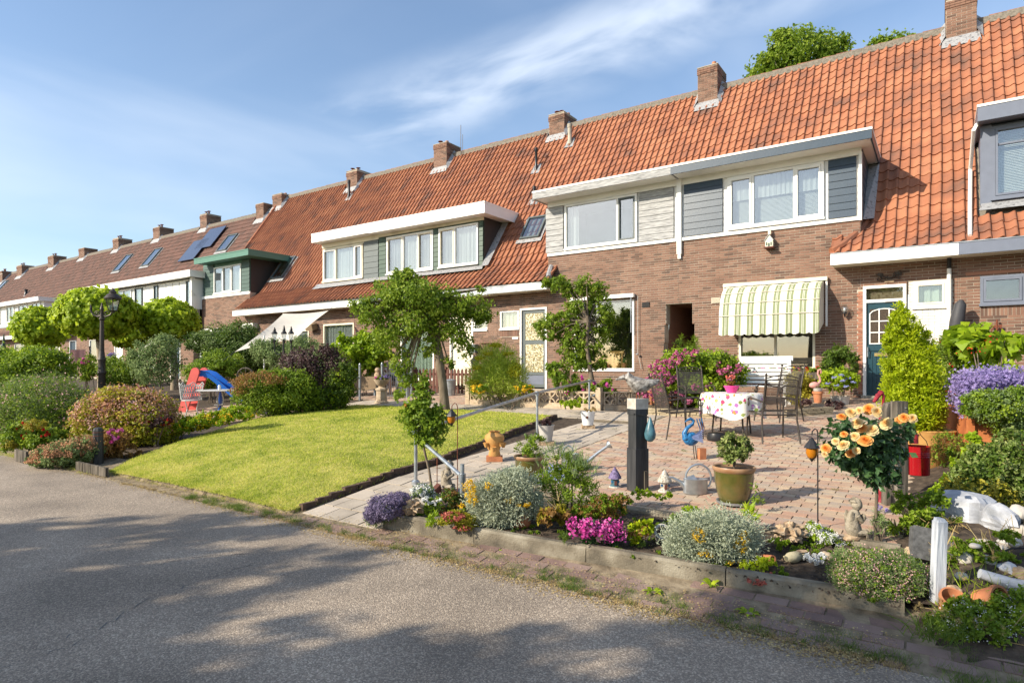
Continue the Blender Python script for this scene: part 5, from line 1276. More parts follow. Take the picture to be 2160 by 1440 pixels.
plant('green_corner_bush', 'green bush at the back corner of the lawn beside the gate', 'bush', [(715, 815, 34, 42), (690, 840, 45, 25), (730, 790, 20, 28), (650, 850, 40, 18)], .055, 'lf_dark', 14.8, 1.8, extras=[('light_leaf', 'lf_lime', 'leaf', .05, .25, None, {})])
plant('grape_vine', 'bright green large leaved vine in front of the cream framed window', 'vine', [(750, 735, 42, 32), (785, 720, 30, 28), (720, 745, 25, 22), (800, 745, 25, 25), (760, 770, 35, 28)], .12, 'lf_lime', 18.8, 1.5, 'heart', droop=.9)
# slide
p = PD(428, 800, 16.3); p.z = gh(0, p.y) + .0; s = T('slide', 'red and blue plastic garden slide behind the white chair', 'slide', p, CR)
k = 16.3 / 1300
def cap_(x0, z0, x1, z1, w, n=8):
    d = Vector((x1 - x0, 0, z1 - z0)).normalized(); nn = Vector((-d.z, 0, d.x)); P0, P1 = Vector((x0, 0, z0)), Vector((x1, 0, z1)); out = [P0 - nn * w, P0 + nn * w]
    for i in range(n + 1): a = math.pi * i / n; out.append(P1 + nn * w * math.cos(a) + d * w * math.sin(a))
    return out
for y in (-.26, .20):
    pl = cap_(-.42, -.05, -.08, 1.02, .11); loc(MB().prism([(q.x, q.y + y, q.z) for q in pl], (0, .07, 0)), 'side_rail', 'slide_red', s)
for i in range(4): a = .12 + i * .2; loc(MB().box(-.46 + a * .36, -.32 + a * .36, -.19, .20, a * 1.0, a * 1.0 + .06), 'step', 'slide_red', s)
vs = []; fs = []; prof = [(-.24, .16), (-.20, .16), (-.18, 0), (.18, 0), (.20, .16), (.24, .16)]; path_ = [(-.12, .94), (.08, .95), (.25, .90), (.5, .70), (.8, .44), (1.1, .24), (1.35, .14)]
for i, (x, z) in enumerate(path_):
    for (y, h_) in prof: vs.append((x, y, z + h_ - .05))
    if i:
        for j in range(5): fs.append(((i - 1) * 6 + j, (i - 1) * 6 + j + 1, i * 6 + j + 1, i * 6 + j))
loc(MB().add(vs, fs), 'chute', 'slide_blue', s, 30)
loc(MB().box(.42, .48, -.10, .10, 0, .68), 'chute_support', 'slide_blue', s)
# white iron chair and table
p = PD(405, 850, 14.6); p.z = gh(0, p.y); c = T('iron_chair', 'white ornate cast iron garden chair in front of the slide', 'chair', p, CR + .5)
loc(MB().lathe([(.22, .42), (.23, .43), (.22, .445), (.02, .44)], n=18), 'seat', 'iron_white', c, 30)
for i in range(4):
    a = math.pi / 4 + i * math.pi / 2; loc(MB().tube([(.2 * math.cos(a), .2 * math.sin(a), .42), (.14 * math.cos(a), .14 * math.sin(a), .22), (.22 * math.cos(a), .22 * math.sin(a), 0)], .013, 6), 'leg', 'iron_white', c)
bk = MB(); A0, A1 = R_(20), R_(200); n = 14
for zt_, rr in ((.80, .27), (.62, .25), (.46, .23)): bk.tube([(rr * math.cos(A0 + (A1 - A0) * i / n), rr * math.sin(A0 + (A1 - A0) * i / n), zt_ + (.05 * math.sin(i * 1.57) if zt_ > .7 else 0)) for i in range(n + 1)], .012, 5)
for i in range(n):
    a, b2 = A0 + (A1 - A0) * i / n, A0 + (A1 - A0) * (i + 1) / n
    bk.tube([(.23 * math.cos(a), .23 * math.sin(a), .46), (.25 * math.cos(b2), .25 * math.sin(b2), .63), (.27 * math.cos(a), .27 * math.sin(a), .80)], .009, 5)
    bk.tube([(.23 * math.cos(b2), .23 * math.sin(b2), .46), (.25 * math.cos(a), .25 * math.sin(a), .63), (.27 * math.cos(b2), .27 * math.sin(b2), .80)], .009, 5)
loc(bk, 'backrest', 'iron_white', c)
p = PD(463, 850, 14.9); p.z = gh(0, p.y); c = T('iron_table', 'white round iron garden table beside the slide', 'table', p, CR)
zt_ = CH + (HV - 822) / FPX * 14.9 - p.z
loc(MB().lathe([(.50, zt_ - .02), (.52, zt_ - .01), (.50, zt_), (.02, zt_)], n=26), 'tabletop', 'iron_white', c, 30)
for i in range(3):
    a = i * 2.09 + .4; loc(MB().tube([(.05 * math.cos(a), .05 * math.sin(a), zt_ - .02), (.09 * math.cos(a), .09 * math.sin(a), zt_ * .6), (.05 * math.cos(a), .05 * math.sin(a), zt_ * .35), (.32 * math.cos(a), .32 * math.sin(a), 0)], .02, 6), 'leg', 'iron_white', c)
loc(MB().lathe([(.12, zt_ * .42), (.12, zt_ * .44)], n=12), 'lower_ring', 'iron_white', c)
single('small_lantern', 'little white candle jar standing on the white iron table', 'candle jar', MB().lathe([(.03, 0), (.035, .01), (.035, .10), (.02, .12)], n=10), 'enamel_white', (p.x, p.y, p.z + zt_), 40)
p = PD(300, 812, 21.5); single('chimney_pot_ornament', 'rusty brown old chimney pot standing in the left garden', 'chimney pot', MB().lathe([(.17, -.4), (.16, .0), (.14, .08), (.13, .42), (.16, .46), (.17, .56), (.15, .60), (.13, .60), (.12, .3)], n=16), 'rust', (p.x, p.y, p.z), 40)
# shade sail: cloth stretched between four fixings
sail = thing('shade_sail', 'beige triangular shade sail stretched over the left garden', 'shade sail', (-18, 13, .9)); A, B, C_, Dd = PD(495, 742, 18.6), PD(598, 661, 22.6), PD(693, 655, 23.2), PD(622, 716, 19.6)
vs = []; fs = []; n = 16
for i in range(n + 1):
    for j in range(n + 1):
        s_, t_ = i / n, j / n
        q = (A * (1 - s_) + B * s_) * (1 - t_) + (Dd * (1 - s_) + C_ * s_) * t_
        e = 4 * s_ * (1 - s_) * (1 if j in (0, n) else .8); q2 = q.copy()
        cen = (A + B + C_ + Dd) / 4; q2 = q.lerp(cen, .10 * (4 * s_ * (1 - s_) * abs(2 * t_ - 1) + 4 * t_ * (1 - t_) * abs(2 * s_ - 1)))
        q2.z -= .12 * 16 * s_ * (1 - s_) * t_ * (1 - t_); vs.append(tuple(q2))
for i in range(n):
    for j in range(n): fs.append((i * (n + 1) + j, (i + 1) * (n + 1) + j, (i + 1) * (n + 1) + j + 1, i * (n + 1) + j + 1))
MB().add(vs, fs).build('cloth', 'sail', sail, smooth=True)
MB().tube([vs[-1], P(710, 640, 15.3)], .008, 5).tube([vs[0], PD(470, 760, 17.8)], .008, 5).build('rope', 'plastic_black', sail)
pl = MB().tube([(Dd.x, Dd.y, gh(0, Dd.y)), tuple(vs[n])], .03, 8); pl.tube([(vs[n * (n + 1)][0], vs[n * (n + 1)][1], .8), vs[n * (n + 1)]], .03, 8); pl.build('pole', 'cream', sail)
q = PD(557, 740, 19.0); single('white_pole', 'thin white pole under the left half of the shade sail', 'pole', MB().tube([(0, 0, 0), (0, 0, 1.95)], .022, 8), 'white', (q.x, q.y, gh(0, q.y)), 40)
# garden lamp with three lanterns
p = PD(598, 740, 17.2); p.z = gh(0, p.y); g3 = T('garden_lamp', 'dark garden lamp post with three lanterns before the shade sail', 'garden lamp', p, CR); k = 17.2 / 1300
def z3(v): return CH + (HV - v) / FPX * 17.2 - p.z
loc(MB().tube([(0, 0, 0), (0, 0, z3(715))], [.035, .022], 8), 'post', 'black_iron', g3, 30)
for du, vt in ((-19, 690), (1, 686), (16, 688)):
    x = du * k; loc(MB().tube([(0, 0, z3(745)), (x * .7, 0, z3(748)), (x, 0, z3(740)), (x, 0, z3(722))], .014, 6), 'arm', 'black_iron', g3, 30)
    l_ = loc(MB().lathe([(.02, z3(724)), (.05, z3(718)), (.052, z3(717))], (x, 0, 0), 6).lathe([(.085, z3(704)), (.09, z3(703)), (.035, z3(697)), (.045, z3(696)), (.012, z3(vt))], (x, 0, 0), 8), 'lantern', 'black_iron', g3, 30)
    loc(MB().lathe([(.04, z3(717)), (.07, z3(704))], (x, 0, 0), 6, close=False), 'lantern_glass', 'glass', l_)
# wall items on the fourth house
q = P(663, 690, 15.88); single('wall_speaker', 'dark brown wall lamp box beside the cream framed window', 'wall box', MB().cbox((0, -.14, 0), (.42, .28, .24), tilt=(.3, 0)), 'wicker', (q.x, q.y, q.z))
q = PD(518, 790, 17.5); wv = T('wagon_wheel', 'old wooden wagon wheel top showing above the bushes', 'wheel', (q.x, q.y, gh(0, q.y)), CR)
q.z -= wv.location.z
zc = q.z - .05
loc(MB().tube([(.24 * math.cos(a), 0, zc + .24 * math.sin(a)) for a in [i * math.tau / 20 for i in range(21)]], .025, 6), 'rim', 'old_timber', wv, 30)
for i in range(8): a = i * math.tau / 8; loc(MB().tube([(.03 * math.cos(a), 0, zc + .03 * math.sin(a)), (.23 * math.cos(a), 0, zc + .23 * math.sin(a))], .012, 5), 'spoke', 'old_timber', wv)
# striped metal canopy of the end house
cp = thing('porch_canopy', 'white striped sloping canopy at the end house behind the ball tree', 'canopy', (-29, 14.8, .6)); a, b2, c2, d2 = P(405, 725, 14.4), P(478, 716, 14.4), P(478, 692, 15.5), P(430, 695, 15.5)
N_ = 9
for i in range(N_):
    t0, t1 = i / N_, (i + .85) / N_
    MB().prism([a.lerp(b2, t0), a.lerp(b2, t1), d2.lerp(c2, t1), d2.lerp(c2, t0)], (0, 0, .03)).build('slat', 'white' if i % 2 else 'pot_grey', cp)
MB().tube([a, b2], .03, 6).build('front_rail', 'white', cp)
# towel on a drying rack
q = PD(165, 755, 26); tw = T('towel', 'pale pink towel hanging on a rack behind the hedge', 'towel', (q.x, q.y, gh(0, q.y)), CR); q.z -= tw.location.z
vs, fs = wavy(-.35, .35, q.z - .35, q.z + .35, 0, .04, 12); loc(MB().add(vs, fs), 'cloth', 'flamingo', tw); loc(MB().tube([(.2, .1, 0), (.45, .1, q.z + .5)], .02, 5).tube([(.6, .1, 0), (.4, .1, q.z + .5)], .02, 5), 'rack', 'old_timber', tw)
q = PD(8, 740, 27); um = T('folded_parasol', 'folded dark green parasol at the left edge', 'parasol', (q.x, q.y, gh(0, q.y)), 0); loc(MB().lathe([(.02, 0), (.02, 1.2), (.13, 1.25), (.09, 1.9), (.02, 2.5)], n=8), 'canopy', 'green_paint', um, 40)
# ---- back gate
g0, g1 = at(759, 842), at(868, 838); ga = thing('garden_gate', 'pale blue-grey iron gate with hooped bars beside the stone urn', 'gate', g0); gd = (g1 - g0); gl = gd.length; ga.rotation_euler.z = math.atan2(gd.y, gd.x)
for x, h_ in ((0, 1.0), (gl * .43, 1.02), (gl * .92, .98), (gl, 1.05)): loc(MB().lathe([(.035, -.05), (.035, h_ - .06), (.05, h_ - .05), (.03, h_ - .03), (.035, h_), (.01, h_ + .04)], (x, 0, 0), 8), 'post', 'steel_rail', ga, 40)
bars = 10
for i in range(bars): x = gl * .46 + (gl * .44) * (i + .5) / bars; h_ = .78 + .12 * math.sin(math.pi * (i + .5) / bars); loc(MB().tube([(x, 0, .08), (x, 0, h_)], .009, 5), 'bar', 'steel_rail', ga)
for i in range(5): x = gl * .46 + gl * .44 * (2 * i + 1) / bars; loc(MB().tube(spiral((x, 0, .84), gl * .022, gl * .022, 0, math.pi, 8), .009, 5), 'hoop', 'steel_rail', ga)
for z in (.10, .74): loc(MB().box(gl * .44, gl * .92, -.012, .012, z - .012, z + .012), 'rail', 'steel_rail', ga)
loc(MB().tube([(-.35, 0, .0), (-.35, 0, .7), (-.3, 0, .85), (-.2, 0, .9), (-.08, 0, .85)], .012, 6).tube([(-.35, 0, .62), (0, 0, .62)], .012, 6), 'side_hoop', 'steel_rail', ga, 30)
# picket fence
F0, F1 = P(872, 800, 13.9), P(1006, 800, 13.9); fn = thing('picket_fence', 'reddish brown picket fence behind the umbrella tree', 'fence', (F0.x, 13.9, gh(0, 13.9)))
W_ = F1.x - F0.x; n = int(W_ / .135); me = MB().prism([(-.042, 0, .04), (.042, 0, .04), (.042, 0, .70), (0, 0, .76), (-.042, 0, .70)], (0, .018, 0)).mesh('picket', 'fence_brown')
for i in range(n + 1): o = bpy.data.objects.new('picket', me); COL.objects.link(o); o.parent = fn; o.location = (i * W_ / n, 0, random.uniform(-.01, .01)); o.rotation_euler.y = random.uniform(-.015, .015)
for z in (.15, .55): loc(MB().box(-.05, W_ + .05, .019, .05, z, z + .07), 'rail', 'fence_brown', fn)
for x in (0, W_ / 2, W_): loc(MB().box(x - .035, x + .035, .051, .12, -.1, .8), 'post', 'fence_brown', fn)
# galvanised bin
p = at(950, 834); b = T('metal_bin', 'galvanised ribbed metal bin beside the umbrella tree', 'bin', p); kk = dist(p) / FPX; r = 12 * kk; h_ = 33 * kk
loc(MB().lathe([(r * .8, 0), (r * .97, h_ * .95), (r * .92, h_ * .95), (r * .75, .03)], n=20), 'body', 'galv', b, 40); loc(MB().lathe([(r * 1.06, h_ * .94), (r * 1.1, h_ * .97), (r * 1.0, h_ * 1.0), (r * .3, h_ * 1.06), (.02, h_ * 1.08)], n=20), 'lid', 'galv', b, 40)
# stone urn with pansies
p = at(805, 850); U = T('stone_urn', 'tan stone urn on an octagonal pedestal with purple pansies', 'planter', p); k = dist(p) / FPX
loc(MB().lathe([(15 * k, 0), (15 * k, 3 * k), (11.5 * k, 5 * k), (11 * k, 26 * k), (13.5 * k, 28 * k), (13 * k, 31 * k), (8 * k, 33 * k)], n=8), 'pedestal', 'concrete_tan', U)
loc(MB().lathe([(7 * k, 33 * k), (6 * k, 36 * k), (11 * k, 39 * k), (16 * k, 48 * k), (17 * k, 50 * k), (15 * k, 50 * k), (12 * k, 44 * k)], n=20), 'bowl', 'concrete_tan', U, 40)
z = 52 * k
aloc(cloud([((0, 0, z), (14 * k, 12 * k, 4 * k))], .05, 2.5), 'foliage', 'lf_mid', U); aloc(cloud([((5 * k, 0, z + 3 * k), (11 * k, 8 * k, 4 * k))], .045, 1.5, 'petal', inner=0), 'blossom', 'fl_purple', U); aloc(cloud([((-9 * k, 0, z + 1 * k), (6 * k, 6 * k, 3 * k))], .04, 1.2, 'petal', inner=0), 'pink_blossom', 'fl_mag', U)
q = PD(797, 792, 17.4); ow = T('stone_owl', 'brown stone owl figure on a post behind the urn', 'figurine', (q.x, q.y, gh(0, q.y))); q.z -= ow.location.z
loc(MB().blob((0, 0, q.z), (.10, .09, .14), .1, 2).blob((0, -.01, q.z + .15), (.085, .08, .08), .1, 3), 'body', 'stone_brown', ow, True); loc(MB().box(-.05, .05, -.05, .05, 0, q.z - .1), 'post', 'old_timber', ow)
# bench with brown cloth, grey box, seated person behind the gate
p = PD(772, 800, 18.9); p.z = gh(0, p.y); bn = T('covered_table', 'low garden table covered with a brown checked cloth behind the gate', 'table', p, CR - .25)
vs = []; fs = []
loc(MB().box(-.50, .50, -.3, .3, .52, .56), 'tabletop', 'old_timber', bn)
c_ = MB(); c_.box(-.53, .53, -.34, .34, .563, .58); c_.add([(-.53, -.345, .57), (.53, -.345, .57), (.53, -.36, .22), (.2, -.37, .16), (-.2, -.36, .14), (-.53, -.36, .16)], [(0, 1, 2, 3, 4, 5)]).add([(.54, -.34, .57), (.54, .34, .57), (.55, .34, .25), (.55, -.34, .22)], [(0, 1, 2, 3)]); loc(c_, 'cloth', 'wicker', bn)
for x in (-.42, .42):
    for y in (-.25, .25): loc(MB().box(x - .025, x + .025, y - .025, y + .025, 0, .52), 'leg', 'steel_rail', bn)
p = PD(851, 815, 18.3); p.z = gh(0, p.y); single('grey_box', 'grey storage box standing just behind the gate', 'box', MB().box(-.2, .2, -.2, .2, 0, .5).box(-.21, .21, -.21, .21, .5, .53), 'zinc', p, rz=CR)
def person_seated(p, rz):
    t = T('person', 'person in pale pink shirt and dark shorts sitting behind the gate', 'person', p, rz)
    me = bpy.data.meshes.new('body')
    J = [(0, 0, .46), (0, .02, .62), (0, .03, .80), (0, .02, .95), (0, 0, 1.03), (0, -.01, 1.12), (0, -.01, 1.20),
         (-.18, .02, .92), (-.24, -.06, .68), (-.18, -.24, .60), (-.14, -.32, .60), (.18, .02, .92), (.24, -.06, .68), (.18, -.24, .60), (.14, -.32, .60),
         (-.10, -.02, .45), (-.12, -.42, .47), (-.13, -.44, .08), (-.13, -.56, .03), (.10, -.02, .45), (.12, -.42, .47), (.13, -.44, .08), (.13, -.56, .03)]
    E_ = [(0, 1), (1, 2), (2, 3), (3, 4), (4, 5), (5, 6), (3, 7), (7, 8), (8, 9), (9, 10), (3, 11), (11, 12), (12, 13), (13, 14), (0, 15), (15, 16), (16, 17), (17, 18), (0, 19), (19, 20), (20, 21), (21, 22)]
    Rr = [.14, .12, .14, .12, .055, .08, .09, .065, .045, .035, .03, .065, .045, .035, .03, .10, .065, .04, .035, .10, .065, .04, .035]
    me.from_pydata(J, E_, []); me.update(); o = bpy.data.objects.new('body', me); COL.objects.link(o); o.parent = t
    sk = o.modifiers.new('s', 'SKIN'); o.modifiers.new('u', 'SUBSURF').levels = 1; o.modifiers['u'].render_levels = 1
    for i, sv in enumerate(me.skin_vertices[0].data): sv.radius = (Rr[i], Rr[i] * .8); sv.use_root = i == 0
    me.materials.append(MATS['skin'])
    sh = MB().lathe([(.17, .44), (.165, .55), (.155, .7), (.17, .86), (.13, .97), (.07, 1.01)], (0, .02, 0), 16, sx=1.15, sy=.85)
    for s_ in (-1, 1): sh.tube([(s_ * .15, .02, .93), (s_ * .22, -.02, .80), (s_ * .25, -.06, .70)], [.085, .075, .065], 8)
    loc(sh, 'shirt', 'shirt', t, True)
    st_ = MB()
    for s_ in (-1, 1): st_.tube([(s_ * .09, .05, .46), (s_ * .12, -.35, .485)], [.13, .095], 10)
    loc(st_, 'shorts', 'shorts', t, True)
    loc(MB().blob((0, .01, 1.19), (.10, .115, .11), .05, 3), 'hair', 'hair', t, True)
    loc(MB().box(-.25, .25, -.12, .28, .36, .40).box(-.25, .25, .24, .28, .4, .9).box(-.24, -.2, -.1, -.06, 0, .36).box(.2, .24, -.1, -.06, 0, .36).box(-.24, -.2, .22, .26, 0, .36).box(.2, .24, .22, .26, 0, .36), 'seat', 'white', t)
p = PD(828, 800, 19.3); p.z = gh(0, p.y); person_seated(p, CR + .3)
plant('hanging_basket', 'small hanging basket of green leaves on the dark brick corner', 'hanging basket', [(807, 742, 8, 8)], .07, 'lf_mid', 21, 2, floor=False, stems=0)
# ---- umbrella-shaped pear tree
p = at(938, 870); dt = dist(p)
def tp(u, v, d=dt): q = PD(u, v, d); return (q.x, q.y, q.z)
L8 = [lobe(a[0], a[1], a[2] * .88, a[3] * .84, dt) for a in [(880, 625, 78, 36), (830, 615, 48, 32), (940, 640, 60, 38), (1000, 645, 38, 34), (790, 655, 42, 32), (762, 640, 30, 18), (875, 680, 62, 36), (820, 700, 42, 38), (845, 755, 24, 42), (862, 800, 18, 30), (840, 830, 14, 16),
                             (960, 700, 36, 38), (985, 730, 20, 24), (905, 730, 24, 22), (1022, 668, 20, 26), (945, 762, 14, 16), (860, 590, 36, 20), (850, 575, 20, 14), (1012, 610, 14, 8)]]
tree('umbrella_pear_tree', 'spreading umbrella-shaped fruit tree on the back of the lawn', 'x' and (p.x, p.y, p.z), [tp(940, 872), tp(934, 810), tp(925, 750), tp(914, 700), tp(905, 655)], [.115, .10, .095, .085, .075], L8, .078, 'lf_tree', 1.2, 'leaf', droop=1.0, clump=34, cr=.34, limbs=34)
# ---- cloud-pruned small tree in the walled bed
p = PD(1248, 840, 14.2); p.z = gh(0, p.y); dt = 14.2
L9 = [lobe(*a, dt) for a in [(1172, 598, 30, 14), (1205, 612, 28, 16), (1240, 602, 26, 20), (1262, 622, 22, 24), (1225, 650, 32, 18), (1265, 662, 28, 24), (1160, 678, 28, 16), (1140, 690, 16, 18), (1165, 705, 26, 12), (1200, 665, 26, 16), (1222, 692, 36, 26),
                             (1275, 700, 20, 24), (1200, 728, 28, 22), (1240, 735, 30, 22), (1215, 760, 36, 20), (1262, 760, 20, 18), (1282, 672, 14, 16)]]
tree('cloud_tree', 'small tree with separate leafy clumps before the large window', (p.x, p.y, p.z), [tp(1250, 850), tp(1250, 810), tp(1244, 775), tp(1238, 730), tp(1240, 680)], [.065, .06, .05, .04, .03], L9, .07, 'lf_tree', 1.25, 'leaf', droop=.5, clump=24, cr=.25, limbs=30)
# plants behind the pattern wall
plant('fennel', 'tall feathery fennel with yellow flower heads behind the pattern wall', 'plant', [(1030, 790, 36, 45), (1065, 785, 40, 50), (1085, 800, 28, 32), (1010, 800, 24, 30), (1045, 755, 34, 28)], .10, 'lf_fennel', 14.6, 4.0, 'needle', outw=.6, droop=-1.0, inner=.3, cr=.35, extras=[('umbel', 'fl_dill', 'petal', .04, 1.6, [(1045, 728, 14, 4), (1012, 755, 12, 4), (1070, 745, 14, 4), (1085, 780, 14, 14), (1005, 775, 10, 4), (1030, 745, 12, 4), (1000, 805, 10, 6)], {})])
plant('marigold_clump', 'orange and yellow low flowers at the foot of the fennel', 'flowers', [(1010, 820, 18, 10), (1100, 818, 14, 10), (1118, 820, 10, 8)], .06, 'lf_mid', 14.0, 1.2, extras=[('blossom', 'fl_yellow', 'petal', .04, .5, None, {})])
plant('rose_shrub', 'arching rose shrub with a few pink blooms left of the small tree', 'shrub', [(1178, 785, 26, 22), (1195, 805, 30, 24), (1225, 815, 30, 16), (1165, 775, 14, 12)], .07, 'lf_mid', 13.9, 1.1, extras=[('blossom', 'fl_mag', 'petal', .05, 1.2, [(1198, 804, 5, 4), (1228, 797, 5, 4), (1230, 820, 4, 3), (1196, 828, 4, 4)], {'clump': 20})])
plant('rose_shrub', 'leafy rose shrub at the right post of the pattern wall', 'shrub', [(1268, 815, 24, 18), (1285, 825, 14, 12)], .07, 'lf_mid', 13.6, 1.3, extras=[('blossom', 'fl_mag', 'petal', .05, 1.2, [(1252, 808, 4, 5), (1280, 810, 4, 4), (1293, 822, 3, 3)], {'clump': 20})])
plant('wall_weed', 'green weed with tiny flowers growing in front of the pattern wall', 'weed', [(1200, 850, 18, 9), (1222, 848, 14, 8)], .05, 'lf_lime', 12.9, 1.2, stems=0)
# ---- concrete pattern wall
pw = thing('pattern_wall', 'low tan concrete screen wall of star blocks with square pillars', 'garden wall', (-9.72, 12.08, gh(0, 12.08)))
s_ = .292; hb = .27; mb = MB(); e = .022; y0, y1 = -.04, .04
mb.box(-s_ / 2, -s_ / 2 + e, y0, y1, 0, hb).box(s_ / 2 - e, s_ / 2, y0, y1, 0, hb).box(-s_ / 2 + e, s_ / 2 - e, y0, y1, 0, e).box(-s_ / 2 + e, s_ / 2 - e, y0, y1, hb - e, hb)
for sx in (-1, 1):
    for sz in (0, 1):
        cx, cz = sx * s_ / 2, hb * sz; pts = []
        for i in range(6):
            a = math.pi / 2 * i / 5; pts.append((cx - sx * (s_ / 2 - .012) * math.cos(a), 0, cz + (1 if sz == 0 else -1) * (hb / 2 - .012) * math.sin(a)))
        for a, b in zip(pts[:-1], pts[1:]):
            d = (Vector(b) - Vector(a)).normalized(); nn = Vector((-d.z, 0, d.x)) * .012; A_, B_ = Vector(a), Vector(b)
            mb.prism([A_ - nn + Vector((0, y0 + .006, 0)), B_ - nn + Vector((0, y0 + .006, 0)), B_ + nn + Vector((0, y0 + .006, 0)), A_ + nn + Vector((0, y0 + .006, 0))], (0, .068, 0))
me = mb.mesh('star_block', 'concrete_tan')
def pwall(a, b):
    a, b = Vector(a), Vector(b); n = max(1, round((b - a).length / .3)); dr = (b - a) / n; ang = math.atan2(dr.y, dr.x)
    for i in range(n): o = bpy.data.objects.new('star_block', me); COL.objects.link(o); o.parent = pw; c = a + dr * (i + .5); o.location = (c.x, c.y, .10 + c.z); o.rotation_euler = (random.uniform(-.02, .02), 0, ang)
    M = Matrix.Translation(a) @ Matrix.Rotation(ang, 4, 'Z'); q = MB(); q.x = M; L_ = (b - a).length; q.box(0, L_, -.06, .06, -.1, .098); loc(q, 'base_course', 'concrete_tan', pw)
    q = MB(); q.x = M; q.box(0, L_, -.045, .045, .372, .395); loc(q, 'coping', 'concrete_tan', pw)
pwall((.06, 0, 0), (3.55, 0, 0)); pwall((3.68, .05, 0), (4.5, 1.05, .06))
for c in ((-.02, 0), (3.62, 0)): loc(MB().cbox((c[0], c[1], .20), (.12, .12, .58)), 'pillar', 'concrete_tan', pw)
# ---- handrails of scaffold tube
hr = thing('handrail', 'long galvanised tube handrail along the path ending in a loop', 'handrail', (-5.4, 5.5, .2))
pa, pb, pc, pd_ = at(877, 1022), at(975, 1072), at(1133, 922), at(1243, 868)
def up(p, v): d = dist(p); return Vector((p.x, p.y, CH + (HV - v) / FPX * d))
ta, tb, tc, td = up(pa, 910), up(pb, 1005), up(pc, 828), up(pd_, 803)
ext = tc + (td - tc) * 1.06
MB().tube([ta, tc, ext], .0215, 10).build('rail', 'galv', hr, smooth=True)
for a, b in ((pa, ta), (pc, tc), (pd_, td)): MB().tube([a - Vector((0, 0, .1)), b], .0215, 10).build('post', 'galv', hr, smooth=True)
x = ext - Vector((0, 0, .28)); MB().tube([ext, ext + Vector((.04, .1, -.04)), x + Vector((.06, .12, 0)), x + Vector((.0, .05, -.06)), Vector((pd_.x, pd_.y, x.z - .08))], .02, 8).build('end_loop', 'galv', hr, smooth=True)
for c in (ta, tc, td): MB().lathe([(.034, -.05), (.034, .03)], c, 10).build('clamp', 'galv', hr, smooth=40)
MB().lathe([(.05, 0), (.05, .04), (.03, .06)], pa, 10).build('foot', 'galv', hr, smooth=40)
h2 = thing('handrail', 'short sloping galvanised tube handrail next to the rose standard', 'handrail', (pb.x, pb.y, pb.z))
MB().tube([ta + Vector((-.08, -.03, .02)), tb], .0215, 10).build('rail', 'galv', h2, smooth=True); MB().tube([pb - Vector((0, 0, .12)), up(pb, 978)], .0235, 10).build('post', 'galv', h2, smooth=True)
MB().lathe([(.036, -.05), (.036, .03)], tb + Vector((0, 0, .0)), 10).build('clamp', 'galv', h2, smooth=40)
# ================================================================== PATIO
def K(p): return dist(p) / FPX
def potmesh(prof, n=24, sx=1): return MB().lathe(prof, n=n, sx=sx)
# awning
aw = thing('awning', 'curved green and cream striped awning over the front window', 'awning', (-3.33, 15.88, 3.0))
ax0, ax1 = -1.10, 1.10; prof = [(-.02, .56), (-.26, .50), (-.46, .38), (-.60, .20), (-.68, -.02), (-.72, -.28), (-.73, -.56)]
def curve(t):
    q = t * (len(prof) - 1); i = min(int(q), len(prof) - 2); f = q - i; a, b = prof[i], prof[i + 1]; return (a[0] + (b[0] - a[0]) * f, a[1] + (b[1] - a[1]) * f)
vs = []; fs = []; NX, NT = 44, 24
for j in range(NT + 1):
    y, z = curve(j / NT)
    for i in range(NX + 1): vs.append((ax0 + (ax1 - ax0) * i / NX, y + (.012 * abs(math.sin(j / NT * math.pi * 4)) - .0), z))
for j in range(NT):
    for i in range(NX): a = j * (NX + 1) + i; fs.append((a, a + 1, a + NX + 2, a + NX + 1))
n0 = len(vs)
for i in range(4 * NX + 1):
    x = ax0 + (ax1 - ax0) * i / (4 * NX); vs += [(x, -.735, -.56), (x, -.74, -.66 - .035 * abs(math.sin((x - ax0) * math.pi / .2)))]
    if i: q = n0 + 2 * i; fs.append((q - 2, q, q + 1, q - 1))
loc(MB().add(vs, fs), 'canopy', 'awning_cloth', aw, 60)
for s_ in (0, 1):
    x = ax1 if s_ else ax0; pts = [(x, *curve(j / 12)) for j in range(13)] + [(x, -.73, -.66), (x, -.05, -.42)]
    vs = pts[:-1]; cpt = (x, -.02, .35); vv = [cpt] + pts; ff = [(0, i, i + 1) for i in range(1, len(pts))]
    vv2 = [(p[0] + (.002 if s_ else -.002), p[1], p[2]) for p in vv]
    M2 = MB().add(vv2, ff); o = loc(M2, 'side_cloth', 'awning_side' if 'awning_side' in MATS else 'sail', aw)
for j in (4, 9, 14, 19): y, z = curve(j / NT); loc(MB().tube([(ax0, y - .012, z), (ax1, y - .012, z)], .009, 5), 'rib', 'cream', aw)
loc(MB().box(ax0 - .08, ax1 + .08, -.10, .0, .56, .64), 'head_box', 'cream', aw)
for x in (ax0 - .06, ax1 + .06): loc(MB().box(x - .02, x + .02, -.06, -.005, -.5, .56), 'wall_rail', 'white', aw)
wc_ = thing('awning_cassette', 'white awning cassette above the large left window', 'awning', (-7.9, 15.85, 3.5)); loc(MB().box(-1.02, .98, -.10, .03, -.03, .07), 'cassette', 'white', wc_)
loc(MB().tube([(.90, -.06, -.02), (.90, -.06, -1.0)], .018, 8), 'guide_arm', 'zinc', wc_); loc(MB().tube([(1.08, -.02, 0), (1.08, -.02, -1.55), (1.18, -.02, -2.0)], .008, 5), 'pull_cord', 'pot_grey', wc_)
loc(MB().lathe([(.03, -.02), (.045, 0), (.03, .02)], (1.08, -.05, -1.6), 10), 'cord_winder', 'zinc', wc_)
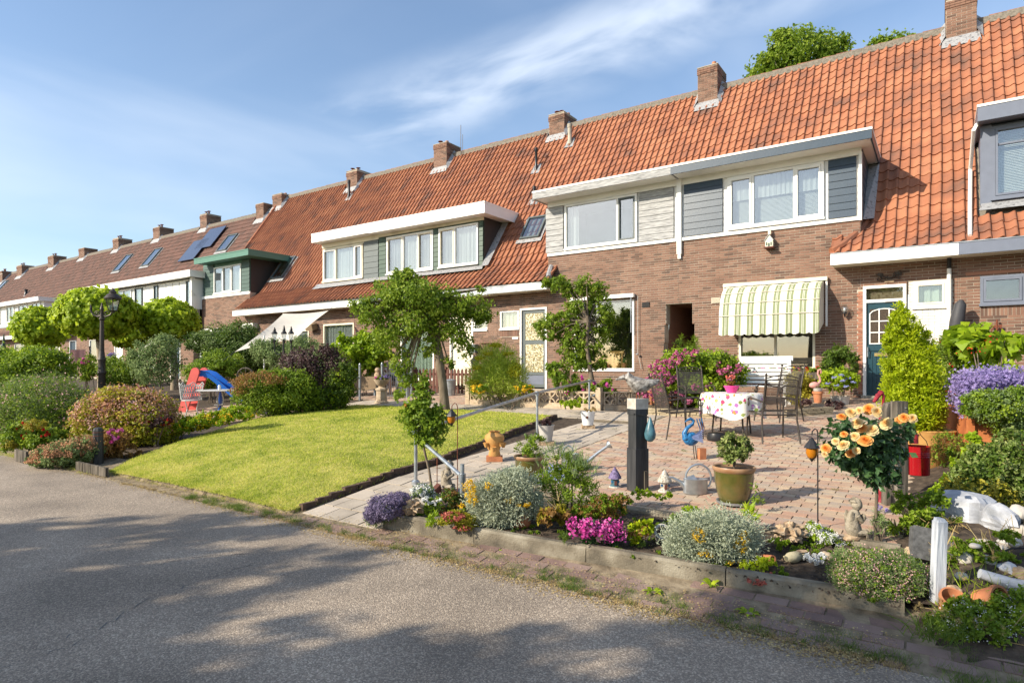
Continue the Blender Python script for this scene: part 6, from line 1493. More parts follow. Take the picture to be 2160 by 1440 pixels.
# vents, bird house, wall lamp, ornament
def slatbox(label, u, v, w, h_, m, n=5):
    q = P(u, v, 15.885); t = thing('wall_vent', label, 'vent', q)
    for i in range(n): loc(MB().box(-w / 2, w / 2, -.02, .0, -h_ / 2 + h_ * i / n, -h_ / 2 + h_ * (i + .6) / n), 'slat', m, t)
slatbox('dark slatted wall vent left of the passage', 1362, 642, .22, .14, 'plastic_black'); slatbox('yellowish slatted wall vent right of the passage', 1510, 633, .22, .14, 'fl_dill' if False else 'cream')
q = P(1625, 512, 15.885); bh = thing('bird_house', 'small white bird house shaped like a church on the brick wall', 'bird house', q)
loc(MB().box(-.085, .085, -.16, 0, -.12, .04).prism([(-.085, -.16, .04), (.085, -.16, .04), (0, -.16, .16)], (0, .16, 0)), 'body', 'cream', bh); loc(MB().prism([(-.11, -.18, .03), (0, -.18, .19), (0, -.18, .165), (-.10, -.18, .02)], (0, .19, 0)).prism([(.11, -.18, .03), (.10, -.18, .02), (0, -.18, .165), (0, -.18, .19)], (0, .19, 0)), 'roof', 'grey_wood', bh)
loc(MB().box(-.03, .03, -.12, -.06, .19, .27).lathe([(.04, .27), (.0, .36)], (0, -.09, 0), 4), 'steeple', 'cream', bh); loc(MB().box(-.11, .11, -.21, 0, -.15, -.12), 'base', 'red_timber', bh)
loc(MB().box(-.02, .02, -.165, -.162, -.12, -.03).box(-.065, -.035, -.165, -.162, -.09, -.01).box(.035, .065, -.165, -.162, -.09, -.01), 'window', 'green_paint', bh)
q = P(1783, 657, 15.88); wl = thing('wall_lamp', 'clear glass globe wall lamp left of the teal door', 'wall lamp', q); loc(MB().lathe([(.07, -.0), (.07, .03)], n=14).tube([(0, 0, 0)] * 1 + [(0, -.1, -.03)], .014, 6) if False else MB().tube([(0, -.02, -.1), (0, -.10, -.12), (0, -.12, -.06)], .016, 6), 'bracket', 'black_iron', wl)
loc(MB().lathe([(.045, -.06), (.05, -.04), (.045, -.02)], (0, -.12, 0), 12), 'socket', 'black_iron', wl, 40); loc(MB().blob((0, -.12, .05), (.085, .085, .085), 0), 'globe', 'glass', wl, True); loc(MB().blob((0, -.12, .03), (.028, .028, .045), 0), 'bulb', 'enamel_white', wl, True)
q = P(1876, 583, 15.885); og = thing('wall_ornament', 'dark wrought ornament of two butterflies above the teal door', 'ornament', q); mb = MB()
for s_ in (-1, 1):
    mb.tube(spiral((s_ * .12, -.02, .02), .09, .02, 0, s_ * 5, 12), .012, 5).tube(spiral((s_ * .20, -.02, -.04), .06, .015, 1, s_ * 5, 12), .010, 5).tube([(0, -.02, -.05), (s_ * .1, -.02, .0), (s_ * .26, -.02, .07)], .012, 5)
    mb.blob((s_ * .17, -.02, .05), (.06, .012, .035), .3, 3, 8)
loc(mb, 'scroll', 'wrought', og); loc(MB().box(-.09, .09, -.015, 0, -.13, -.09), 'name_plate', 'stone_brown', og)
q = P(1087, 713, 15.885); single('house_plate', 'small white plate on the brick between window and grey door', 'plate', MB().box(-.11, .11, -.012, 0, -.03, .03), 'white', q)
q = P(1027, 735, 15.86); tr_ = thing('wall_trellis', 'small brown diamond trellis on the brick beside the cream door', 'trellis', q); mb = MB()
for i in range(5):
    for s_ in (-1, 1): mb.tube([(-.25 + i * .1, 0, -.17), (-.25 + i * .1 + s_ * .17, 0, .17)], .008, 4)
mb.box(-.28, .28, -.01, .01, .17, .19); loc(mb, 'lattice', 'fence_brown', tr_)
q = P(1000, 735, 15.75); lt = T('mail_box', 'dark grey mail box on the brick beside the cream door', 'mail box', q, 0); loc(MB().box(-.10, .10, -.08, .08, -.14, .10).box(-.12, .12, -.1, .1, .1, .13), 'body', 'grey_paint', lt)
q = P(1001, 775, 15.4); ln2 = T('floor_lantern', 'black garden lantern half hidden behind the picket fence', 'lantern', (q.x, q.y, gh(0, q.y)), 0); loc(MB().lathe([(.09, 0), (.09, .6), (.13, .62), (.12, .66), (.10, .68), (.12, .86), (.16, .88), (.03, 1.02), (.02, 1.08)], n=8), 'body', 'black_iron', ln2)
PA, PB, PCc = P(2028, 632, 15.55), P(2005, 745, 15.6), P(1985, 800, 15.6); q = P(2010, 690, 15.72); pc_ = T('covered_parasol', 'tied-up parasol under a dark grey cover leaning on the white wall', 'parasol', (PCc.x, PCc.y, gh(0, 15.5)), 0)
MB().tube([PB, PB.lerp(PA, .15), PB.lerp(PA, .6), PB.lerp(PA, .92), PA], [.05, .10, .13, .10, .03], 12).build('cover', 'tarp', pc_, smooth=True); MB().tube([PB, PB.lerp(PCc, .6), PCc, PCc - Vector((.02, 0, .6))], [.04, .08, .12, .12], 10).build('cover_skirt', 'tarp', pc_, smooth=True)
q = P(2103, 690, 15.8); rn = T('rusty_ornament', 'rusty iron crook and ring hanging on the right brick wall', 'ornament', q, 0); loc(MB().tube([(0, 0, .15), (0, 0, -.06)], .02, 6).tube(spiral((0, 0, -.08), .09, .09, 0, 6.28, 16), .012, 5).box(-.10, -.02, -.01, .01, 0, .05).box(.0, .08, -.01, .01, .0, .05), 'ironwork', 'rust', rn)
# items in the big left window
cp_ = P(1290, 765, 16.05)
for i, (u, r) in enumerate([(1285, .055), (1295, .045), (1305, .075), (1318, .075)]):
    q = P(u, 775, 16.12); cz = 1.53; lab = ['smallest-but-one cactus at the left of the window row', 'smallest cactus, second in the window row', 'large round cactus, third in the window row', 'large round cactus at the right end of the window row'][i]
    c = thing('cactus', lab, 'cactus', (q.x, 16.12, cz), 'cacti on the window sill'); loc(MB().lathe([(r * .75, 0), (r, .10), (r, .13)], n=12), 'pot', 'terracotta', c, 40); loc(MB().blob((0, 0, .13 + r * .8), (r * .95, r * .95, r), .05, 6, 12), 'cactus_body', 'lf_grey', c, True)
q = P(1300, 760, 16.35); ch = thing('wooden_chair', 'back of an orange-brown wooden chair inside the window', 'chair', (q.x, 16.4, .95)); mb = MB()
for i in range(4): loc(MB().box(-.17 + i * .1, -.12 + i * .1, 0, .02, .55, .98), 'slat', 'terra_ochre', ch)
loc(MB().box(-.22, .22, -.01, .03, .98, 1.06), 'top_rail', 'terra_ochre', ch); loc(MB().box(-.22, .22, -.01, .4, .45, .5), 'seat', 'terra_ochre', ch)
for x in (-.2, .17): loc(MB().box(x, x + .03, 0, .03, 0, .5), 'leg', 'terra_ochre', ch)
# window box flowers under the striped awning
wb = thing('window_box', 'long window box with red and pink flowers beneath the front window', 'window box', (-3.3, 15.7, 1.3)); loc(MB().box(-.95, 1.0, -.12, .10, -.02, .14), 'trough', 'old_timber', wb)
aloc(cloud([((x, 0, .17), (.2, .12, .07)) for x in np.arange(-.85, 1, .22)], .05, 1.6), 'foliage', 'lf_mid', wb)
aloc(cloud([((x, -.05, .20), (.18, .12, .07)) for x in np.arange(-.85, 1, .44)], .04, .7, 'petal', inner=0), 'red_blossom', 'fl_red', wb); aloc(cloud([((x, -.05, .20), (.18, .12, .07)) for x in np.arange(-.6, 1, .44)], .04, .6, 'petal', inner=0), 'pink_blossom', 'fl_mag', wb)
# hydrangea with separate flower heads
dH = 13.4
hy = plant('hydrangea_bush', 'large hydrangea bush with many pink flower heads left of the bench', 'bush', [(1445, 775, 52, 38), (1500, 775, 50, 36), (1535, 790, 36, 34), (1470, 820, 62, 38), (1420, 815, 38, 40), (1400, 790, 26, 30), (1500, 845, 40, 26)], .085, 'lf_mid', dH, 1.7, extras=[('pale_leaf', 'lf_lime', 'leaf', .07, .5, None, {'top': True})])
fm = arr_mesh('flower_head', *cloud([((0, 0, 0), (.085, .085, .055))], .034, 4.0, 'petal', inner=.1, wild=.5, cr=.05), 'fl_pink')
heads = [(1448, 742), (1432, 748), (1465, 744), (1418, 756), (1403, 762), (1388, 768), (1375, 776), (1412, 768), (1395, 780), (1430, 762), (1378, 790), (1392, 792), (1405, 786), (1368, 803), (1382, 806), (1397, 802), (1360, 815), (1374, 820), (1390, 824), (1352, 826), (1366, 833), (1380, 838), (1357, 842), (1408, 808), (1422, 798), (1455, 764), (1513, 768), (1520, 784), (1533, 778), (1547, 786), (1540, 798), (1466, 816), (1480, 820), (1490, 814), (1440, 838), (1452, 846), (1500, 826), (1560, 775), (1430, 830)]
for i, (u, v) in enumerate(heads):
    q = PD(u, v, 12.75 + .25 * random.random()); o = bpy.data.objects.new('flower_head', fm); COL.objects.link(o); o.parent = hy; o.location = q - ORG[hy.name]; s_ = random.uniform(.9, 1.35); o.scale = (s_, s_, s_); o.rotation_euler = (random.uniform(.2, .9), random.uniform(-.3, .3), random.uniform(0, 6))
plant('juniper_shrub', 'bright green upright juniper standing in the brick passage', 'shrub', [(1437, 735, 18, 30), (1460, 738, 18, 32), (1448, 755, 26, 22)], .09, 'lf_mid', 15.3, 2.6, 'needle', outw=.9, droop=-1.2, wild=.4)
plant('brown_heather', 'brownish dried plant at the foot of the hydrangea', 'plant', [(1398, 845, 22, 12), (1412, 838, 14, 12)], .05, 'lf_purple', 12.9, 1.6, extras=[('bronze_tip', 'fl_bronze', 'petal', .03, .4, None, {})])
p = at(1373, 856); t = T('terracotta_pot', 'tall slim terracotta pot beneath the pink hydrangea heads', 'pot', p); k = K(p); loc(MB().lathe([(6 * k, 0), (9 * k, 26 * k), (12 * k, 28 * k), (12 * k, 32 * k), (10 * k, 32 * k)], n=18), 'body', 'terracotta', t, 40)
# dry stone edging of the beds by the house
def edging(name, label, a, b, rows=3):
    a, b = Vector(a), Vector(b); t = thing(name, label, 'edging', a); dr = (b - a); L_ = dr.length; ang = math.atan2(dr.y, dr.x); me = {}
    for r in range(rows):
        x = 0
        while x < L_:
            w = random.uniform(.12, .26); c = a + dr.normalized() * min(x + w / 2, L_)
            MBs = MB().cbox((0, 0, 0), (w - .012, .14, .042)); o = loc(MBs, 'stone', 'slate_wall', t); q = c - a
            o.location = (q.x, q.y + random.uniform(-.012, .012), .01 + r * .048 + (c.z - a.z)); o.rotation_euler = (random.uniform(-.05, .05), random.uniform(-.04, .04), ang + random.uniform(-.05, .05)); x += w
e0, e1 = at(1345, 872), at(1500, 880); edging('stone_edging', 'low stacked stone edging in front of the hydrangea', (e0.x, e0.y, e0.z), (e1.x, e1.y, e1.z))
e0, e1 = at(1655, 878), at(1748, 872); edging('stone_edging', 'low stacked stone edging below the flamingo pot', (e0.x, e0.y, e0.z), (e1.x, e1.y, e1.z))
# bench
bp = P(1591, 800, 13.9); bp.z = gh(0, 13.9); bw = abs(P(1662, 800, 13.9).x - P(1520, 800, 13.9).x); be = T('garden_bench', 'white slatted wooden bench behind the patio table', 'bench', bp, 0)
for i in range(6): loc(MB().box(-bw / 2 + .03, bw / 2 - .03, .22 + .012 * i, .24 + .012 * i, .46 + i * .085, .52 + i * .085), 'back_slat', 'bench_white', be)
loc(MB().box(-bw / 2 + .33, bw / 2 + .02, .30, .32, .95, 1.05), 'top_board', 'bench_white', be)
for i in range(5): loc(MB().box(-bw / 2, bw / 2, -.22 + i * .09, -.15 + i * .09, .40, .425), 'seat_slat', 'bench_white', be)
for x in (-bw / 2 + .04, bw / 2 - .04):
    loc(MB().box(x - .03, x + .03, .24, .30, 0, .98), 'leg', 'bench_white', be); loc(MB().box(x - .03, x + .03, -.24, -.18, 0, .62), 'leg', 'bench_white', be); loc(MB().box(x - .04, x + .04, -.26, .25, .62, .65), 'armrest', 'bench_white', be)
# right of the window
plant('yellow_shrub', 'yellow variegated shrub right of the bench', 'shrub', [(1685, 805, 24, 28), (1682, 835, 22, 24), (1705, 815, 12, 20)], .055, 'lf_yellow', 12.5, 1.8)
plant('camellia', 'dark glossy shrub under the right end of the awning', 'shrub', [(1770, 748, 28, 26), (1755, 775, 24, 22), (1795, 770, 14, 24)], .07, 'lf_dark', 13.4, 1.7)
hp = plant('hydrangea_tub', 'pale blue and white hydrangea growing in a white tub', 'hydrangea', [(1770, 800, 32, 24), (1785, 795, 22, 18), (1752, 795, 20, 18)], .07, 'lf_lime', 12.9, 1.7)
fm2 = arr_mesh('blue_head', *cloud([((0, 0, 0), (.05, .05, .035))], .03, 3, 'petal', inner=.1, wild=.5, cr=.05), 'fl_blue')
for (u, v) in [(1760, 795), (1775, 790), (1790, 797), (1765, 812), (1785, 814), (1800, 805), (1745, 808), (1778, 802)]:
    o = bpy.data.objects.new('flower_head', fm2); COL.objects.link(o); o.parent = hp; o.location = PD(u, v, 12.55) - ORG[hp.name]; o.rotation_euler = (.6, 0, u)
q = PD(1772, 844, 12.9); k = 12.9 / FPX; tb_ = MB().lathe([(16 * k, 0), (19 * k, 16 * k), (20 * k, 17 * k), (18 * k, 17 * k), (17 * k, 12 * k)], n=20); o = loc(tb_, 'tub', 'pot_grey', hp, 40); o.location = Vector((q.x, q.y, gh(0, q.y))) - ORG[hp.name]
plant('dark_red_plant', 'dark red leaved low plant beside the flamingo pot', 'plant', [(1755, 855, 22, 9), (1700, 850, 10, 8)], .06, 'lf_purple', 12.2, 1.5)
p = at(1725, 864); p.z += .14; t = T('terracotta_pot', 'terracotta pot with grey bowl carrying the flamingo plant', 'pot', p); k = K(p)
loc(MB().lathe([(7 * k, 0), (9 * k, 18 * k), (11 * k, 19 * k), (11 * k, 24 * k), (9 * k, 24 * k)], n=18), 'body', 'terracotta', t, 40); loc(MB().lathe([(8 * k, 24.5 * k), (10 * k, 31 * k), (9 * k, 31 * k), (7 * k, 27 * k)], n=18), 'bowl', 'pot_grey', t, 40)
aloc(cloud([((0, 0, 35 * k), (9 * k, 8 * k, 5 * k))], .05, 1.2, 'needle', outw=.6, droop=-1), 'foliage', 'lf_grey', t)
q = PD(1718, 830, dist(p)); fl = T('flamingo', 'pink garden flamingo with raised neck near the teal door', 'figurine', (q.x, q.y, p.z + 31 * k)); z0 = fl.location.z; 
def fz(v): return CH + (HV - v) * k - z0
loc(MB().blob((0, 0, fz(812)), (11 * k, 7 * k, 7 * k), .06, 2, 14), 'body', 'flamingo', fl, True)
loc(MB().tube([(7 * k, 0, fz(810)), (12 * k, 0, fz(804)), (11 * k, 0, fz(795)), (7 * k, 0, fz(788)), (8 * k, 0, fz(781)), (12 * k, 0, fz(779)), (14 * k, 0, fz(783)), (13.5 * k, 0, fz(788))], [3.2 * k, 2.6 * k, 2 * k, 1.9 * k, 2 * k, 2.4 * k, 2 * k, .7 * k], 8), 'neck', 'flamingo', fl, True)
loc(MB().tube([(-1 * k, 0, fz(816)), (0, 0, 0)], .006, 5).tube([(2 * k, 0, fz(816)), (2 * k, 0, 0)], .006, 5), 'leg', 'rust', fl)
# table and chairs
tp_ = at(1543, 916); tb_ = T('patio_table', 'round patio table under a floral cloth', 'table', tp_, .3); tz = CH + (HV - 829) / FPX * dist(tp_) - tp_.z; tr = 60 * K(tp_)
loc(MB().lathe([(tr, tz - .02), (tr, tz), (.02, tz)], n=32), 'tabletop', 'wrought', tb_, 40)
for i in range(4): a = i * math.pi / 2 + .5; loc(MB().tube([(tr * .6 * math.cos(a), tr * .6 * math.sin(a), tz - .02), (tr * .75 * math.cos(a), tr * .75 * math.sin(a), 0)], .014, 8), 'leg', 'wrought', tb_)
vs = []; fs = []; n = 64; rings = [(0, 0), (.5, 0), (.98, 0), (1.03, .015), (1.06, .08), (1.07, .16), (1.08, 1)]
for j, (rr, dz) in enumerate(rings):
    for i in range(n):
        a = i * math.tau / n; fold = 1 + (.035 * math.sin(a * 9 + 1) + .02 * math.sin(a * 15)) * (1 if j > 3 else 0) * (j - 3) * .5
        drop = .31 + .09 * abs(math.cos(a * 2)) ** 3
        z = tz + .004 - (dz if dz < 1 else drop); r_ = tr * rr * fold; vs.append((r_ * math.cos(a), r_ * math.sin(a), z))
for j in range(len(rings) - 1):
    for i in range(n): fs.append((j * n + i, j * n + (i + 1) % n, (j + 1) * n + (i + 1) % n, (j + 1) * n + i))
o = loc(MB().add(vs, fs), 'cloth', 'floral_cloth', tb_, True); o.parent = None; bpy.data.objects.remove(o)
clo = single('tablecloth', 'floral oilcloth of pink, green and orange flowers on the patio table', 'tablecloth', MB().add(vs, fs), 'floral_cloth', tp_, True, rz=.3)
def patio_chair(label, p, face):
    """face: world angle towards which the sitter looks"""
    t = thing('patio_chair', label, 'chair', p, 'dark metal patio chairs', face + math.pi / 2)   # local -Y is the front
    w, d = .27, .24; r = .013
    seat = [(-w + .02, -d), (w - .02, -d), (w - .03, d), (-w + .03, d)]
    loc(MB().add([(x, y, .42 + (.01 if y < 0 else -.015)) for x, y in seat], [(0, 1, 2, 3)]), 'seat', 'chair_mesh', t)
    loc(MB().tube([(*seat[0], .43), (*seat[1], .43), (*seat[2], .405), (*seat[3], .405), (*seat[0], .43)], .012, 6), 'seat_frame', 'wrought', t, 40)
    for s_ in (-1, 1):
        loc(MB().tube([(s_ * (w + .005), -d - .03, 0), (s_ * w, -d, .3), (s_ * w, -d + .01, .62)], r, 6), 'leg', 'wrought', t, 40)
        loc(MB().tube([(s_ * (w - .0), d + .10, 0), (s_ * (w - .02), d + .03, .35), (s_ * (w - .03), d + .05, .55), (s_ * (w - .03), d + .16, .98)], r, 6).lathe([(.017, -.01), (.02, .01), (.005, .03)], (s_ * (w - .03), d + .16, .985), 8), 'leg', 'wrought', t, 40)
        loc(MB().tube([(s_ * w, -d + .01, .60), (s_ * (w + .01), -d + .1, .64), (s_ * w, 0, .63), (s_ * (w - .02), d + .06, .60)] , .013, 6).tube([(s_ * w, -d + .01 + .045 * math.sin(a), .60 - .045 + .045 * math.cos(a)) for a in [i * .6 for i in range(9)]], .010, 5), 'armrest', 'wrought', t, 40)
    bx = w - .05
    loc(MB().add([(-bx, d + .04, .48), (bx, d + .04, .48), (bx, d + .135, .90), (-bx, d + .135, .90)], [(0, 1, 2, 3)]), 'backrest', 'chair_mesh', t)
    bf = MB().tube([(-bx, d + .04, .48), (bx, d + .04, .48)], .009, 5).tube([(-bx, d + .04, .48), (-bx, d + .135, .90)], .008, 5).tube([(bx, d + .04, .48), (bx, d + .135, .90)], .008, 5)
    bf.tube([(-bx - .02 + 2 * (bx + .02) * i / 8, d + .135, .905 + .02 * math.sin(math.pi * i / 8)) for i in range(9)], .009, 5).tube([(-bx - .02 + 2 * (bx + .02) * i / 8, d + .15, .935 + .05 * math.sin(math.pi * i / 8)) for i in range(9)], .009, 5)
    for i in range(1, 8, 2): x = -bx - .02 + 2 * (bx + .02) * i / 8; bf.tube([(x, d + .135, .905 + .02 * math.sin(math.pi * i / 8)), (x, d + .15, .935 + .05 * math.sin(math.pi * i / 8))], .005, 4)
    loc(bf, 'back_frame', 'wrought', t)
def toward(p, q): return math.atan2(q.y - p.y, q.x - p.x)
for (u, v, lab, da) in [(1432, 922, 'dark metal patio chair left of the table, seen from the side', .1), (1468, 885, 'dark metal patio chair behind the table in front of the pink hydrangea', 0), (1628, 930, 'dark metal patio chair right of the table nearest the camera', -.5), (1640, 888, 'dark metal patio chair half hidden behind the right-hand one', -.3)]:
    p = at(u, v); patio_chair(lab, p, toward(p, tp_) + da)
pt_ = T('flower_pot', 'bright pink plastic pot with salmon geranium on the floral cloth', 'flower pot', (tp_.x, tp_.y, tp_.z + tz + .006)); k = K(tp_)
loc(MB().lathe([(9 * k, 0), (14 * k, 11 * k), (16 * k, 13 * k), (16 * k, 15 * k), (13 * k, 14 * k)], n=22), 'pot', 'pink_plastic', pt_, 40)
aloc(cloud([((0, 0, 18 * k), (11 * k, 9 * k, 5 * k))], .03, 1.4), 'foliage', 'lf_orange', pt_); aloc(cloud([((0, 0, 34 * k), (13 * k, 9 * k, 4 * k))], .022, 1.6, 'petal', inner=.1), 'blossom', 'fl_salmon', pt_)
loc(MB().tube([(0, 0, 15 * k), (-6 * k, 0, 33 * k)], .003, 4).tube([(0, 0, 15 * k), (5 * k, 0, 34 * k)], .003, 4), 'stem', 'lf_mid', pt_)
p = at(1512, 928); single('parasol_base', 'round dark parasol foot lying under the table', 'parasol base', MB().lathe([(.14, 0), (.15, .04), (.13, .11), (.05, .12)], n=18), 'plastic_black', p, 40)
# blue bird figure
p = at(1466, 968); B_ = T('bird_figure', 'blue metal peacock figure with curved neck and wire tail', 'figurine', p); k = K(p)
def bz(v): return (968 - v) * k
def bx_(u): return (u - 1466) * k
loc(MB().blob((bx_(1458), 0, bz(925)), (17 * k, 9 * k, 14 * k), .08, 2, 16), 'body', 'peacock', B_, True)
loc(MB().tube([(bx_(1448), 0, bz(925)), (bx_(1444), 0, bz(912)), (bx_(1450), 0, bz(902)), (bx_(1461), 0, bz(894)), (bx_(1463), 0, bz(887)), (bx_(1457), 0, bz(883)), (bx_(1451), 0, bz(885)), (bx_(1444), 0, bz(890))], [9 * k, 5.5 * k, 4 * k, 3.5 * k, 3.2 * k, 3.6 * k, 2.6 * k, .6 * k], 10), 'neck', 'peacock', B_, True)
mb = MB()
for i in range(7): a = -.5 + i * .17; mb.add([(bx_(1456), -9 * k - i * .0012, bz(920) - i * k * .6), (bx_(1472) + i * k, -10 * k, bz(917) + (3 - i) * 3 * k), (bx_(1482), -8 * k, bz(920) + (3 - i) * 4.5 * k), (bx_(1470), -9.5 * k, bz(923) + (3 - i) * 2 * k)], [(0, 1, 2, 3)])
loc(mb, 'wing', 'fl_blue', B_)
for i in range(6): loc(MB().tube([(bx_(1470), 0, bz(925)), (bx_(1474 + i * 3), (i - 2.5) * .02, bz(905)), (bx_(1466 + i * 4), (i - 2.5) * .03, bz(882 + (i % 2) * 8))], [.006, .004, .008], 5), 'tail_wire', 'rust' if i % 2 else 'peacock', B_)
loc(MB().tube([(bx_(1462), 0, bz(938)), (bx_(1465), 0, 0)], .006, 6).tube([(bx_(1466), 0, bz(938)), (bx_(1470), 0, 0)], .006, 6).tube([(bx_(1458), 0, .004), (bx_(1475), 0, .004)], .006, 5), 'leg', 'wrought', B_)
loc(MB().tube([(bx_(1457), 0, bz(880)), (bx_(1455), 0, bz(876))], .003, 4).tube([(bx_(1459), 0, bz(880)), (bx_(1461), 0, bz(876))], .003, 4), 'crest', 'rust', B_)
q = at(1480, 968); single('brick_block', 'loose upright brick beside the blue peacock', 'brick', MB().box(-.045, .045, -.04, .04, 0, .145), 'terracotta', q, rz=CR + .2)
# seagull post
p = at(1345, 1034); k = K(p); ps = T('timber_post', 'black tarred square post with a pale concrete cap on the patio edge', 'post', p, CR + .42)
h_ = (1034 - 862) * k; w = .072
mb = MB().prism([(-w * 1.15, -w * 1.15, -.05), (w * 1.15, -w * 1.15, -.05), (w * 1.15, w * 1.15, -.05), (-w * 1.15, w * 1.15, -.05)], (0, 0, h_ * .52 + .05)); mb.box(-w, w, -w, w, h_ * .52, h_ * .93).box(-w * 1.1, w * 1.1, -w * 1.1, w * 1.1, h_ * .932, h_)
loc(mb, 'post', 'tar_timber', ps); loc(MB().box(-w * 1.12, w * 1.12, -w * 1.12, w * 1.12, h_ + .001, h_ + 22 * k), 'cap', 'cobble', ps); loc(MB().box(w * .3, w * .8, -w * 1.2 - .012, -w * 1.16, 0, .22), 'side_batten', 'old_timber', ps)
sg = T('wooden_gull', 'weathered grey wooden seagull standing on the black post', 'figurine', (p.x, p.y, p.z + h_ + 22 * k), CR)
g0 = 0; s0 = k
loc(MB().tube([(-26 * k, 0, 41 * k), (-22 * k, 0, 46 * k), (-14 * k, 0, 38 * k), (0, 0, 28 * k), (16 * k, 0, 28 * k), (30 * k, 0, 33 * k), (46 * k, 0, 38 * k)], [6 * k, 10.5 * k, 11 * k, 17 * k, 14 * k, 8 * k, 2 * k], 12).tube([(-28 * k, 0, 45 * k), (-38 * k, 0, 42 * k), (-46 * k, 0, 39 * k)], [6 * k, 3.5 * k, 2 * k], 8), 'body', 'gull_wood', sg, True)
for y in (-12, 12): loc(MB().blob((14 * k, y * k, 32 * k), (26 * k, 4 * k, 8 * k), .08, 2, 12), 'wing', 'stone_brown' if False else 'gull_wood', sg, True)
for x in (-2, 4): loc(MB().tube([(x * k, 0, 0), (x * k, 0, 18 * k)], 1.5 * k, 6), 'leg', 'rust', sg)
q = p.copy(); bu = T('buoy', 'teal plastic fishing buoy hanging from the black post', 'buoy', (p.x, p.y, p.z), CR); bxx = 17 * k; bzz = lambda v: (1034 - v) * k
loc(MB().lathe([(1.5 * k, bzz(878)), (4 * k, bzz(885)), (9 * k, bzz(900)), (12 * k, bzz(913)), (10.5 * k, bzz(922)), (5 * k, bzz(928)), (.5 * k, bzz(929))], (22 * k, -.10, 0), 18), 'float', 'buoy', bu, True); loc(MB().tube([(20 * k, -.10, bzz(879)), (10 * k, -.10, bzz(874)), (-12 * k, -.09, bzz(871))], .006, 5), 'rope', 'plastic_black', bu)
# little houses
def gnome_house(u, v, label, roof_m, body_m, h_px):
    p = at(u, v); t = T('fairy_house', label, 'figurine', p); k = K(p) * h_px / 42
    loc(MB().lathe([(11 * k, 0), (11 * k, 3 * k), (8 * k, 6 * k), (9 * k, 20 * k), (10 * k, 22 * k)], n=14), 'body', body_m, t, 40)
    loc(MB().lathe([(14 * k, 19 * k), (13 * k, 23 * k), (9 * k, 30 * k), (5 * k, 36 * k), (2 * k, 41 * k), (.3 * k, 43 * k)], n=14), 'roof', roof_m, t, 40)
    loc(MB().cbox((0, -9 * k, 10 * k), (5 * k, 2 * k, 9 * k)), 'door', 'red_timber', t); loc(MB().cbox((-7 * k, -6 * k, 13 * k), (3 * k, 3 * k, 4 * k)).cbox((7 * k, -6 * k, 13 * k), (3 * k, 3 * k, 4 * k)), 'window', 'peacock', t)
    loc(MB().lathe([(13 * k, 0), (12 * k, 3 * k)], n=14), 'base', 'zinc' if body_m == 'statue' else 'cobble', t)
gnome_house(1297, 1027, 'tiny mushroom house with purple pointed roof left of the black post', 'fairy_purple', 'buoy', 42); gnome_house(1402, 1036, 'tiny stone house with pale pointed roof right of the black post', 'fairy_stone', 'fairy_stone', 46)
# watering cans
p = at(1467, 1040); k = K(p); wc2 = T('watering_can', 'oval zinc watering can with a round hoop handle near the glazed pot', 'watering can', p, CR)
loc(MB().lathe([(24 * k, 0), (26 * k, 2 * k), (25 * k, 30 * k), (26 * k, 31 * k)], n=28, sy=.62), 'body', 'galv', wc2, 40)
loc(MB().add([(-25 * k, 0, 31 * k)] + [(25.5 * k * math.cos(a), 25.5 * k * .62 * math.sin(a), 31 * k) for a in [math.pi * .5 + math.pi * i / 10 for i in range(11)]] + [(x * k, 0, 40 * k) for x in (-4,)], [(12, i, i + 1) for i in range(1, 11)]), 'half_lid', 'galv', wc2, 30)
loc(MB().lathe([(.1 * k, 30.5 * k), (24 * k, 30.6 * k)], n=24, sy=.6, close=False), 'inside', 'plastic_black', wc2)
loc(MB().tube([(6 * k + 27 * k * math.cos(a), 0, 32 * k + 29 * k * math.sin(a)) for a in [R_(-40 + i * 13) for i in range(18)]], 2.2 * k, 8), 'handle', 'galv', wc2, True)
loc(MB().tube([(-22 * k, 0, 12 * k), (-32 * k, 0, 24 * k), (-48 * k, 0, 33 * k), (-56 * k, 0, 34 * k)], [5 * k, 4 * k, 2.6 * k, 2.4 * k], 10), 'spout', 'galv', wc2, True)
p = at(1203, 992); k = K(p); wc1 = T('watering_can', 'tall zinc watering can with a long spout pointing up to the right', 'watering can', p, CR)
loc(MB().lathe([(20 * k, 0), (20 * k, 2 * k), (18 * k, 34 * k), (19 * k, 36 * k), (17 * k, 36 * k), (16 * k, 30 * k)], n=26), 'body', 'galv', wc1, 40)
loc(MB().tube([(-17 * k, 0, 34 * k), (-12 * k, 0, 48 * k), (-4 * k, 0, 53 * k), (4 * k, 0, 48 * k), (6 * k, 0, 36 * k)], 2 * k, 8).tube([(-19 * k, 0, 8 * k), (-28 * k, 0, 16 * k), (-27 * k, 0, 28 * k), (-18 * k, 0, 33 * k)], 1.6 * k, 8), 'handle', 'galv', wc1, True)
loc(MB().tube([(17 * k, 0, 8 * k), (35 * k, 0, 18 * k), (58 * k, 0, 37 * k), (78 * k, 0, 51 * k)], [5 * k, 4 * k, 3.4 * k, 3 * k], 10), 'spout', 'galv', wc1, True)
loc(MB().tube([(77 * k, 0, 50 * k), (82 * k, 0, 54 * k), (84 * k, 0, 55.5 * k)], [3 * k, 8 * k, 8.5 * k], 14), 'rose_head', 'galv', wc1, 40)
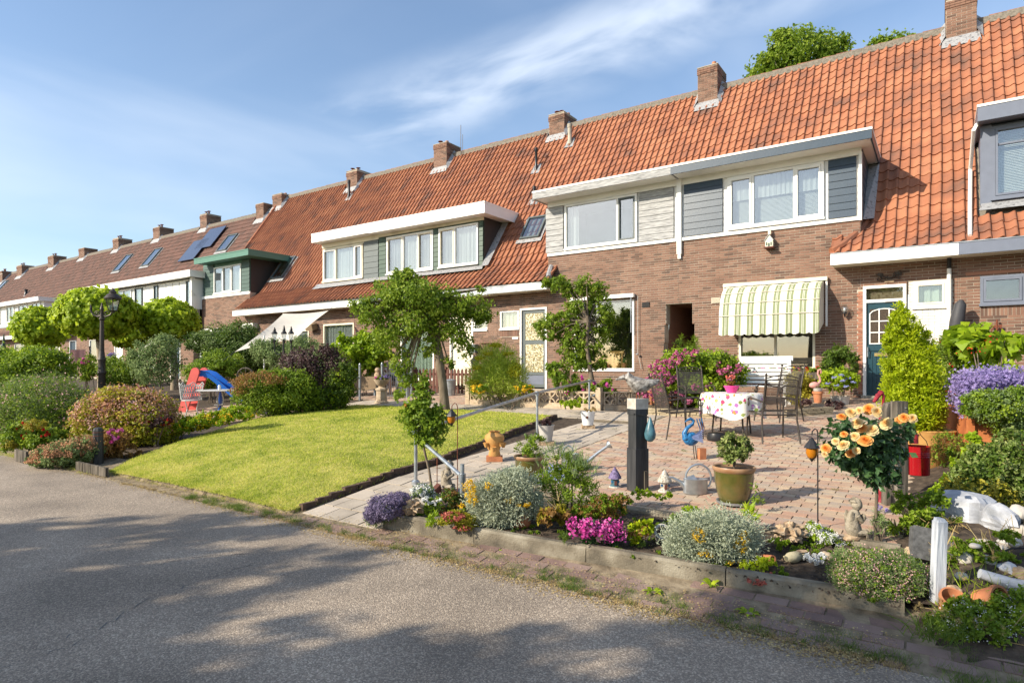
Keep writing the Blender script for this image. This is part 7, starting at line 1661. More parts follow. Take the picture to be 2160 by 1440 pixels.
# glazed pots
def glazed(u, v, label, R0, H0, plantf, saucer=True, name='glazed_pot'):
    p = at(u, v); t = T(name, label, 'plant pot', p); k = K(p); r, h_ = R0 * k, H0 * k
    loc(MB().lathe([(r * .62, .0), (r * .66, .03 * h_), (r * .80, h_ * .3), (r * .93, h_ * .65), (r * .95, h_ * .86)], n=32), 'pot', 'olive_glaze', t, True)
    loc(MB().lathe([(r * .93, h_ * .86), (r, h_ * .90), (r * 1.02, h_ * .96), (r * .99, h_), (r * .90, h_ * .98), (r * .86, h_ * .9)], n=32, close=False), 'rim', 'rim_glaze', t, True)
    loc(MB().lathe([(r * .87, h_ * .90), (.01, h_ * .93)], n=24, close=False), 'potting_soil', 'soil', t)
    if saucer: loc(MB().lathe([(r * .62, .0), (r * .82, .012), (r * .84, .035), (r * .81, .035), (r * .7, .015)], n=28), 'saucer', 'zinc', t, 40)
    plantf(t, k, r, h_)
def pl1(t, k, r, h_):
    aloc(cloud([((0, 0, h_ + 32 * k), (30 * k, 26 * k, 24 * k)), ((16 * k, 0, h_ + 44 * k), (24 * k, 22 * k, 18 * k)), ((-14 * k, 0, h_ + 52 * k), (22 * k, 20 * k, 20 * k)), ((8 * k, 0, h_ + 20 * k), (18 * k, 14 * k, 10 * k))], .032, 2.0, wild=.8), 'foliage', 'lf_var', t)
    loc(MB().tube([(0, 0, h_ * .9), (4 * k, 0, h_ + 25 * k)], [3 * k, 2 * k], 6).tube([(3 * k, 0, h_ * .9), (-10 * k, 0, h_ + 35 * k)], [2.5 * k, 1.5 * k], 6), 'stem', 'bark', t)
glazed(1548, 1062, 'olive glazed pot with cream variegated shrub on a saucer', 43, 80, pl1)
def pl2(t, k, r, h_):
    aloc(cloud([((0, 0, h_ + 14 * k), (28 * k, 24 * k, 20 * k)), ((8 * k, 0, h_ + 28 * k), (20 * k, 18 * k, 16 * k))], .045, 2.0, 'long', outw=.6, droop=-.8), 'foliage', 'lf_mid', t); loc(MB().tube([(0, 0, h_ * .9), (0, 0, h_ + 20 * k)], 1.2 * k, 5), 'stem', 'lf_mid', t)
    aloc(cloud([((4 * k, 0, h_ + 40 * k), (20 * k, 16 * k, 8 * k))], .02, .5, 'petal'), 'seed_head', 'lf_grey', t)
glazed(1117, 1018, 'olive glazed pot of upright lavender beside the handrail', 33, 58, pl2, False)
# strawberry jar
p = at(1043, 972); k = K(p); t = T('strawberry_pot', 'ochre clay strawberry pot with side pockets on a brick', 'plant pot', p); loc(MB().box(-17 * k, 17 * k, -12 * k, 12 * k, 0, 11 * k), 'brick', 'terracotta', t)
loc(MB().lathe([(12 * k, 11 * k), (13 * k, 13 * k), (11 * k, 22 * k), (14 * k, 34 * k), (21 * k, 46 * k), (20 * k, 54 * k), (13 * k, 59 * k), (10 * k, 61 * k), (12 * k, 64 * k), (9 * k, 63 * k), (7 * k, 56 * k)], n=26), 'jar', 'terra_ochre', t, True)
for (a, z) in ((3.6, 38), (5.6, 40), (4.6, 30), (2.2, 30), (.2, 36)): loc(MB().lathe([(3 * k, -8 * k), (6 * k, 0), (7 * k, 2 * k), (5 * k, 1 * k)], (19 * k * math.cos(a), 19 * k * math.sin(a), z * k), 12), 'pocket', 'terra_ochre', t, True)
# buckets
p = at(1152, 938); k = K(p); t = T('grey_pot', 'grey tapered pot with dark purple leaves on a brick', 'plant pot', p); loc(MB().box(-15 * k, 17 * k, -10 * k, 10 * k, 0, 8 * k), 'brick', 'stone_brown', t)
loc(MB().lathe([(12 * k, 8 * k), (17 * k, 40 * k), (18 * k, 42 * k), (16 * k, 42 * k), (14 * k, 34 * k)], n=24), 'pot', 'pot_grey', t, 40); loc(MB().lathe([(15 * k, 38 * k), (.001, 38 * k)], n=20, close=False), 'potting_soil', 'soil', t); aloc(cloud([((-3 * k, 0, 46 * k), (13 * k, 11 * k, 7 * k))], .035, 2.4), 'foliage', 'lf_purple', t)
p = at(1240, 903); k = K(p); t = T('enamel_bucket', 'white enamel bucket with dried flowers on a stone block', 'bucket', p); loc(MB().box(-13 * k, 14 * k, -9 * k, 9 * k, 0, 7 * k), 'block', 'stone_brown', t)
loc(MB().lathe([(11 * k, 7 * k), (15.5 * k, 34 * k), (16.5 * k, 36 * k), (14.5 * k, 36 * k), (13 * k, 30 * k)], n=24), 'bucket', 'enamel_white', t, 40); aloc(cloud([((4 * k, 0, 40 * k), (12 * k, 9 * k, 5 * k))], .035, 1.2), 'dried_flower', 'dry', t); loc(MB().blob((-3 * k, -14 * k, 24 * k), (2.4 * k, 2 * k, 2.4 * k), .3, 3, 8), 'knob', 'rust', t)
# hook lanterns
def hook_lantern(u, v, vt, side, lv0, lv1, label, lr=13):
    p = at(u, v); k = K(p); t = T('hook_lantern', label, 'lantern', p); H_ = (v - vt) * k; s_ = side * 6 * k
    loc(MB().tube([(0, 0, -.05), (0, 0, H_ - 8 * k), (s_ * .3, 0, H_ - 2 * k), (s_, 0, H_), (s_ * 1.9, 0, H_ - 5 * k), (s_ * 2.1, 0, H_ - 13 * k)], .0055, 6), 'hook_pole', 'rust' if side < 0 and u < 1000 else 'black_iron', t, True)
    x = s_ * 2.1; z0, z1 = (v - lv1) * k, (v - lv0) * k; hh_ = z1 - z0; r = lr * k
    l_ = loc(MB().lathe([(r * 1.35, z0 + hh_ * .58), (r * 1.25, z0 + hh_ * .64), (r * .5, z0 + hh_ * .88), (r * .3, z0 + hh_ * .95), (.002, z1)], (x, 0, 0), 8).lathe([(.002, z0), (r * .3, z0 + hh_ * .08), (r * .5, z0 + hh_ * .14), (r * .75, z0 + hh_ * .2)], (x, 0, 0), 8), 'lantern_cap', 'black_iron', t, 30)
    loc(MB().lathe([(r * .6, z0 + hh_ * .16), (r * 1.0, z0 + hh_ * .35), (r * .9, z0 + hh_ * .6)], (x, 0, 0), 12), 'amber_glass', 'amber', t, True)
hook_lantern(965, 1045, 850, -1, 862, 898, 'hook lantern with amber glass left of the tube handrail', 9); hook_lantern(1725, 1114, 904, -1, 922, 974, 'hook lantern with amber glass at the right front of the patio', 12)
p = at(922, 1038); single('iron_rod', 'thin rusty rod standing behind the sloping handrail', 'rod', MB().tube([(0, 0, 0), (0, 0, .52)], .005, 6), 'rust', p)
# cherub statues
def cherub(u, v, label, hpx, m, flip=1):
    p = at(u, v); k = K(p) * hpx / 90; t = T('cherub_statue', label, 'statue', p, CR + .2 * flip)
    loc(MB().blob((0, 0, 5 * k), (24 * k, 14 * k, 8 * k), .2, 2, 14), 'base', 'stone_brown', t, True)
    b = MB().tube([(2 * k, 0, 12 * k), (-4 * k, 0, 24 * k), (-6 * k, 0, 38 * k), (0, 0, 52 * k), (2 * k, 0, 60 * k)], [13 * k, 15 * k, 13 * k, 12 * k, 6 * k], 14)
    b.blob((3 * k, -2 * k, 70 * k), (10 * k, 10 * k, 11 * k), .06, 3, 14)
    for s_ in (-1, 1):
        b.tube([(-4 * k, s_ * 12 * k, 50 * k), (4 * k, s_ * 15 * k, 40 * k), (14 * k, -5 * k + s_ * 5 * k, 46 * k), (16 * k, -5 * k, 50 * k)], [5 * k, 4.5 * k, 3.6 * k, 3 * k], 8)
        b.tube([(-2 * k, s_ * 8 * k, 16 * k), (14 * k, s_ * 9 * k - 6 * k, 18 * k), (18 * k, s_ * 6 * k - 8 * k, 6 * k), (24 * k, s_ * 6 * k - 10 * k, 4 * k)], [7 * k, 6 * k, 4 * k, 3 * k], 8)
    loc(b, 'figure', m, t, True)
    loc(MB().blob((3 * k, 1 * k, 75 * k), (11.5 * k, 11.5 * k, 9 * k), .28, 5, 16), 'hair', m, t, True)
    for s_ in (-1, 1): loc(MB().blob((-12 * k, s_ * 8 * k, 46 * k), (5 * k, 3 * k, 12 * k), .25, 3, 10), 'wing', m, t, True)
cherub(945, 1038, 'dark weathered sitting cherub statue beside the sloping handrail', 72, 'statue', -1); cherub(1803, 1138, 'grey stone cherub statue playing a pipe at the right of the bed', 95, 'statue')
# rose standard on the left
p = at(912, 1032); k = K(p); dr_ = dist(p)
t = tree('rose_standard', 'leafy rose standard with green foliage at the start of the handrail', (p.x, p.y, p.z), [(p.x, p.y, p.z - .05), tuple(PD(905, 990, dr_)), tuple(PD(895, 950, dr_)), tuple(PD(892, 930, dr_))], [.016, .014, .014, .016],
         [lobe(*a, dr_) for a in [(890, 890, 36, 30), (905, 865, 26, 26), (890, 830, 18, 26), (925, 895, 22, 24), (860, 880, 18, 20), (905, 925, 30, 16), (880, 855, 24, 22), (895, 800, 10, 16)]], .052, 'lf_mid', 1.6, 'leaf', cat='rose tree', droop=.6, clump=10, limbs=12)
arr_obj('rose_bud', cloud([lobe(857, 856, 4, 3, dr_), lobe(885, 925, 3, 3, dr_)], .02, 2, 'petal', inner=0), 'fl_red', t)
# rose standard with orange blooms
p = at(1847, 1142); dr_ = dist(p)
t = tree('orange_rose_standard', 'rose standard full of orange and cream blooms in front of the timber posts', (p.x, p.y, p.z), [(p.x, p.y, p.z - .05), tuple(PD(1848, 1080, dr_)), tuple(PD(1850, 1020, dr_)), tuple(PD(1850, 970, dr_))], [.013, .012, .012, .013],
         [lobe(*a, dr_) for a in [(1800, 930, 48, 40), (1845, 950, 48, 55), (1870, 920, 32, 40), (1820, 980, 44, 36), (1780, 960, 30, 24), (1880, 965, 24, 34), (1912, 905, 14, 20), (1855, 1000, 34, 24), (1775, 895, 22, 14)]], .062, 'lf_rose', 1.1, 'leaf', cat='rose tree', droop=.9, clump=6, limbs=14, cr=.35)
def rose_mesh(full):
    ru = random.uniform
    mb = MB()
    for ring, (n, r, z, tl) in enumerate([(9, 1.0, -.12, .05), (9, .86, -.02, .35), (8, .70, .08, .65), (8, .54, .16, .9), (6, .38, .22, 1.15), (5, .22, .26, 1.35)]):
        for i in range(n):
            a = i * math.tau / n + ring * .4 + random.uniform(-.15, .15); ca, sa = math.cos(a), math.sin(a); w = r * ru(.5, .68)
            def q(rad, side, h): return (ca * rad - sa * side, sa * rad + ca * side, h)
            tl_ = tl + ru(-.15, .2); h = r * .62 * math.sin(tl_) + ru(-.05, .05); e = r * math.cos(tl_ * .6) * ru(.85, 1.08)
            mb.add([q(.05, 0, z - .1), q(e * .55, w * .75, z + h * .5), q(e, w * .5, z + h * .9), q(e * 1.08, 0, z + h), q(e, -w * .5, z + h * .9), q(e * .55, -w * .75, z + h * .5)], [(0, 1, 2, 3), (0, 3, 4, 5)], ((.80 - ring * .14) if full else (.95 - ring * .15)) + ru(-.04, .04))
    return mb
leafmat2 = mat('rose_orange', [(.60, .11, .01), (.70, .22, .03), (.74, .36, .10), (.76, .50, .22)], .6, ns=3, w=-.9, spec=.2, trans=.2); mat('rose_cream', [(.72, .36, .07), (.74, .50, .20), (.74, .63, .36)], .6, ns=3, w=-.9, spec=.2, trans=.2)
ro, rc = rose_mesh(True).mesh('rose_orange', 'rose_orange'), rose_mesh(False).mesh('rose_cream', 'rose_cream')
for (u, v, s_, o_) in [(1775, 878, 11, 1), (1795, 870, 14, 0), (1833, 862, 15, 1), (1850, 868, 14, 0), (1808, 892, 15, 0), (1868, 892, 17, 0), (1818, 902, 13, 1), (1838, 906, 17, 0), (1825, 928, 17, 1), (1803, 920, 12, 0), (1778, 938, 16, 0), (1795, 955, 13, 1), (1806, 950, 10, 0), (1742, 945, 13, 1), (1762, 930, 10, 0), (1740, 958, 8, 0), (1907, 880, 12, 1), (1897, 885, 10, 1), (1925, 882, 12, 0), (1780, 915, 9, 1), (1812, 865, 10, 0)]:
    q = PD(u, v, dr_ - .19 - random.uniform(0, .12)); o = bpy.data.objects.new('rose_bloom', ro if o_ else rc); COL.objects.link(o); o.parent = t; o.location = q - ORG[t.name]; s2 = s_ * dr_ / FPX * .78; o.scale = (s2,) * 3
    to = (Vector((0, 0, CH)) - q).normalized() + Vector((random.uniform(-.5, .5), random.uniform(-.3, .3), random.uniform(.1, .9))); o.rotation_euler = to.to_track_quat('Z', 'Y').to_euler()
# timber posts, pump and bucket
p = at(1897, 1078); k = K(p); t1 = T('old_timber_post', 'front weathered timber post behind the orange roses', 'post', p, CR + .1, 'weathered timber posts of the pump'); loc(MB().prism([(-12 * k, -10 * k, -.05), (12 * k, -10 * k, -.05), (12 * k, 10 * k, -.05), (-12 * k, 10 * k, -.05)], (0, 0, 232 * k + .05)), 'timber', 'old_timber', t1)
for z in (30, 218): loc(MB().lathe([(2.2 * k, 0), (2.2 * k, 1.5 * k)], (6 * k, -11 * k, z * k), 8), 'bolt', 'zinc', t1)
p2 = at(1872, 1064); t2 = T('old_timber_post', 'rear weathered timber post with rounded top beside the pump', 'post', p2, CR + .1, 'weathered timber posts of the pump'); k2 = K(p2)
loc(MB().box(-8 * k2, 8 * k2, -8 * k2, 8 * k2, -.05, 202 * k2).prism([(-8 * k2, -8 * k2, 202 * k2), (8 * k2, -8 * k2, 202 * k2), (6 * k2, -8 * k2, 216 * k2), (-4 * k2, -8 * k2, 214 * k2)], (0, 16 * k2, 0)), 'timber', 'old_timber', t2)
p3 = at(1858, 1058); k3 = K(p3); pm = T('hand_pump', 'dark red cast iron hand pump between the timber posts', 'pump', p3, CR); Zp = lambda v: (1058 - v) * k3; Xp = lambda u: (u - 1858) * k3
loc(MB().lathe([(6 * k3, 0), (5 * k3, 3 * k3), (4 * k3, Zp(1045)), (4.5 * k3, Zp(1043)), (4 * k3, Zp(1000)), (7 * k3, Zp(940)), (8 * k3, Zp(925)), (5 * k3, Zp(915)), (4 * k3, Zp(880))], n=14), 'body', 'red_iron', pm, 40)
loc(MB().tube([(0, 0, Zp(905)), (Xp(1862), 0, Zp(870)), (Xp(1864), 0, Zp(835)), (Xp(1860), 0, Zp(828)), (Xp(1852), 0, Zp(834)), (Xp(1843), 0, Zp(848))], [2 * k3, 2.5 * k3, 3 * k3, 5 * k3, 5.5 * k3, 3 * k3], 8).blob((Xp(1858), 0, Zp(829)), (6 * k3, 5 * k3, 5 * k3), .3, 3, 10), 'lever', 'red_iron', pm, True)
loc(MB().tube([(0, 0, Zp(915)), (Xp(1895), 0, Zp(908)), (Xp(1922), 0, Zp(908)), (Xp(1928), 0, Zp(918)), (Xp(1928), 0, Zp(935))], [6 * k3, 6 * k3, 7 * k3, 8 * k3, 8 * k3], 12), 'spout', 'red_iron', pm, True)
q = PD(1934, 1000, dist(p3)); kb = K(p3); bk = T('red_bucket', 'glossy dark red metal bucket hanging from the pump spout', 'bucket', (q.x, q.y, q.z), CR)
loc(MB().lathe([(22 * kb, 0), (23 * kb, 1 * kb), (24 * kb, 40 * kb), (24.5 * kb, 42 * kb), (24.4 * kb, 48 * kb), (25 * kb, 60 * kb), (23.5 * kb, 60 * kb), (21 * kb, 20 * kb)], n=28), 'bucket', 'red_enamel', bk, 40)
for z in (38, 42, 46): loc(MB().lathe([(24.2 * kb, z * kb), (25.2 * kb, (z + 1) * kb), (24.2 * kb, (z + 2) * kb)], n=28, close=False), 'ring', 'red_enamel', bk, True)
loc(MB().tube([(24 * kb, 0, 58 * kb), (20 * kb, 0, 70 * kb), (8 * kb, 0, 83 * kb), (-3 * kb, 0, 85 * kb), (-15 * kb, 0, 78 * kb), (-24 * kb, 0, 58 * kb)], .0035, 5), 'bail', 'black_iron', bk)
# conifer in a terracotta bowl
p = at(1950, 988); k = K(p); cb = T('terracotta_bowl', 'very large ochre terracotta bowl holding the yellow conifer', 'plant pot', p)
loc(MB().lathe([(30 * k, 0), (33 * k, 4 * k), (48 * k, 50 * k), (54 * k, 78 * k), (56 * k, 82 * k), (52 * k, 84 * k), (48 * k, 78 * k)], n=36), 'bowl', 'terra_ochre', cb, 40); loc(MB().lathe([(50 * k, 78 * k), (.001, 80 * k)], n=24, close=False), 'potting_soil', 'soil', cb)
dC = dist(p) + .0
plant('golden_conifer', 'bright yellow-green upright conifer in front of the teal door', 'conifer', [(1893, 665, 13, 30), (1905, 695, 30, 40), (1888, 725, 22, 32), (1905, 760, 38, 46), (1942, 735, 24, 40), (1925, 790, 50, 50), (1900, 820, 34, 55), (1945, 840, 46, 55), (1920, 870, 50, 48), (1955, 880, 34, 38)], .046, 'lf_acid', dC, 2.9, 'tuft', outw=.9, droop=-.9, wild=.5, clump=18, cr=.16, inner=.35, base=(p.x, p.y, p.z), stems=6)
# right-hand planting
plant('boxwood', 'small leaved rounded shrub right of the golden conifer', 'shrub', [(2000, 780, 34, 50), (1995, 735, 26, 28), (2020, 820, 22, 36), (1985, 830, 28, 40)], .034, 'lf_mid', 9.4, 1.9, extras=[('blossom', 'fl_red', 'petal', .03, .03, None, {}), ('pale_leaf', 'lf_var', 'leaf', .03, .35, None, {})])
plant('pumpkin_vine', 'large leaved bright green vine in front of the right brick wall', 'vine', [(2060, 725, 44, 32), (2100, 745, 40, 34), (2035, 715, 28, 26), (2125, 720, 24, 16), (2085, 775, 44, 24)], .15, 'lf_lime', 9.0, 1.3, 'heart', droop=.5, clump=5, base=tuple(at(2080, 950)), extras=[('blossom', 'fl_red', 'petal', .03, .012, [(2050, 722, 40, 30)], {})])
pp_ = PD(2120, 900, 6.9)
cor = thing('rusty_planter', 'tall rusty orange steel planter at the right edge', 'planter', (pp_.x, pp_.y, gh(0, pp_.y)), None, .25); X0 = Vector((0, 0, 0))
zt_ = CH + (HV - 868) / FPX * 6.5 - cor.location.z
cw = [(-.46, -.5), (1.2, -.5), (1.2, 1.0), (-.46, 1.0)]
mb = MB()
for (a, b) in zip(cw, cw[1:] + cw[:1]):
    d = (Vector(b) - Vector(a)).normalized(); nn = Vector((d.y, -d.x)) * .02; mb.prism([(a[0], a[1], -.1), (b[0], b[1], -.1), (b[0], b[1], zt_), (a[0], a[1], zt_)], (-nn.x, -nn.y, 0))
loc(mb, 'side_panel', 'corten', cor); loc(MB().box(-.44, 1.18, -.48, .98, zt_ - .12, zt_ - .08), 'potting_soil', 'soil', cor); loc(MB().box(-.50, -.44, -.54, -.48, -.1, zt_ + .01), 'corner_post', 'corten', cor)
plant('bellflower', 'mass of violet-blue bellflowers above the rusty planter', 'flowers', [(2070, 815, 42, 26), (2040, 840, 24, 30), (2115, 810, 44, 22), (2150, 812, 20, 22)], .035, 'lf_grey', 7.0, 1.3, base=(pp_.x, pp_.y, cor.location.z + zt_ - .05), floor=False, extras=[('blossom', 'fl_purple', 'cross', .026, 1.0, [(2065, 805, 48, 22), (2040, 832, 26, 30), (2115, 800, 46, 20), (2035, 855, 14, 18)], {'clump': 5, 'cr': .5, 'wild': 1.5})])
plant('trailing_shrub', 'small leaved green shrub spilling over the rusty planter', 'shrub', [(2100, 860, 50, 34), (2140, 870, 40, 36), (2060, 862, 26, 22), (2130, 900, 34, 24), (2150, 840, 30, 24), (2080, 840, 40, 18)], .030, 'lf_mid', 6.4, 1.8, base=(pp_.x, pp_.y, cor.location.z + zt_ - .05), floor=False, extras=[('pale_leaf', 'lf_grey', 'leaf', .026, .5, None, {})])
p = at(2018, 952); k = K(p); sp = T('stone_pillar', 'short pebbled stone pillar carrying a blue bowl', 'pillar', p); loc(MB().box(-18 * k, 18 * k, -14 * k, 14 * k, 0, 70 * k), 'shaft', 'concrete_tan', sp)
bb_ = T('blue_bowl', 'glossy cobalt blue bowl with small succulents on the stone pillar', 'bowl', (p.x, p.y, p.z + 70 * k)); loc(MB().lathe([(9 * k, 0), (16 * k, 5 * k), (16 * k, 10 * k), (12 * k, 14 * k), (10 * k, 12 * k)], n=22), 'bowl', 'deep_blue', bb_, True); aloc(cloud([((0, 0, 15 * k), (10 * k, 8 * k, 4 * k))], .03, 2), 'succulent', 'lf_grey', bb_)
p = at(1990, 880); sd = T('side_table', 'small slate table with red flowers right of the conifer', 'table', PD(2000, 850, 8.4), CR); sd.location.z = gh(0, sd.location.y); zt_ = CH + (HV - 842) / FPX * 8.4 - sd.location.z
loc(MB().lathe([(.24, zt_ - .02), (.24, zt_), (.01, zt_)], n=20), 'tabletop', 'stone_dark', sd, 40); loc(MB().tube([(0, 0, 0), (0, 0, zt_ - .02)], .03, 8), 'leg', 'stone_dark', sd)
plant('red_begonia', 'red leaved begonia on the small slate table', 'flowers', [(1995, 832, 16, 8)], .035, 'lf_purple', 8.35, 1.5, floor=False, stems=0, extras=[('blossom', 'fl_red', 'petal', .03, .9, None, {})])
# ================================================================== ROCKERY on the right
mb = MB(); vs = []; fs = []; NX, NY = 40, 50
for j in range(NY + 1):
    for i in range(NX + 1):
        x = -.35 + 3.2 * i / NX; y = 4.0 + 4.6 * j / NY; e = min(1, (x + .35) / .5) * min(1, max(0, (y - 3.95) / .9))
        z = gh(0, y) * (1 if y > 4.6 else .6) - .02 + e * (.14 + .05 * mnoise.noise(Vector((x * 2.5, y * 2.5, 0)))) + .02 * mnoise.noise(Vector((x * 11, y * 11, 0)))
        vs.append((x, y, z))
for j in range(NY):
    for i in range(NX): fs.append((j * (NX + 1) + i, j * (NX + 1) + i + 1, (j + 1) * (NX + 1) + i + 1, (j + 1) * (NX + 1) + i))
MB().add(vs, fs).build('rockery_mound', 'soil', kind='structure', smooth=True)
def rock(u, v, ru, rv, d, m, label, amp=.22, seed=0, fr=1.6, cat='rock'):
    c, r = lobe(u, v, ru, rv, d); single('rock', label, cat, MB().blob((0, 0, 0), (r[0], r[0] * .8, r[2]), amp, fr, 30 if m == 'stone_brown' else 18, seed), m, c, m != 'granite_white', rz=seed)
rock(2038, 1078, 60, 42, 5.0, 'granite_white', 'largest angular white rock in the right rockery', .14, 3)
rock(2108, 1098, 42, 30, 4.75, 'granite_white', 'second white rock touching the largest one on its right', .2, 5)
rock(2150, 1082, 22, 18, 4.9, 'cobble', 'grey boulder at the right edge above the pale stones', .15, 7)
rock(2152, 1122, 22, 16, 4.6, 'cobble', 'tan boulder at the right edge below the grey one', .12, 9)
rock(2035, 1178, 20, 19, 4.15, 'cobble', 'round pale cobble right of the white post', .08, 11)
rock(2075, 1150, 26, 14, 4.4, 'cobble', 'flat tan stone behind the round pale cobble', .12, 13)
rock(2085, 1190, 18, 22, 4.1, 'cobble', 'upright pale stone right of the round cobble', .15, 15)
rock(2130, 1145, 28, 12, 4.4, 'cobble', 'long tan stone near the right edge', .12, 17)
rock(2125, 1200, 20, 14, 4.0, 'granite_white', 'small white stone right of the upright pale one', .2, 19)
rock(2150, 1210, 20, 16, 3.95, 'stone_brown', 'light brown stone at the right edge', .15, 21)
rock(2028, 1215, 15, 9, 3.9, 'cobble', 'small oval grey stone low in the rockery', .08, 23)
rock(2012, 1248, 16, 14, 3.75, 'stone_brown', 'brown round stone above the broken terracotta pot', .1, 25)
rock(2118, 1170, 14, 14, 4.3, 'cobble', 'small rounded stone inside the black wire loop', .08, 27)
rock(1940, 1125, 18, 14, 4.6, 'stone_brown', 'rough brown stone left of the dark slate slab', .3, 29)
rock(1928, 1165, 16, 12, 4.35, 'stone_brown', 'rough stone low left of the dark slate slab', .3, 31)
for i in range(16):
    c, r = lobe(2000 + random.uniform(0, 158), 1135 + random.uniform(0, 110), random.uniform(6, 13), random.uniform(5, 9), 4.15); c = (c[0], c[1] + random.uniform(-.2, .3), c[2])
    single('pebble', 'small pale pebble lying among the larger rockery stones', 'pebble', MB().blob((0, 0, 0), (r[0], r[0] * .8, r[2]), .12, 1.5, 12, i), 'cobble' if i % 3 else 'granite_white', c, True, rz=i, group='pebbles in the rockery')
c = PD(1963, 1150, 4.3); single('slate_slab', 'dark grey broken slate slab behind the white post', 'slab', MB().cbox((0, 0, 0), (.24, .10, .22), tilt=(-.35, .15)), 'stone_dark', c, rz=CR - .3)
c = PD(2135, 1232, 3.75); single('white_log', 'whitish weathered branch lying in the right rockery', 'log', MB().tube([(-.16, .05, .05), (0, 0, 0), (.25, -.06, -.04)], [.03, .04, .045], 10), 'granite_white', c, True, rz=CR)
p = at(1975, 1300, -.05); k = 3.62 / FPX; wp = T('white_post', 'weathered white painted timber post at the roadside corner', 'post', (p.x, p.y, 0.0), CR - .05)
H_ = CH - (1092 - HV) * dist(p) / FPX; w = .030
wpo = loc(MB().box(-w, w, -w, w, -.05, H_ - .02).prism([(-w, -w, H_ - .02), (w, -w, H_ - .02), (w * .6, -w * .6, H_), (-w * .6, -w * .6, H_)], (0, w * 1.6, 0)), 'timber', 'white_timber', wp)
wpo.rotation_euler.y = .035
for (u, v, r_, lab) in [(2005, 1275, 24, 'broken terracotta pot at the foot of the white post'), (2085, 1270, 34, 'terracotta pot lying under the grasses in the rockery')]:
    q = PD(u, v, 3.7); k = 3.7 / FPX; o = single('terracotta_pot', lab, 'pot', MB().lathe([(r_ * .7 * k, -.06), (r_ * k, .04), (r_ * 1.1 * k, .045), (r_ * 1.1 * k, .07), (r_ * .95 * k, .07), (r_ * .8 * k, .0)], n=18), 'terracotta', q, 40); o.rotation_euler = (.5, .3 if u < 2050 else 1.3, 0)
c = PD(2140, 1170, 4.1); single('black_wire_loop', 'loop of thick black wire between the stones', 'wire', MB().tube([(.14 * math.cos(a) + .05, 0, .05 * math.sin(a)) for a in [i * .4 for i in range(14)]], .006, 6), 'plastic_black', c, rz=CR)
plant('variegated_euonymus', 'cream-edged variegated shrub above the white rocks', 'shrub', [(2095, 985, 50, 40), (2135, 945, 34, 36), (2060, 1000, 44, 36), (2120, 1020, 50, 34), (2040, 1030, 40, 22), (2150, 1000, 30, 50), (2075, 955, 24, 20)], .036, 'lf_var', 5.35, 1.7, base=tuple(PD(2110, 1090, 5.3)), floor=False, extras=[('dark_leaf', 'lf_dark', 'leaf', .04, 1.0, None, {}), ('golden_leaf', 'lf_yellow', 'leaf', .03, .5, [(2060, 1025, 60, 20), (2110, 1050, 40, 16)], {})])
plant('lime_bush', 'lime green soft leaved plant left of the variegated shrub', 'plant', [(2010, 1025, 30, 22), (1990, 1045, 24, 18), (2030, 985, 20, 34), (2055, 935, 18, 36)], .05, 'lf_lime', 5.5, 1.5, base=tuple(PD(2010, 1080, 5.5)), floor=False)
plant('twiggy_mound', 'brownish twiggy mound behind the red bucket', 'shrub', [(2005, 935, 34, 26), (1985, 960, 30, 24), (2025, 960, 24, 22)], .028, 'lf_orange', 6.3, 1.6, 'needle', base=tuple(PD(2005, 980, 6.3)), floor=False, extras=[('green_tip', 'lf_mid', 'leaf', .03, .5, None, {})])
plant('ground_ivy', 'dark green leafy cover behind the white post', 'groundcover', [(1930, 1080, 34, 24), (1955, 1100, 34, 26), (1920, 1110, 24, 20), (1990, 1105, 30, 18), (1905, 1060, 20, 20), (1965, 1060, 30, 26), (2010, 1125, 36, 16), (2060, 1125, 40, 14)], .038, 'lf_mid', 4.9, 1.3, floor=False, base=tuple(PD(1950, 1120, 4.9)), extras=[('dry_twig', 'dry', 'fine', .10, .5, [(1990, 1115, 50, 24), (1960, 1090, 40, 30)], {})])
plant('fern_tuft', 'green ferny tuft at the foot of the timber posts', 'fern', [(1885, 1098, 26, 16), (1905, 1105, 22, 14)], .07, 'lf_mid', 5.0, 1.6, 'long', outw=.6, droop=-.4)
plant('snapdragon_spike', 'thin grey-green flower stalks beside the orange rose stem', 'flowers', [(1858, 1100, 8, 34), (1842, 1110, 6, 26), (1866, 1120, 8, 22)], .05, 'lf_grey', 4.85, 1.8, 'needle', outw=.3, droop=-1.3, extras=[('blossom', 'fl_purple', 'petal', .02, .3, [(1856, 1068, 8, 8), (1868, 1072, 6, 6)], {})])
plant('rock_moss', 'green tangled cover with tiny white flowers at the lower right corner', 'groundcover', [(2060, 1320, 70, 44), (2120, 1340, 60, 60), (2000, 1330, 40, 34), (2140, 1280, 40, 40), (2090, 1390, 70, 34), (2040, 1290, 40, 24)], .026, 'lf_mid', 3.55, 1.8, floor=False, base=tuple(PD(2080, 1380, 3.5)), extras=[('blossom', 'fl_white', 'petal', .008, .05, None, {}), ('dry_blade', 'dry', 'fine', .10, .35, None, {})], stems=0)
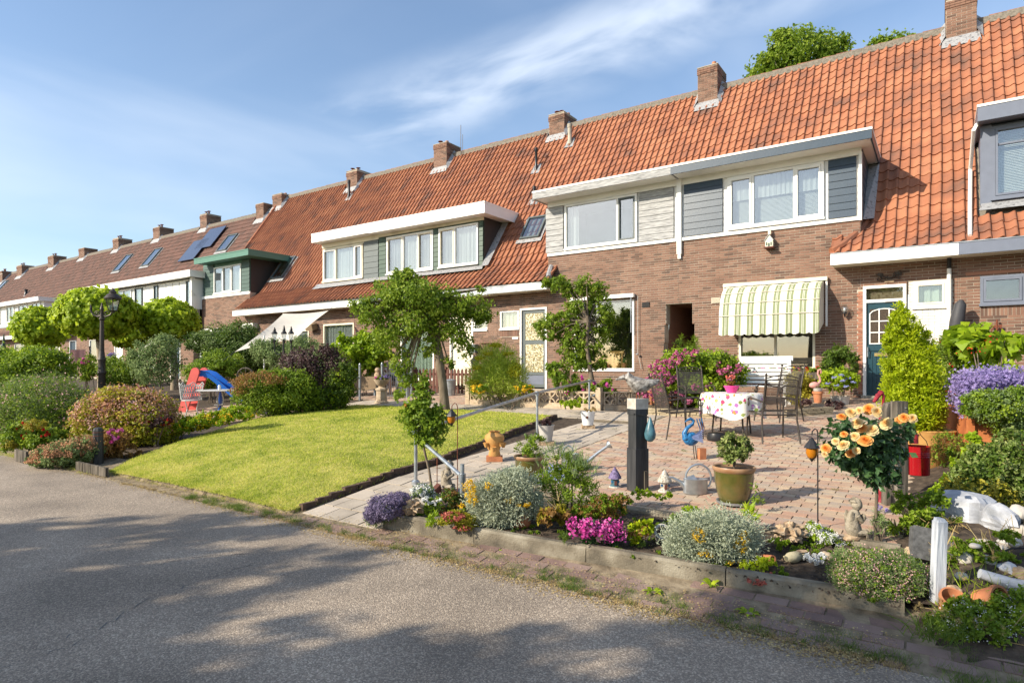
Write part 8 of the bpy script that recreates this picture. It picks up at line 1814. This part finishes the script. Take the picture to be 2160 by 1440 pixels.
def tuft_thing(name, label, cat, u, v, d, n, hpx, spread, m='grassg', ears=False):
    c = PD(u, v, d); t = thing(name, label, cat, (c.x, c.y, c.z)); k = d / FPX; mb = []
    pos = np.stack([rng.normal(0, spread * k * .3, n), rng.normal(0, spread * k * .3, n), np.zeros(n)], 1); lon = np.stack([rng.normal(0, .45, n), rng.normal(0, .45, n), np.ones(n)], 1); ln = hpx * k * rng.uniform(.5, 1.1, n)
    vs = []; nn = nrm(np.stack([rng.normal(0, 1, n), rng.normal(0, 1, n), np.zeros(n)], 1)); ll = nrm(lon); xx = nrm(np.cross(ll, nn)); F = []
    V = []
    for j, (f, w) in enumerate([(0, 1), (.4, .9), (.75, .6), (1, .1)]):
        p_ = pos + ll * (ln * f)[:, None] + np.stack([lon[:, 0] * ln * f * f * .5, lon[:, 1] * ln * f * f * .5, -ln * f * f * .25], 1)
        V += [p_ - xx * .0024 * w, p_ + xx * .0024 * w]
    V = np.stack(V, 1).reshape(-1, 3); F = np.array([(0, 1, 3, 2), (2, 3, 5, 4), (4, 5, 7, 6)])[None] + (np.arange(n) * 8)[:, None, None]
    aloc((V, F.reshape(-1, 4), np.repeat(rng.uniform(0, 1, n), 3)), 'blade', m, t)
    if ears:
        tips = V.reshape(n, 8, 3)[: n // 3, 7]; aloc(cloud([(tuple(q), (.008, .008, .028)) for q in tips[:14]], .018, 3, 'fine', outw=.3, droop=-1), 'seed_head', 'dry', t)
    return t
plant('rockery_cover', 'green creeping leaves filling the gaps between the rockery stones', 'groundcover', [(2060, 1160, 50, 16), (2110, 1215, 50, 18), (2140, 1180, 30, 14), (2050, 1225, 40, 16), (2090, 1250, 50, 18), (2010, 1150, 24, 14), (2000, 1200, 22, 26), (2130, 1130, 30, 8), (2010, 1290, 30, 20)], .03, 'lf_mid', 4.15, 1.3, floor=False, base=tuple(PD(2080, 1220, 4.1)), extras=[('dry_blade', 'dry', 'fine', .12, .5, None, {'droop': -1.5})], stems=0)
tuft_thing('wild_barley', 'wild barley grass with bristly ears in the right rockery', 'grass', 2060, 1260, 3.85, 120, 110, 90, 'lf_lime', True)
tuft_thing('wild_barley', 'second tuft of wild barley left of the first against the post', 'grass', 2010, 1330, 3.5, 90, 70, 60, 'grassg', True)
tuft_thing('grass_tuft', 'green grass tuft at the foot of the white post', 'grass', 1965, 1345, 3.45, 120, 60, 70)
# ================================================================== FLOWER BED
plant('purple_thyme', 'mound of purple thyme flowers at the left tip of the bed', 'flowers', [(815, 1075, 36, 22), (795, 1085, 24, 20), (840, 1058, 26, 16)], .02, 'lf_grey', 5.95, 1.6, stems=0, extras=[('blossom', 'fl_lav', 'cross', .016, 1.0, [(815, 1068, 40, 24), (792, 1082, 24, 20), (842, 1052, 26, 14)], {'clump': 6})])
rock(868, 1068, 22, 15, 5.85, 'stone_brown', 'dark brown rough clump right of the purple thyme', .35, 41, 3)
plant('white_alyssum', 'pale blue-white small flowers behind the brown clump', 'flowers', [(890, 1035, 26, 12), (905, 1045, 18, 10)], .022, 'lf_grey', 6.2, 1.7, stems=0, extras=[('blossom', 'fl_white', 'petal', .012, .6, None, {})])
plant('white_pansy', 'white pansies with green leaves left of the silver bush', 'flowers', [(905, 1062, 14, 12), (925, 1058, 9, 8), (908, 1080, 12, 8)], .03, 'lf_mid', 5.85, 1.6, stems=0, extras=[('blossom', 'fl_white', 'petal', .028, .9, [(898, 1052, 11, 4), (912, 1062, 10, 4), (925, 1053, 7, 3)], {})])
plant('green_sprout', 'fresh lime green sprout beside the bed kerb', 'plant', [(918, 1092, 14, 12), (908, 1098, 14, 8)], .045, 'lf_lime', 5.6, 1.4, 'long', outw=.6, droop=-.6, stems=0)
c = at(918, 1045); single('red_brick', 'dark red brick lying tilted in the left of the bed', 'brick', MB().cbox((0, 0, .05), (.05, .16, .09), tilt=(.5, .2)), 'red_timber', c)
plant('low_ivy', 'low dark green creeper near the sloping handrail post', 'groundcover', [(950, 1045, 22, 14), (965, 1060, 18, 10), (940, 1075, 20, 8)], .024, 'lf_dark', 6.0, 1.3, stems=0, extras=[('orange_leaf', 'lf_orange', 'leaf', .02, .3, None, {})])
plant('silver_bush', 'silver-grey curry bush with yellow buttons in the left of the bed', 'shrub', [(1040, 1040, 44, 32), (1085, 1030, 48, 36), (1060, 1065, 56, 34), (1110, 1060, 36, 28), (1010, 1055, 26, 24), (1020, 1092, 22, 18), (1085, 1005, 26, 20), (1055, 1090, 40, 20)], .030, 'lf_silver', 5.55, 2.0, 'tuft', outw=.8, droop=-.5, clump=20, cr=.32, extras=[('yellow_button', 'fl_yellow', 'petal', .011, .35, [(990, 1030, 14, 20), (998, 1055, 12, 10), (1030, 1025, 10, 8), (1075, 1055, 12, 6), (1105, 1062, 18, 6), (975, 1065, 8, 6)], {})])
plant('sedum_carpet', 'orange and yellow-green sedum carpet left of the silver bush', 'groundcover', [(960, 1090, 30, 12), (985, 1100, 26, 14), (940, 1098, 18, 6)], .018, 'lf_spir', 5.45, 1.8, stems=0, extras=[('red_tip', 'fl_sedum', 'petal', .014, .5, [(955, 1088, 26, 8), (975, 1112, 20, 4)], {})])
p = at(1103, 1112); single('clay_ball', 'round terracotta ball pot half under the silver bush', 'pot', MB().blob((0, 0, .055), (.075, .075, .07), .03, 2, 18).lathe([(.02, .0), (.026, .012)], (-.03, -.065, .01), 10), 'terracotta', p, True)
plant('speedwell', 'tall green plant with slender seed spikes in the middle of the bed', 'plant', [(1185, 1030, 52, 36), (1225, 1040, 40, 32), (1160, 1010, 34, 32), (1210, 1005, 40, 30), (1185, 985, 44, 26)], .040, 'lf_mid', 5.7, 1.4, 'long', outw=.4, droop=-.9, extras=[('seed_spike', 'lf_grey', 'fine', .11, 1.5, [(1180, 980, 50, 34), (1230, 1000, 36, 26)], {'top': True, 'droop': -2.0, 'outw': .3}), ('blossom', 'fl_blue', 'petal', .014, .05, [(1170, 1000, 20, 20)], {})])
plant('heuchera', 'yellow and orange leaved heuchera below the tall speedwell', 'plant', [(1165, 1082, 24, 16), (1190, 1088, 24, 14), (1150, 1095, 14, 10)], .045, 'lf_yellow', 5.35, 1.3, 'heart', stems=0, extras=[('orange_leaf', 'lf_orange', 'heart', .04, .4, None, {}), ('dry_stalk', 'dry', 'fine', .1, .2, [(1165, 1060, 20, 16)], {'droop': -2.0})])
plant('low_mixed_green', 'low olive green plants in the middle of the bed against the patio kerb', 'plant', [(1230, 1078, 28, 12), (1275, 1060, 30, 14), (1300, 1075, 24, 12), (1310, 1052, 22, 10), (1265, 1085, 18, 8)], .026, 'lf_mid', 5.45, 1.5, stems=0, extras=[('bronze_leaf', 'lf_orange', 'leaf', .02, .5, None, {})])
p = at(1248, 1102); st = T('stone_bird', 'small pale stone bird lying behind the pink flowers', 'figurine', p); loc(MB().blob((0, 0, .03), (.05, .03, .03), .08, 2, 14).blob((.055, -.01, .035), (.018, .016, .018), .05, 2, 10).tube([(.07, -.01, .035), (.085, -.01, .03)], [.006, .002], 6), 'body', 'cobble', st, True)
for (u, v, lab) in [(1232, 1118, 'left magenta busy lizzie in the front bed'), (1288, 1124, 'right magenta busy lizzie in the front bed')]:
    plant('busy_lizzie', lab, 'flowers', [(u, v, 28, 20), (u + 4, v + 12, 22, 12)], .045, 'lf_rose', 4.95, 1.3, 'leaf', stems=0, extras=[('blossom', 'fl_mag', 'petal', .026, .4, [(u - 4, v - 6, 30, 18), (u + 12, v - 2, 20, 16)], {'clump': 4, 'cr': .45})])
for (u, v, r_, lab) in [(1190, 1128, 12, 'small round marigold plant left of the magenta flowers'), (1355, 1148, 15, 'small dark marigold plant right of the magenta flowers')]: plant('marigold', lab, 'plant', [(u, v, r_, r_)], .022, 'lf_dark', 4.95, 1.8, 'long', stems=0)
plant('lime_heuchera', 'lime and yellow leaf rosettes right of the magenta flowers', 'plant', [(1345, 1120, 22, 16), (1362, 1112, 16, 12), (1335, 1130, 14, 10)], .036, 'lf_acid', 4.95, 1.3, 'heart', stems=0, extras=[('orange_leaf', 'lf_orange', 'leaf', .03, .25, None, {})])
p = at(1397, 1142); o = single('buried_pipe', 'grey clay pipe half buried left of the large silver bush', 'pipe', MB().lathe([(.055, -.10), (.055, .08), (.065, .08), (.065, .11), (.045, .11), (.045, -.08)], n=16), 'pot_grey', (p.x, p.y, p.z + .05), 40); o.rotation_euler = (.9, .5, 0)
plant('silver_bush', 'largest silver-grey bush with yellow buttons beside the front kerb', 'shrub', [(1450, 1130, 48, 36), (1510, 1120, 58, 42), (1560, 1130, 44, 38), (1490, 1165, 62, 34), (1545, 1165, 50, 30), (1505, 1195, 30, 18), (1440, 1165, 34, 26), (1470, 1185, 34, 20)], .026, 'lf_silver', 4.65, 2.1, 'tuft', outw=.8, droop=-.5, clump=20, cr=.32, extras=[('yellow_button', 'fl_yellow', 'petal', .010, .3, [(1475, 1130, 14, 16), (1490, 1168, 18, 9), (1562, 1150, 14, 16), (1570, 1130, 10, 12), (1540, 1185, 18, 8)], {})])
plant('blue_rue', 'blue-grey foliage behind the largest silver bush', 'plant', [(1450, 1098, 34, 16), (1490, 1090, 30, 14), (1420, 1115, 22, 16)], .022, 'lf_grey', 5.05, 1.9, 'tuft', outw=.6, stems=0)
plant('leafy_bugle', 'broad yellow-green leaves against the kerb above the silver bush', 'plant', [(1437, 1085, 24, 14), (1455, 1078, 18, 10)], .05, 'lf_lime', 5.3, 1.2, 'heart', stems=0)
plant('lime_rosette', 'lime strap-leaved rosette under the glazed pot saucer', 'plant', [(1573, 1088, 24, 14)], .09, 'lf_lime', 5.15, 1.6, 'long', outw=.8, droop=.2, stems=0, clump=10)
c = at(1612, 1185); o = single('clay_tube', 'orange clay tube covered with moss right of the silver bush', 'tube', MB().lathe([(.028, -.09), (.028, .09), (.02, .09), (.02, -.09)], n=14), 'terracotta', (c.x, c.y, c.z + .03), 40); o.rotation_euler = (R_(78), 0, CR + .35)
plant('sedum_carpet', 'yellow-green sedum mat at the kerb right of the silver bush', 'groundcover', [(1585, 1198, 34, 12), (1615, 1185, 20, 12), (1555, 1203, 20, 8)], .016, 'lf_acid', 4.4, 1.6, stems=0)
plant('red_sedum', 'coral red sedum patch hanging over the kerb', 'groundcover', [(1598, 1222, 26, 7), (1620, 1215, 14, 6)], .013, 'fl_sedum', 4.25, 2.2, stems=0)
rock(1665, 1122, 30, 18, 4.95, 'stone_brown', 'brown porous tufa rock behind the clog', .4, 51, 3)
p = at(1683, 1182); k = K(p); cl = T('wooden_clog', 'worn yellowish wooden clog lying in the bed', 'clog', p, CR + .5)
loc(MB().blob((-.05, 0, .035), (.085, .045, .04), .05, 2, 18).blob((.05, 0, .03), (.06, .04, .032), .03, 2, 16).tube([(-.12, 0, .03), (-.155, 0, .055)], [.02, .006], 8), 'shoe', 'clog', cl, True); loc(MB().lathe([(.001, .062), (.034, .0635), (.04, .0655)], (.045, 0, 0), 16, sx=1.25, sy=.8, close=False), 'opening', 'stone_brown', cl, True)
for i, a in enumerate((-.03, -.015, 0)): loc(MB().blob((-.03 + i * .014, -.03, .062), (.005, .005, .004), 0, 1, 6), 'lace_hole', 'stone_dark', cl)
rock(1743, 1172, 14, 9, 4.6, 'concrete_tan', 'small tan stone right of the clog', .2, 53)
plant('white_geranium', 'white flower cluster over dark leaves beside the clog', 'flowers', [(1722, 1205, 22, 16), (1740, 1195, 14, 12)], .028, 'lf_dark', 4.45, 1.6, stems=0, extras=[('blossom', 'fl_white', 'petal', .022, 1.8, [(1712, 1175, 14, 8), (1725, 1183, 10, 6), (1735, 1172, 8, 5)], {})])
plant('candytuft', 'light green low plant with tiny white flowers left of the cherub', 'flowers', [(1735, 1130, 30, 14), (1760, 1145, 26, 14), (1718, 1112, 16, 12)], .024, 'lf_lime', 4.95, 1.6, stems=0, extras=[('blossom', 'fl_white', 'petal', .009, .5, None, {})])
plant('low_green_patch', 'low green rosettes beside the porous rock', 'plant', [(1650, 1145, 16, 7), (1665, 1195, 20, 9), (1690, 1200, 16, 8)], .022, 'lf_lime', 4.75, 1.5, stems=0)
plant('pink_thyme_mound', 'large grey-green thyme mound with pinkish flowers at the kerb end', 'plant', [(1820, 1200, 62, 40), (1880, 1210, 62, 44), (1850, 1235, 70, 34), (1920, 1225, 40, 36), (1790, 1215, 34, 28), (1900, 1255, 50, 22)], .018, 'lf_grey', 3.98, 2.4, 'tuft', outw=.6, droop=-.6, stems=6, stem_r=.003, extras=[('blossom', 'fl_palepink', 'petal', .009, .25, None, {'clump': 6}), ('green_leaf', 'lf_mid', 'leaf', .018, .6, None, {})])
# small self-sown plants and crumbs on the soil of the bed
n = 700; x = rng.uniform(-4.2, -.3, n); y = 4.35 + rng.uniform(0, 1.15, n); keep = rng.uniform(0, 1, n) < .8; x, y = x[keep], y[keep]
arr = cloud([((a, b, bed_z(a, b) + .01), (.03, .03, .015)) for a, b in zip(x[:170], y[:170])], .016, 1.6); link_obj('seedlings', arr_mesh('seedlings', *arr, 'lf_mid'), None, kind='stuff', label='tiny self-sown seedlings scattered over the soil of the bed', cat='ground cover')
# soil crumbs as small stones
n = 1800; x = rng.uniform(-4.3, -.2, n); y = 4.33 + rng.uniform(0, 1.2, n); V1 = np.array([(-1, -1, 0), (1, -1, 0), (1, 1, 0), (-1, 1, 0), (0, 0, 1.1)]); sz = rng.uniform(.003, .011, n)
V = V1[None] * sz[:, None, None] + rng.normal(0, .25, (n, 5, 3)) * sz[:, None, None] + np.stack([x, y, .15 + .03 * (y - 4.3) / 1.3], 1)[:, None, :]
F = np.array([(0, 1, 4), (1, 2, 4), (2, 3, 4), (3, 0, 4)])[None] + (np.arange(n) * 5)[:, None, None]
link_obj('soil_crumbs', arr_mesh('soil_crumbs', V.reshape(-1, 3), F.reshape(-1, 3), np.repeat(rng.uniform(0, 1, n), 4), 'soil'), None, kind='stuff', label='dark crumbs of soil on the flower bed', cat='soil')
# ================================================================== VERGE: litter, weeds, grass
def litter(name, n, xs, ys, zs, s0, s1, m, label, style='dia'):
    x, y = xs(n), ys(n); pos = np.stack([x, y, zs(x, y) + rng.uniform(.001, .008, n)], 1); nor = np.stack([rng.normal(0, .35, n), rng.normal(0, .35, n), np.ones(n)], 1)
    V, F, T_ = scatter(style, pos, nor, rng.normal(size=(n, 3)), rng.uniform(s0, s1, n), rng.uniform(0, 1, n)); link_obj(name, arr_mesh(name, V, F, T_, m), None, kind='stuff', label=label, cat='litter')
litter('dry_petals', 9000, lambda n: -.3 - rng.exponential(4.2, n) % 14, lambda n: 3.80 + rng.normal(0, .075, n), lambda x, y: 0 * x, .008, .022, 'dry', 'band of dry yellow petals along the edge of the road')
litter('dry_petals_verge', 9000, lambda n: -.2 - 15 * rng.uniform(0, 1, n), lambda n: 3.85 + .35 * rng.uniform(0, 1, n), lambda x, y: np.maximum(0, (y - 3.85) * .121), .007, .018, 'dry', 'scattered dry petals on the brick verge')
litter('path_leaves', 900, lambda n: rng.uniform(-5.5, -.2, n), lambda n: 4.6 + 5 * rng.uniform(0, 1, n) ** 1.5, lambda x, y: .2 + .065 * (y - 5.5) + .002, .006, .018, 'dry', 'small dry leaves on the path and patio')
def weeds(name, pts, nb, hh, sp, m, label, wd=.0014):
    P_ = []; L_ = []; H_ = []
    for (x, y) in pts:
        k_ = int(nb * random.uniform(.5, 1.3)); sx = sp * random.uniform(.5, 1.4)
        P_.append(np.stack([x + rng.normal(0, sx, k_), y + rng.normal(0, sx * .6, k_), np.full(k_, -.003 if y < 4.3 else gh(0, y))], 1)); L_.append(np.stack([rng.normal(0, .6, k_), rng.normal(0, .6, k_), np.ones(k_)], 1)); H_.append(hh * rng.uniform(.4, 1.1, k_) * random.uniform(.6, 1.2))
    P_, L_, H_ = np.concatenate(P_), nrm(np.concatenate(L_)), np.concatenate(H_); n = len(P_); nn = nrm(rng.normal(size=(n, 3)) * np.array([1, 1, .2])); xx = nrm(np.cross(L_, nn)) * wd
    V = np.stack([P_ - xx, P_ + xx, P_ + L_ * H_[:, None] + xx * .2, P_ + L_ * H_[:, None] - xx * .2], 1).reshape(-1, 3); F = (np.arange(n) * 4)[:, None] + np.arange(4)[None]
    link_obj(name, arr_mesh(name, V, F, rng.uniform(0, 1, n), m), None, kind='stuff', label=label, cat='weeds')
pts = []
for i in range(260):
    x = -.1 - 7.5 * random.random() ** 1.1; pts.append((x, 3.82 + (.30 + .04 * x * 0) * random.random() * (1 if x > -5 else .6)))
weeds('verge_grass', pts, 60, .055, .035, 'grassg', 'tufts of green grass between the verge bricks')
weeds('dry_verge_grass', [(-.2 - 9 * random.random() ** 1.2, 3.80 + .1 * random.random()) for i in range(120)], 60, .03, .05, 'dry', 'dry grass along the asphalt edge')
weeds('kerb_grass', [(-.3 - 3.9 * random.random(), 4.10 + .07 * (0) + .03 * random.random()) for i in range(60)], 40, .05, .03, 'grassg', 'grass at the foot of the front kerb')
weeds('lawn_front_fringe', [(-5.7 - 4.2 * random.random(), 4.05 + .05 * random.random()) for i in range(160)], 60, .05, .04, 'grassm', 'ragged grass fringe along the front edge of the lawn')
weeds('lawn_side_fringe', [(float(lx(yy)[1]) + .01, yy) for yy in [4.2 + 6.3 * random.random() for _ in range(150)]], 26, .055, .03, 'grassm', 'grass blades leaning over the brick edging of the lawn')
weeds('corner_grass', [(.05 + 1.3 * random.random(), 3.75 + .5 * random.random()) for i in range(120)], 80, .07, .05, 'grassg', 'longer grass at the lower right corner by the road')
weeds('left_verge_grass', [(-10 - 9 * random.random(), 3.86 + .35 * random.random()) for i in range(160)], 60, .05, .08, 'grassm', 'thin grass on the sandy verge at the left')
weeds('path_weeds', [(-5.3 + 5.0 * random.random(), 4.9 + 7 * random.random() ** 1.3) for i in range(60)], 30, .03, .03, 'grassg', 'small weeds in the paving joints')
def rosette(u, v, label, s_=.09, n=8):
    p = at(u, v, -.0); r = ray(u, v); d = (CH - (0 if p.y < 4.3 else p.z)) / -r.z; p = Vector((r.x * d, r.y * d, CH + r.z * d)); t = thing('dandelion', label, 'weed', p, 'broad leaved weeds along the verge')
    me = MB()
    for i in range(n):
        a = i * math.tau / n + random.uniform(-.3, .3); L_ = s_ * random.uniform(.7, 1.1); ca, sa = math.cos(a), math.sin(a); w = L_ * .16; vs = []
        for f, ww, h_ in ((0, .3, 0), (.35, 1, .35), (.7, .9, .45), (1, .05, .30)): vs += [(ca * L_ * f - sa * w * ww, sa * L_ * f + ca * w * ww, L_ * h_), (ca * L_ * f + sa * w * ww, sa * L_ * f - ca * w * ww, L_ * h_)]
        o = loc(MB().add(vs, [(0, 2, 3, 1), (2, 4, 5, 3), (4, 6, 7, 5)], random.random()), 'leaf', 'lf_lime', t)
for (u, v, lab) in [(937, 1135, 'broad weed rosette leaning on the left of the front kerb'), (1530, 1250, 'flat dandelion rosette below the silver bush'), (1065, 1165, 'weed rosette left of centre on the brick verge'), (1378, 1255, 'dark green weed rosette on the verge under the silver bush'), (1500, 1238, 'small weed rosette touching the kerb'), (1580, 1300, 'weed rosette near the asphalt right of the bush')]: rosette(u, v, lab)
plant('kerb_catmint', 'loose green weed beside the olive pot base', 'weed', [(1352, 1040, 24, 8), (1398, 1044, 20, 7)], .022, 'lf_lime', 6.0, 1.2, stems=0)
plant('patio_weed', 'small leafy weed right of the glazed pot', 'weed', [(1598, 1048, 12, 14), (1590, 1030, 6, 12)], .05, 'lf_mid', 5.7, 1.0, 'long', stems=0)
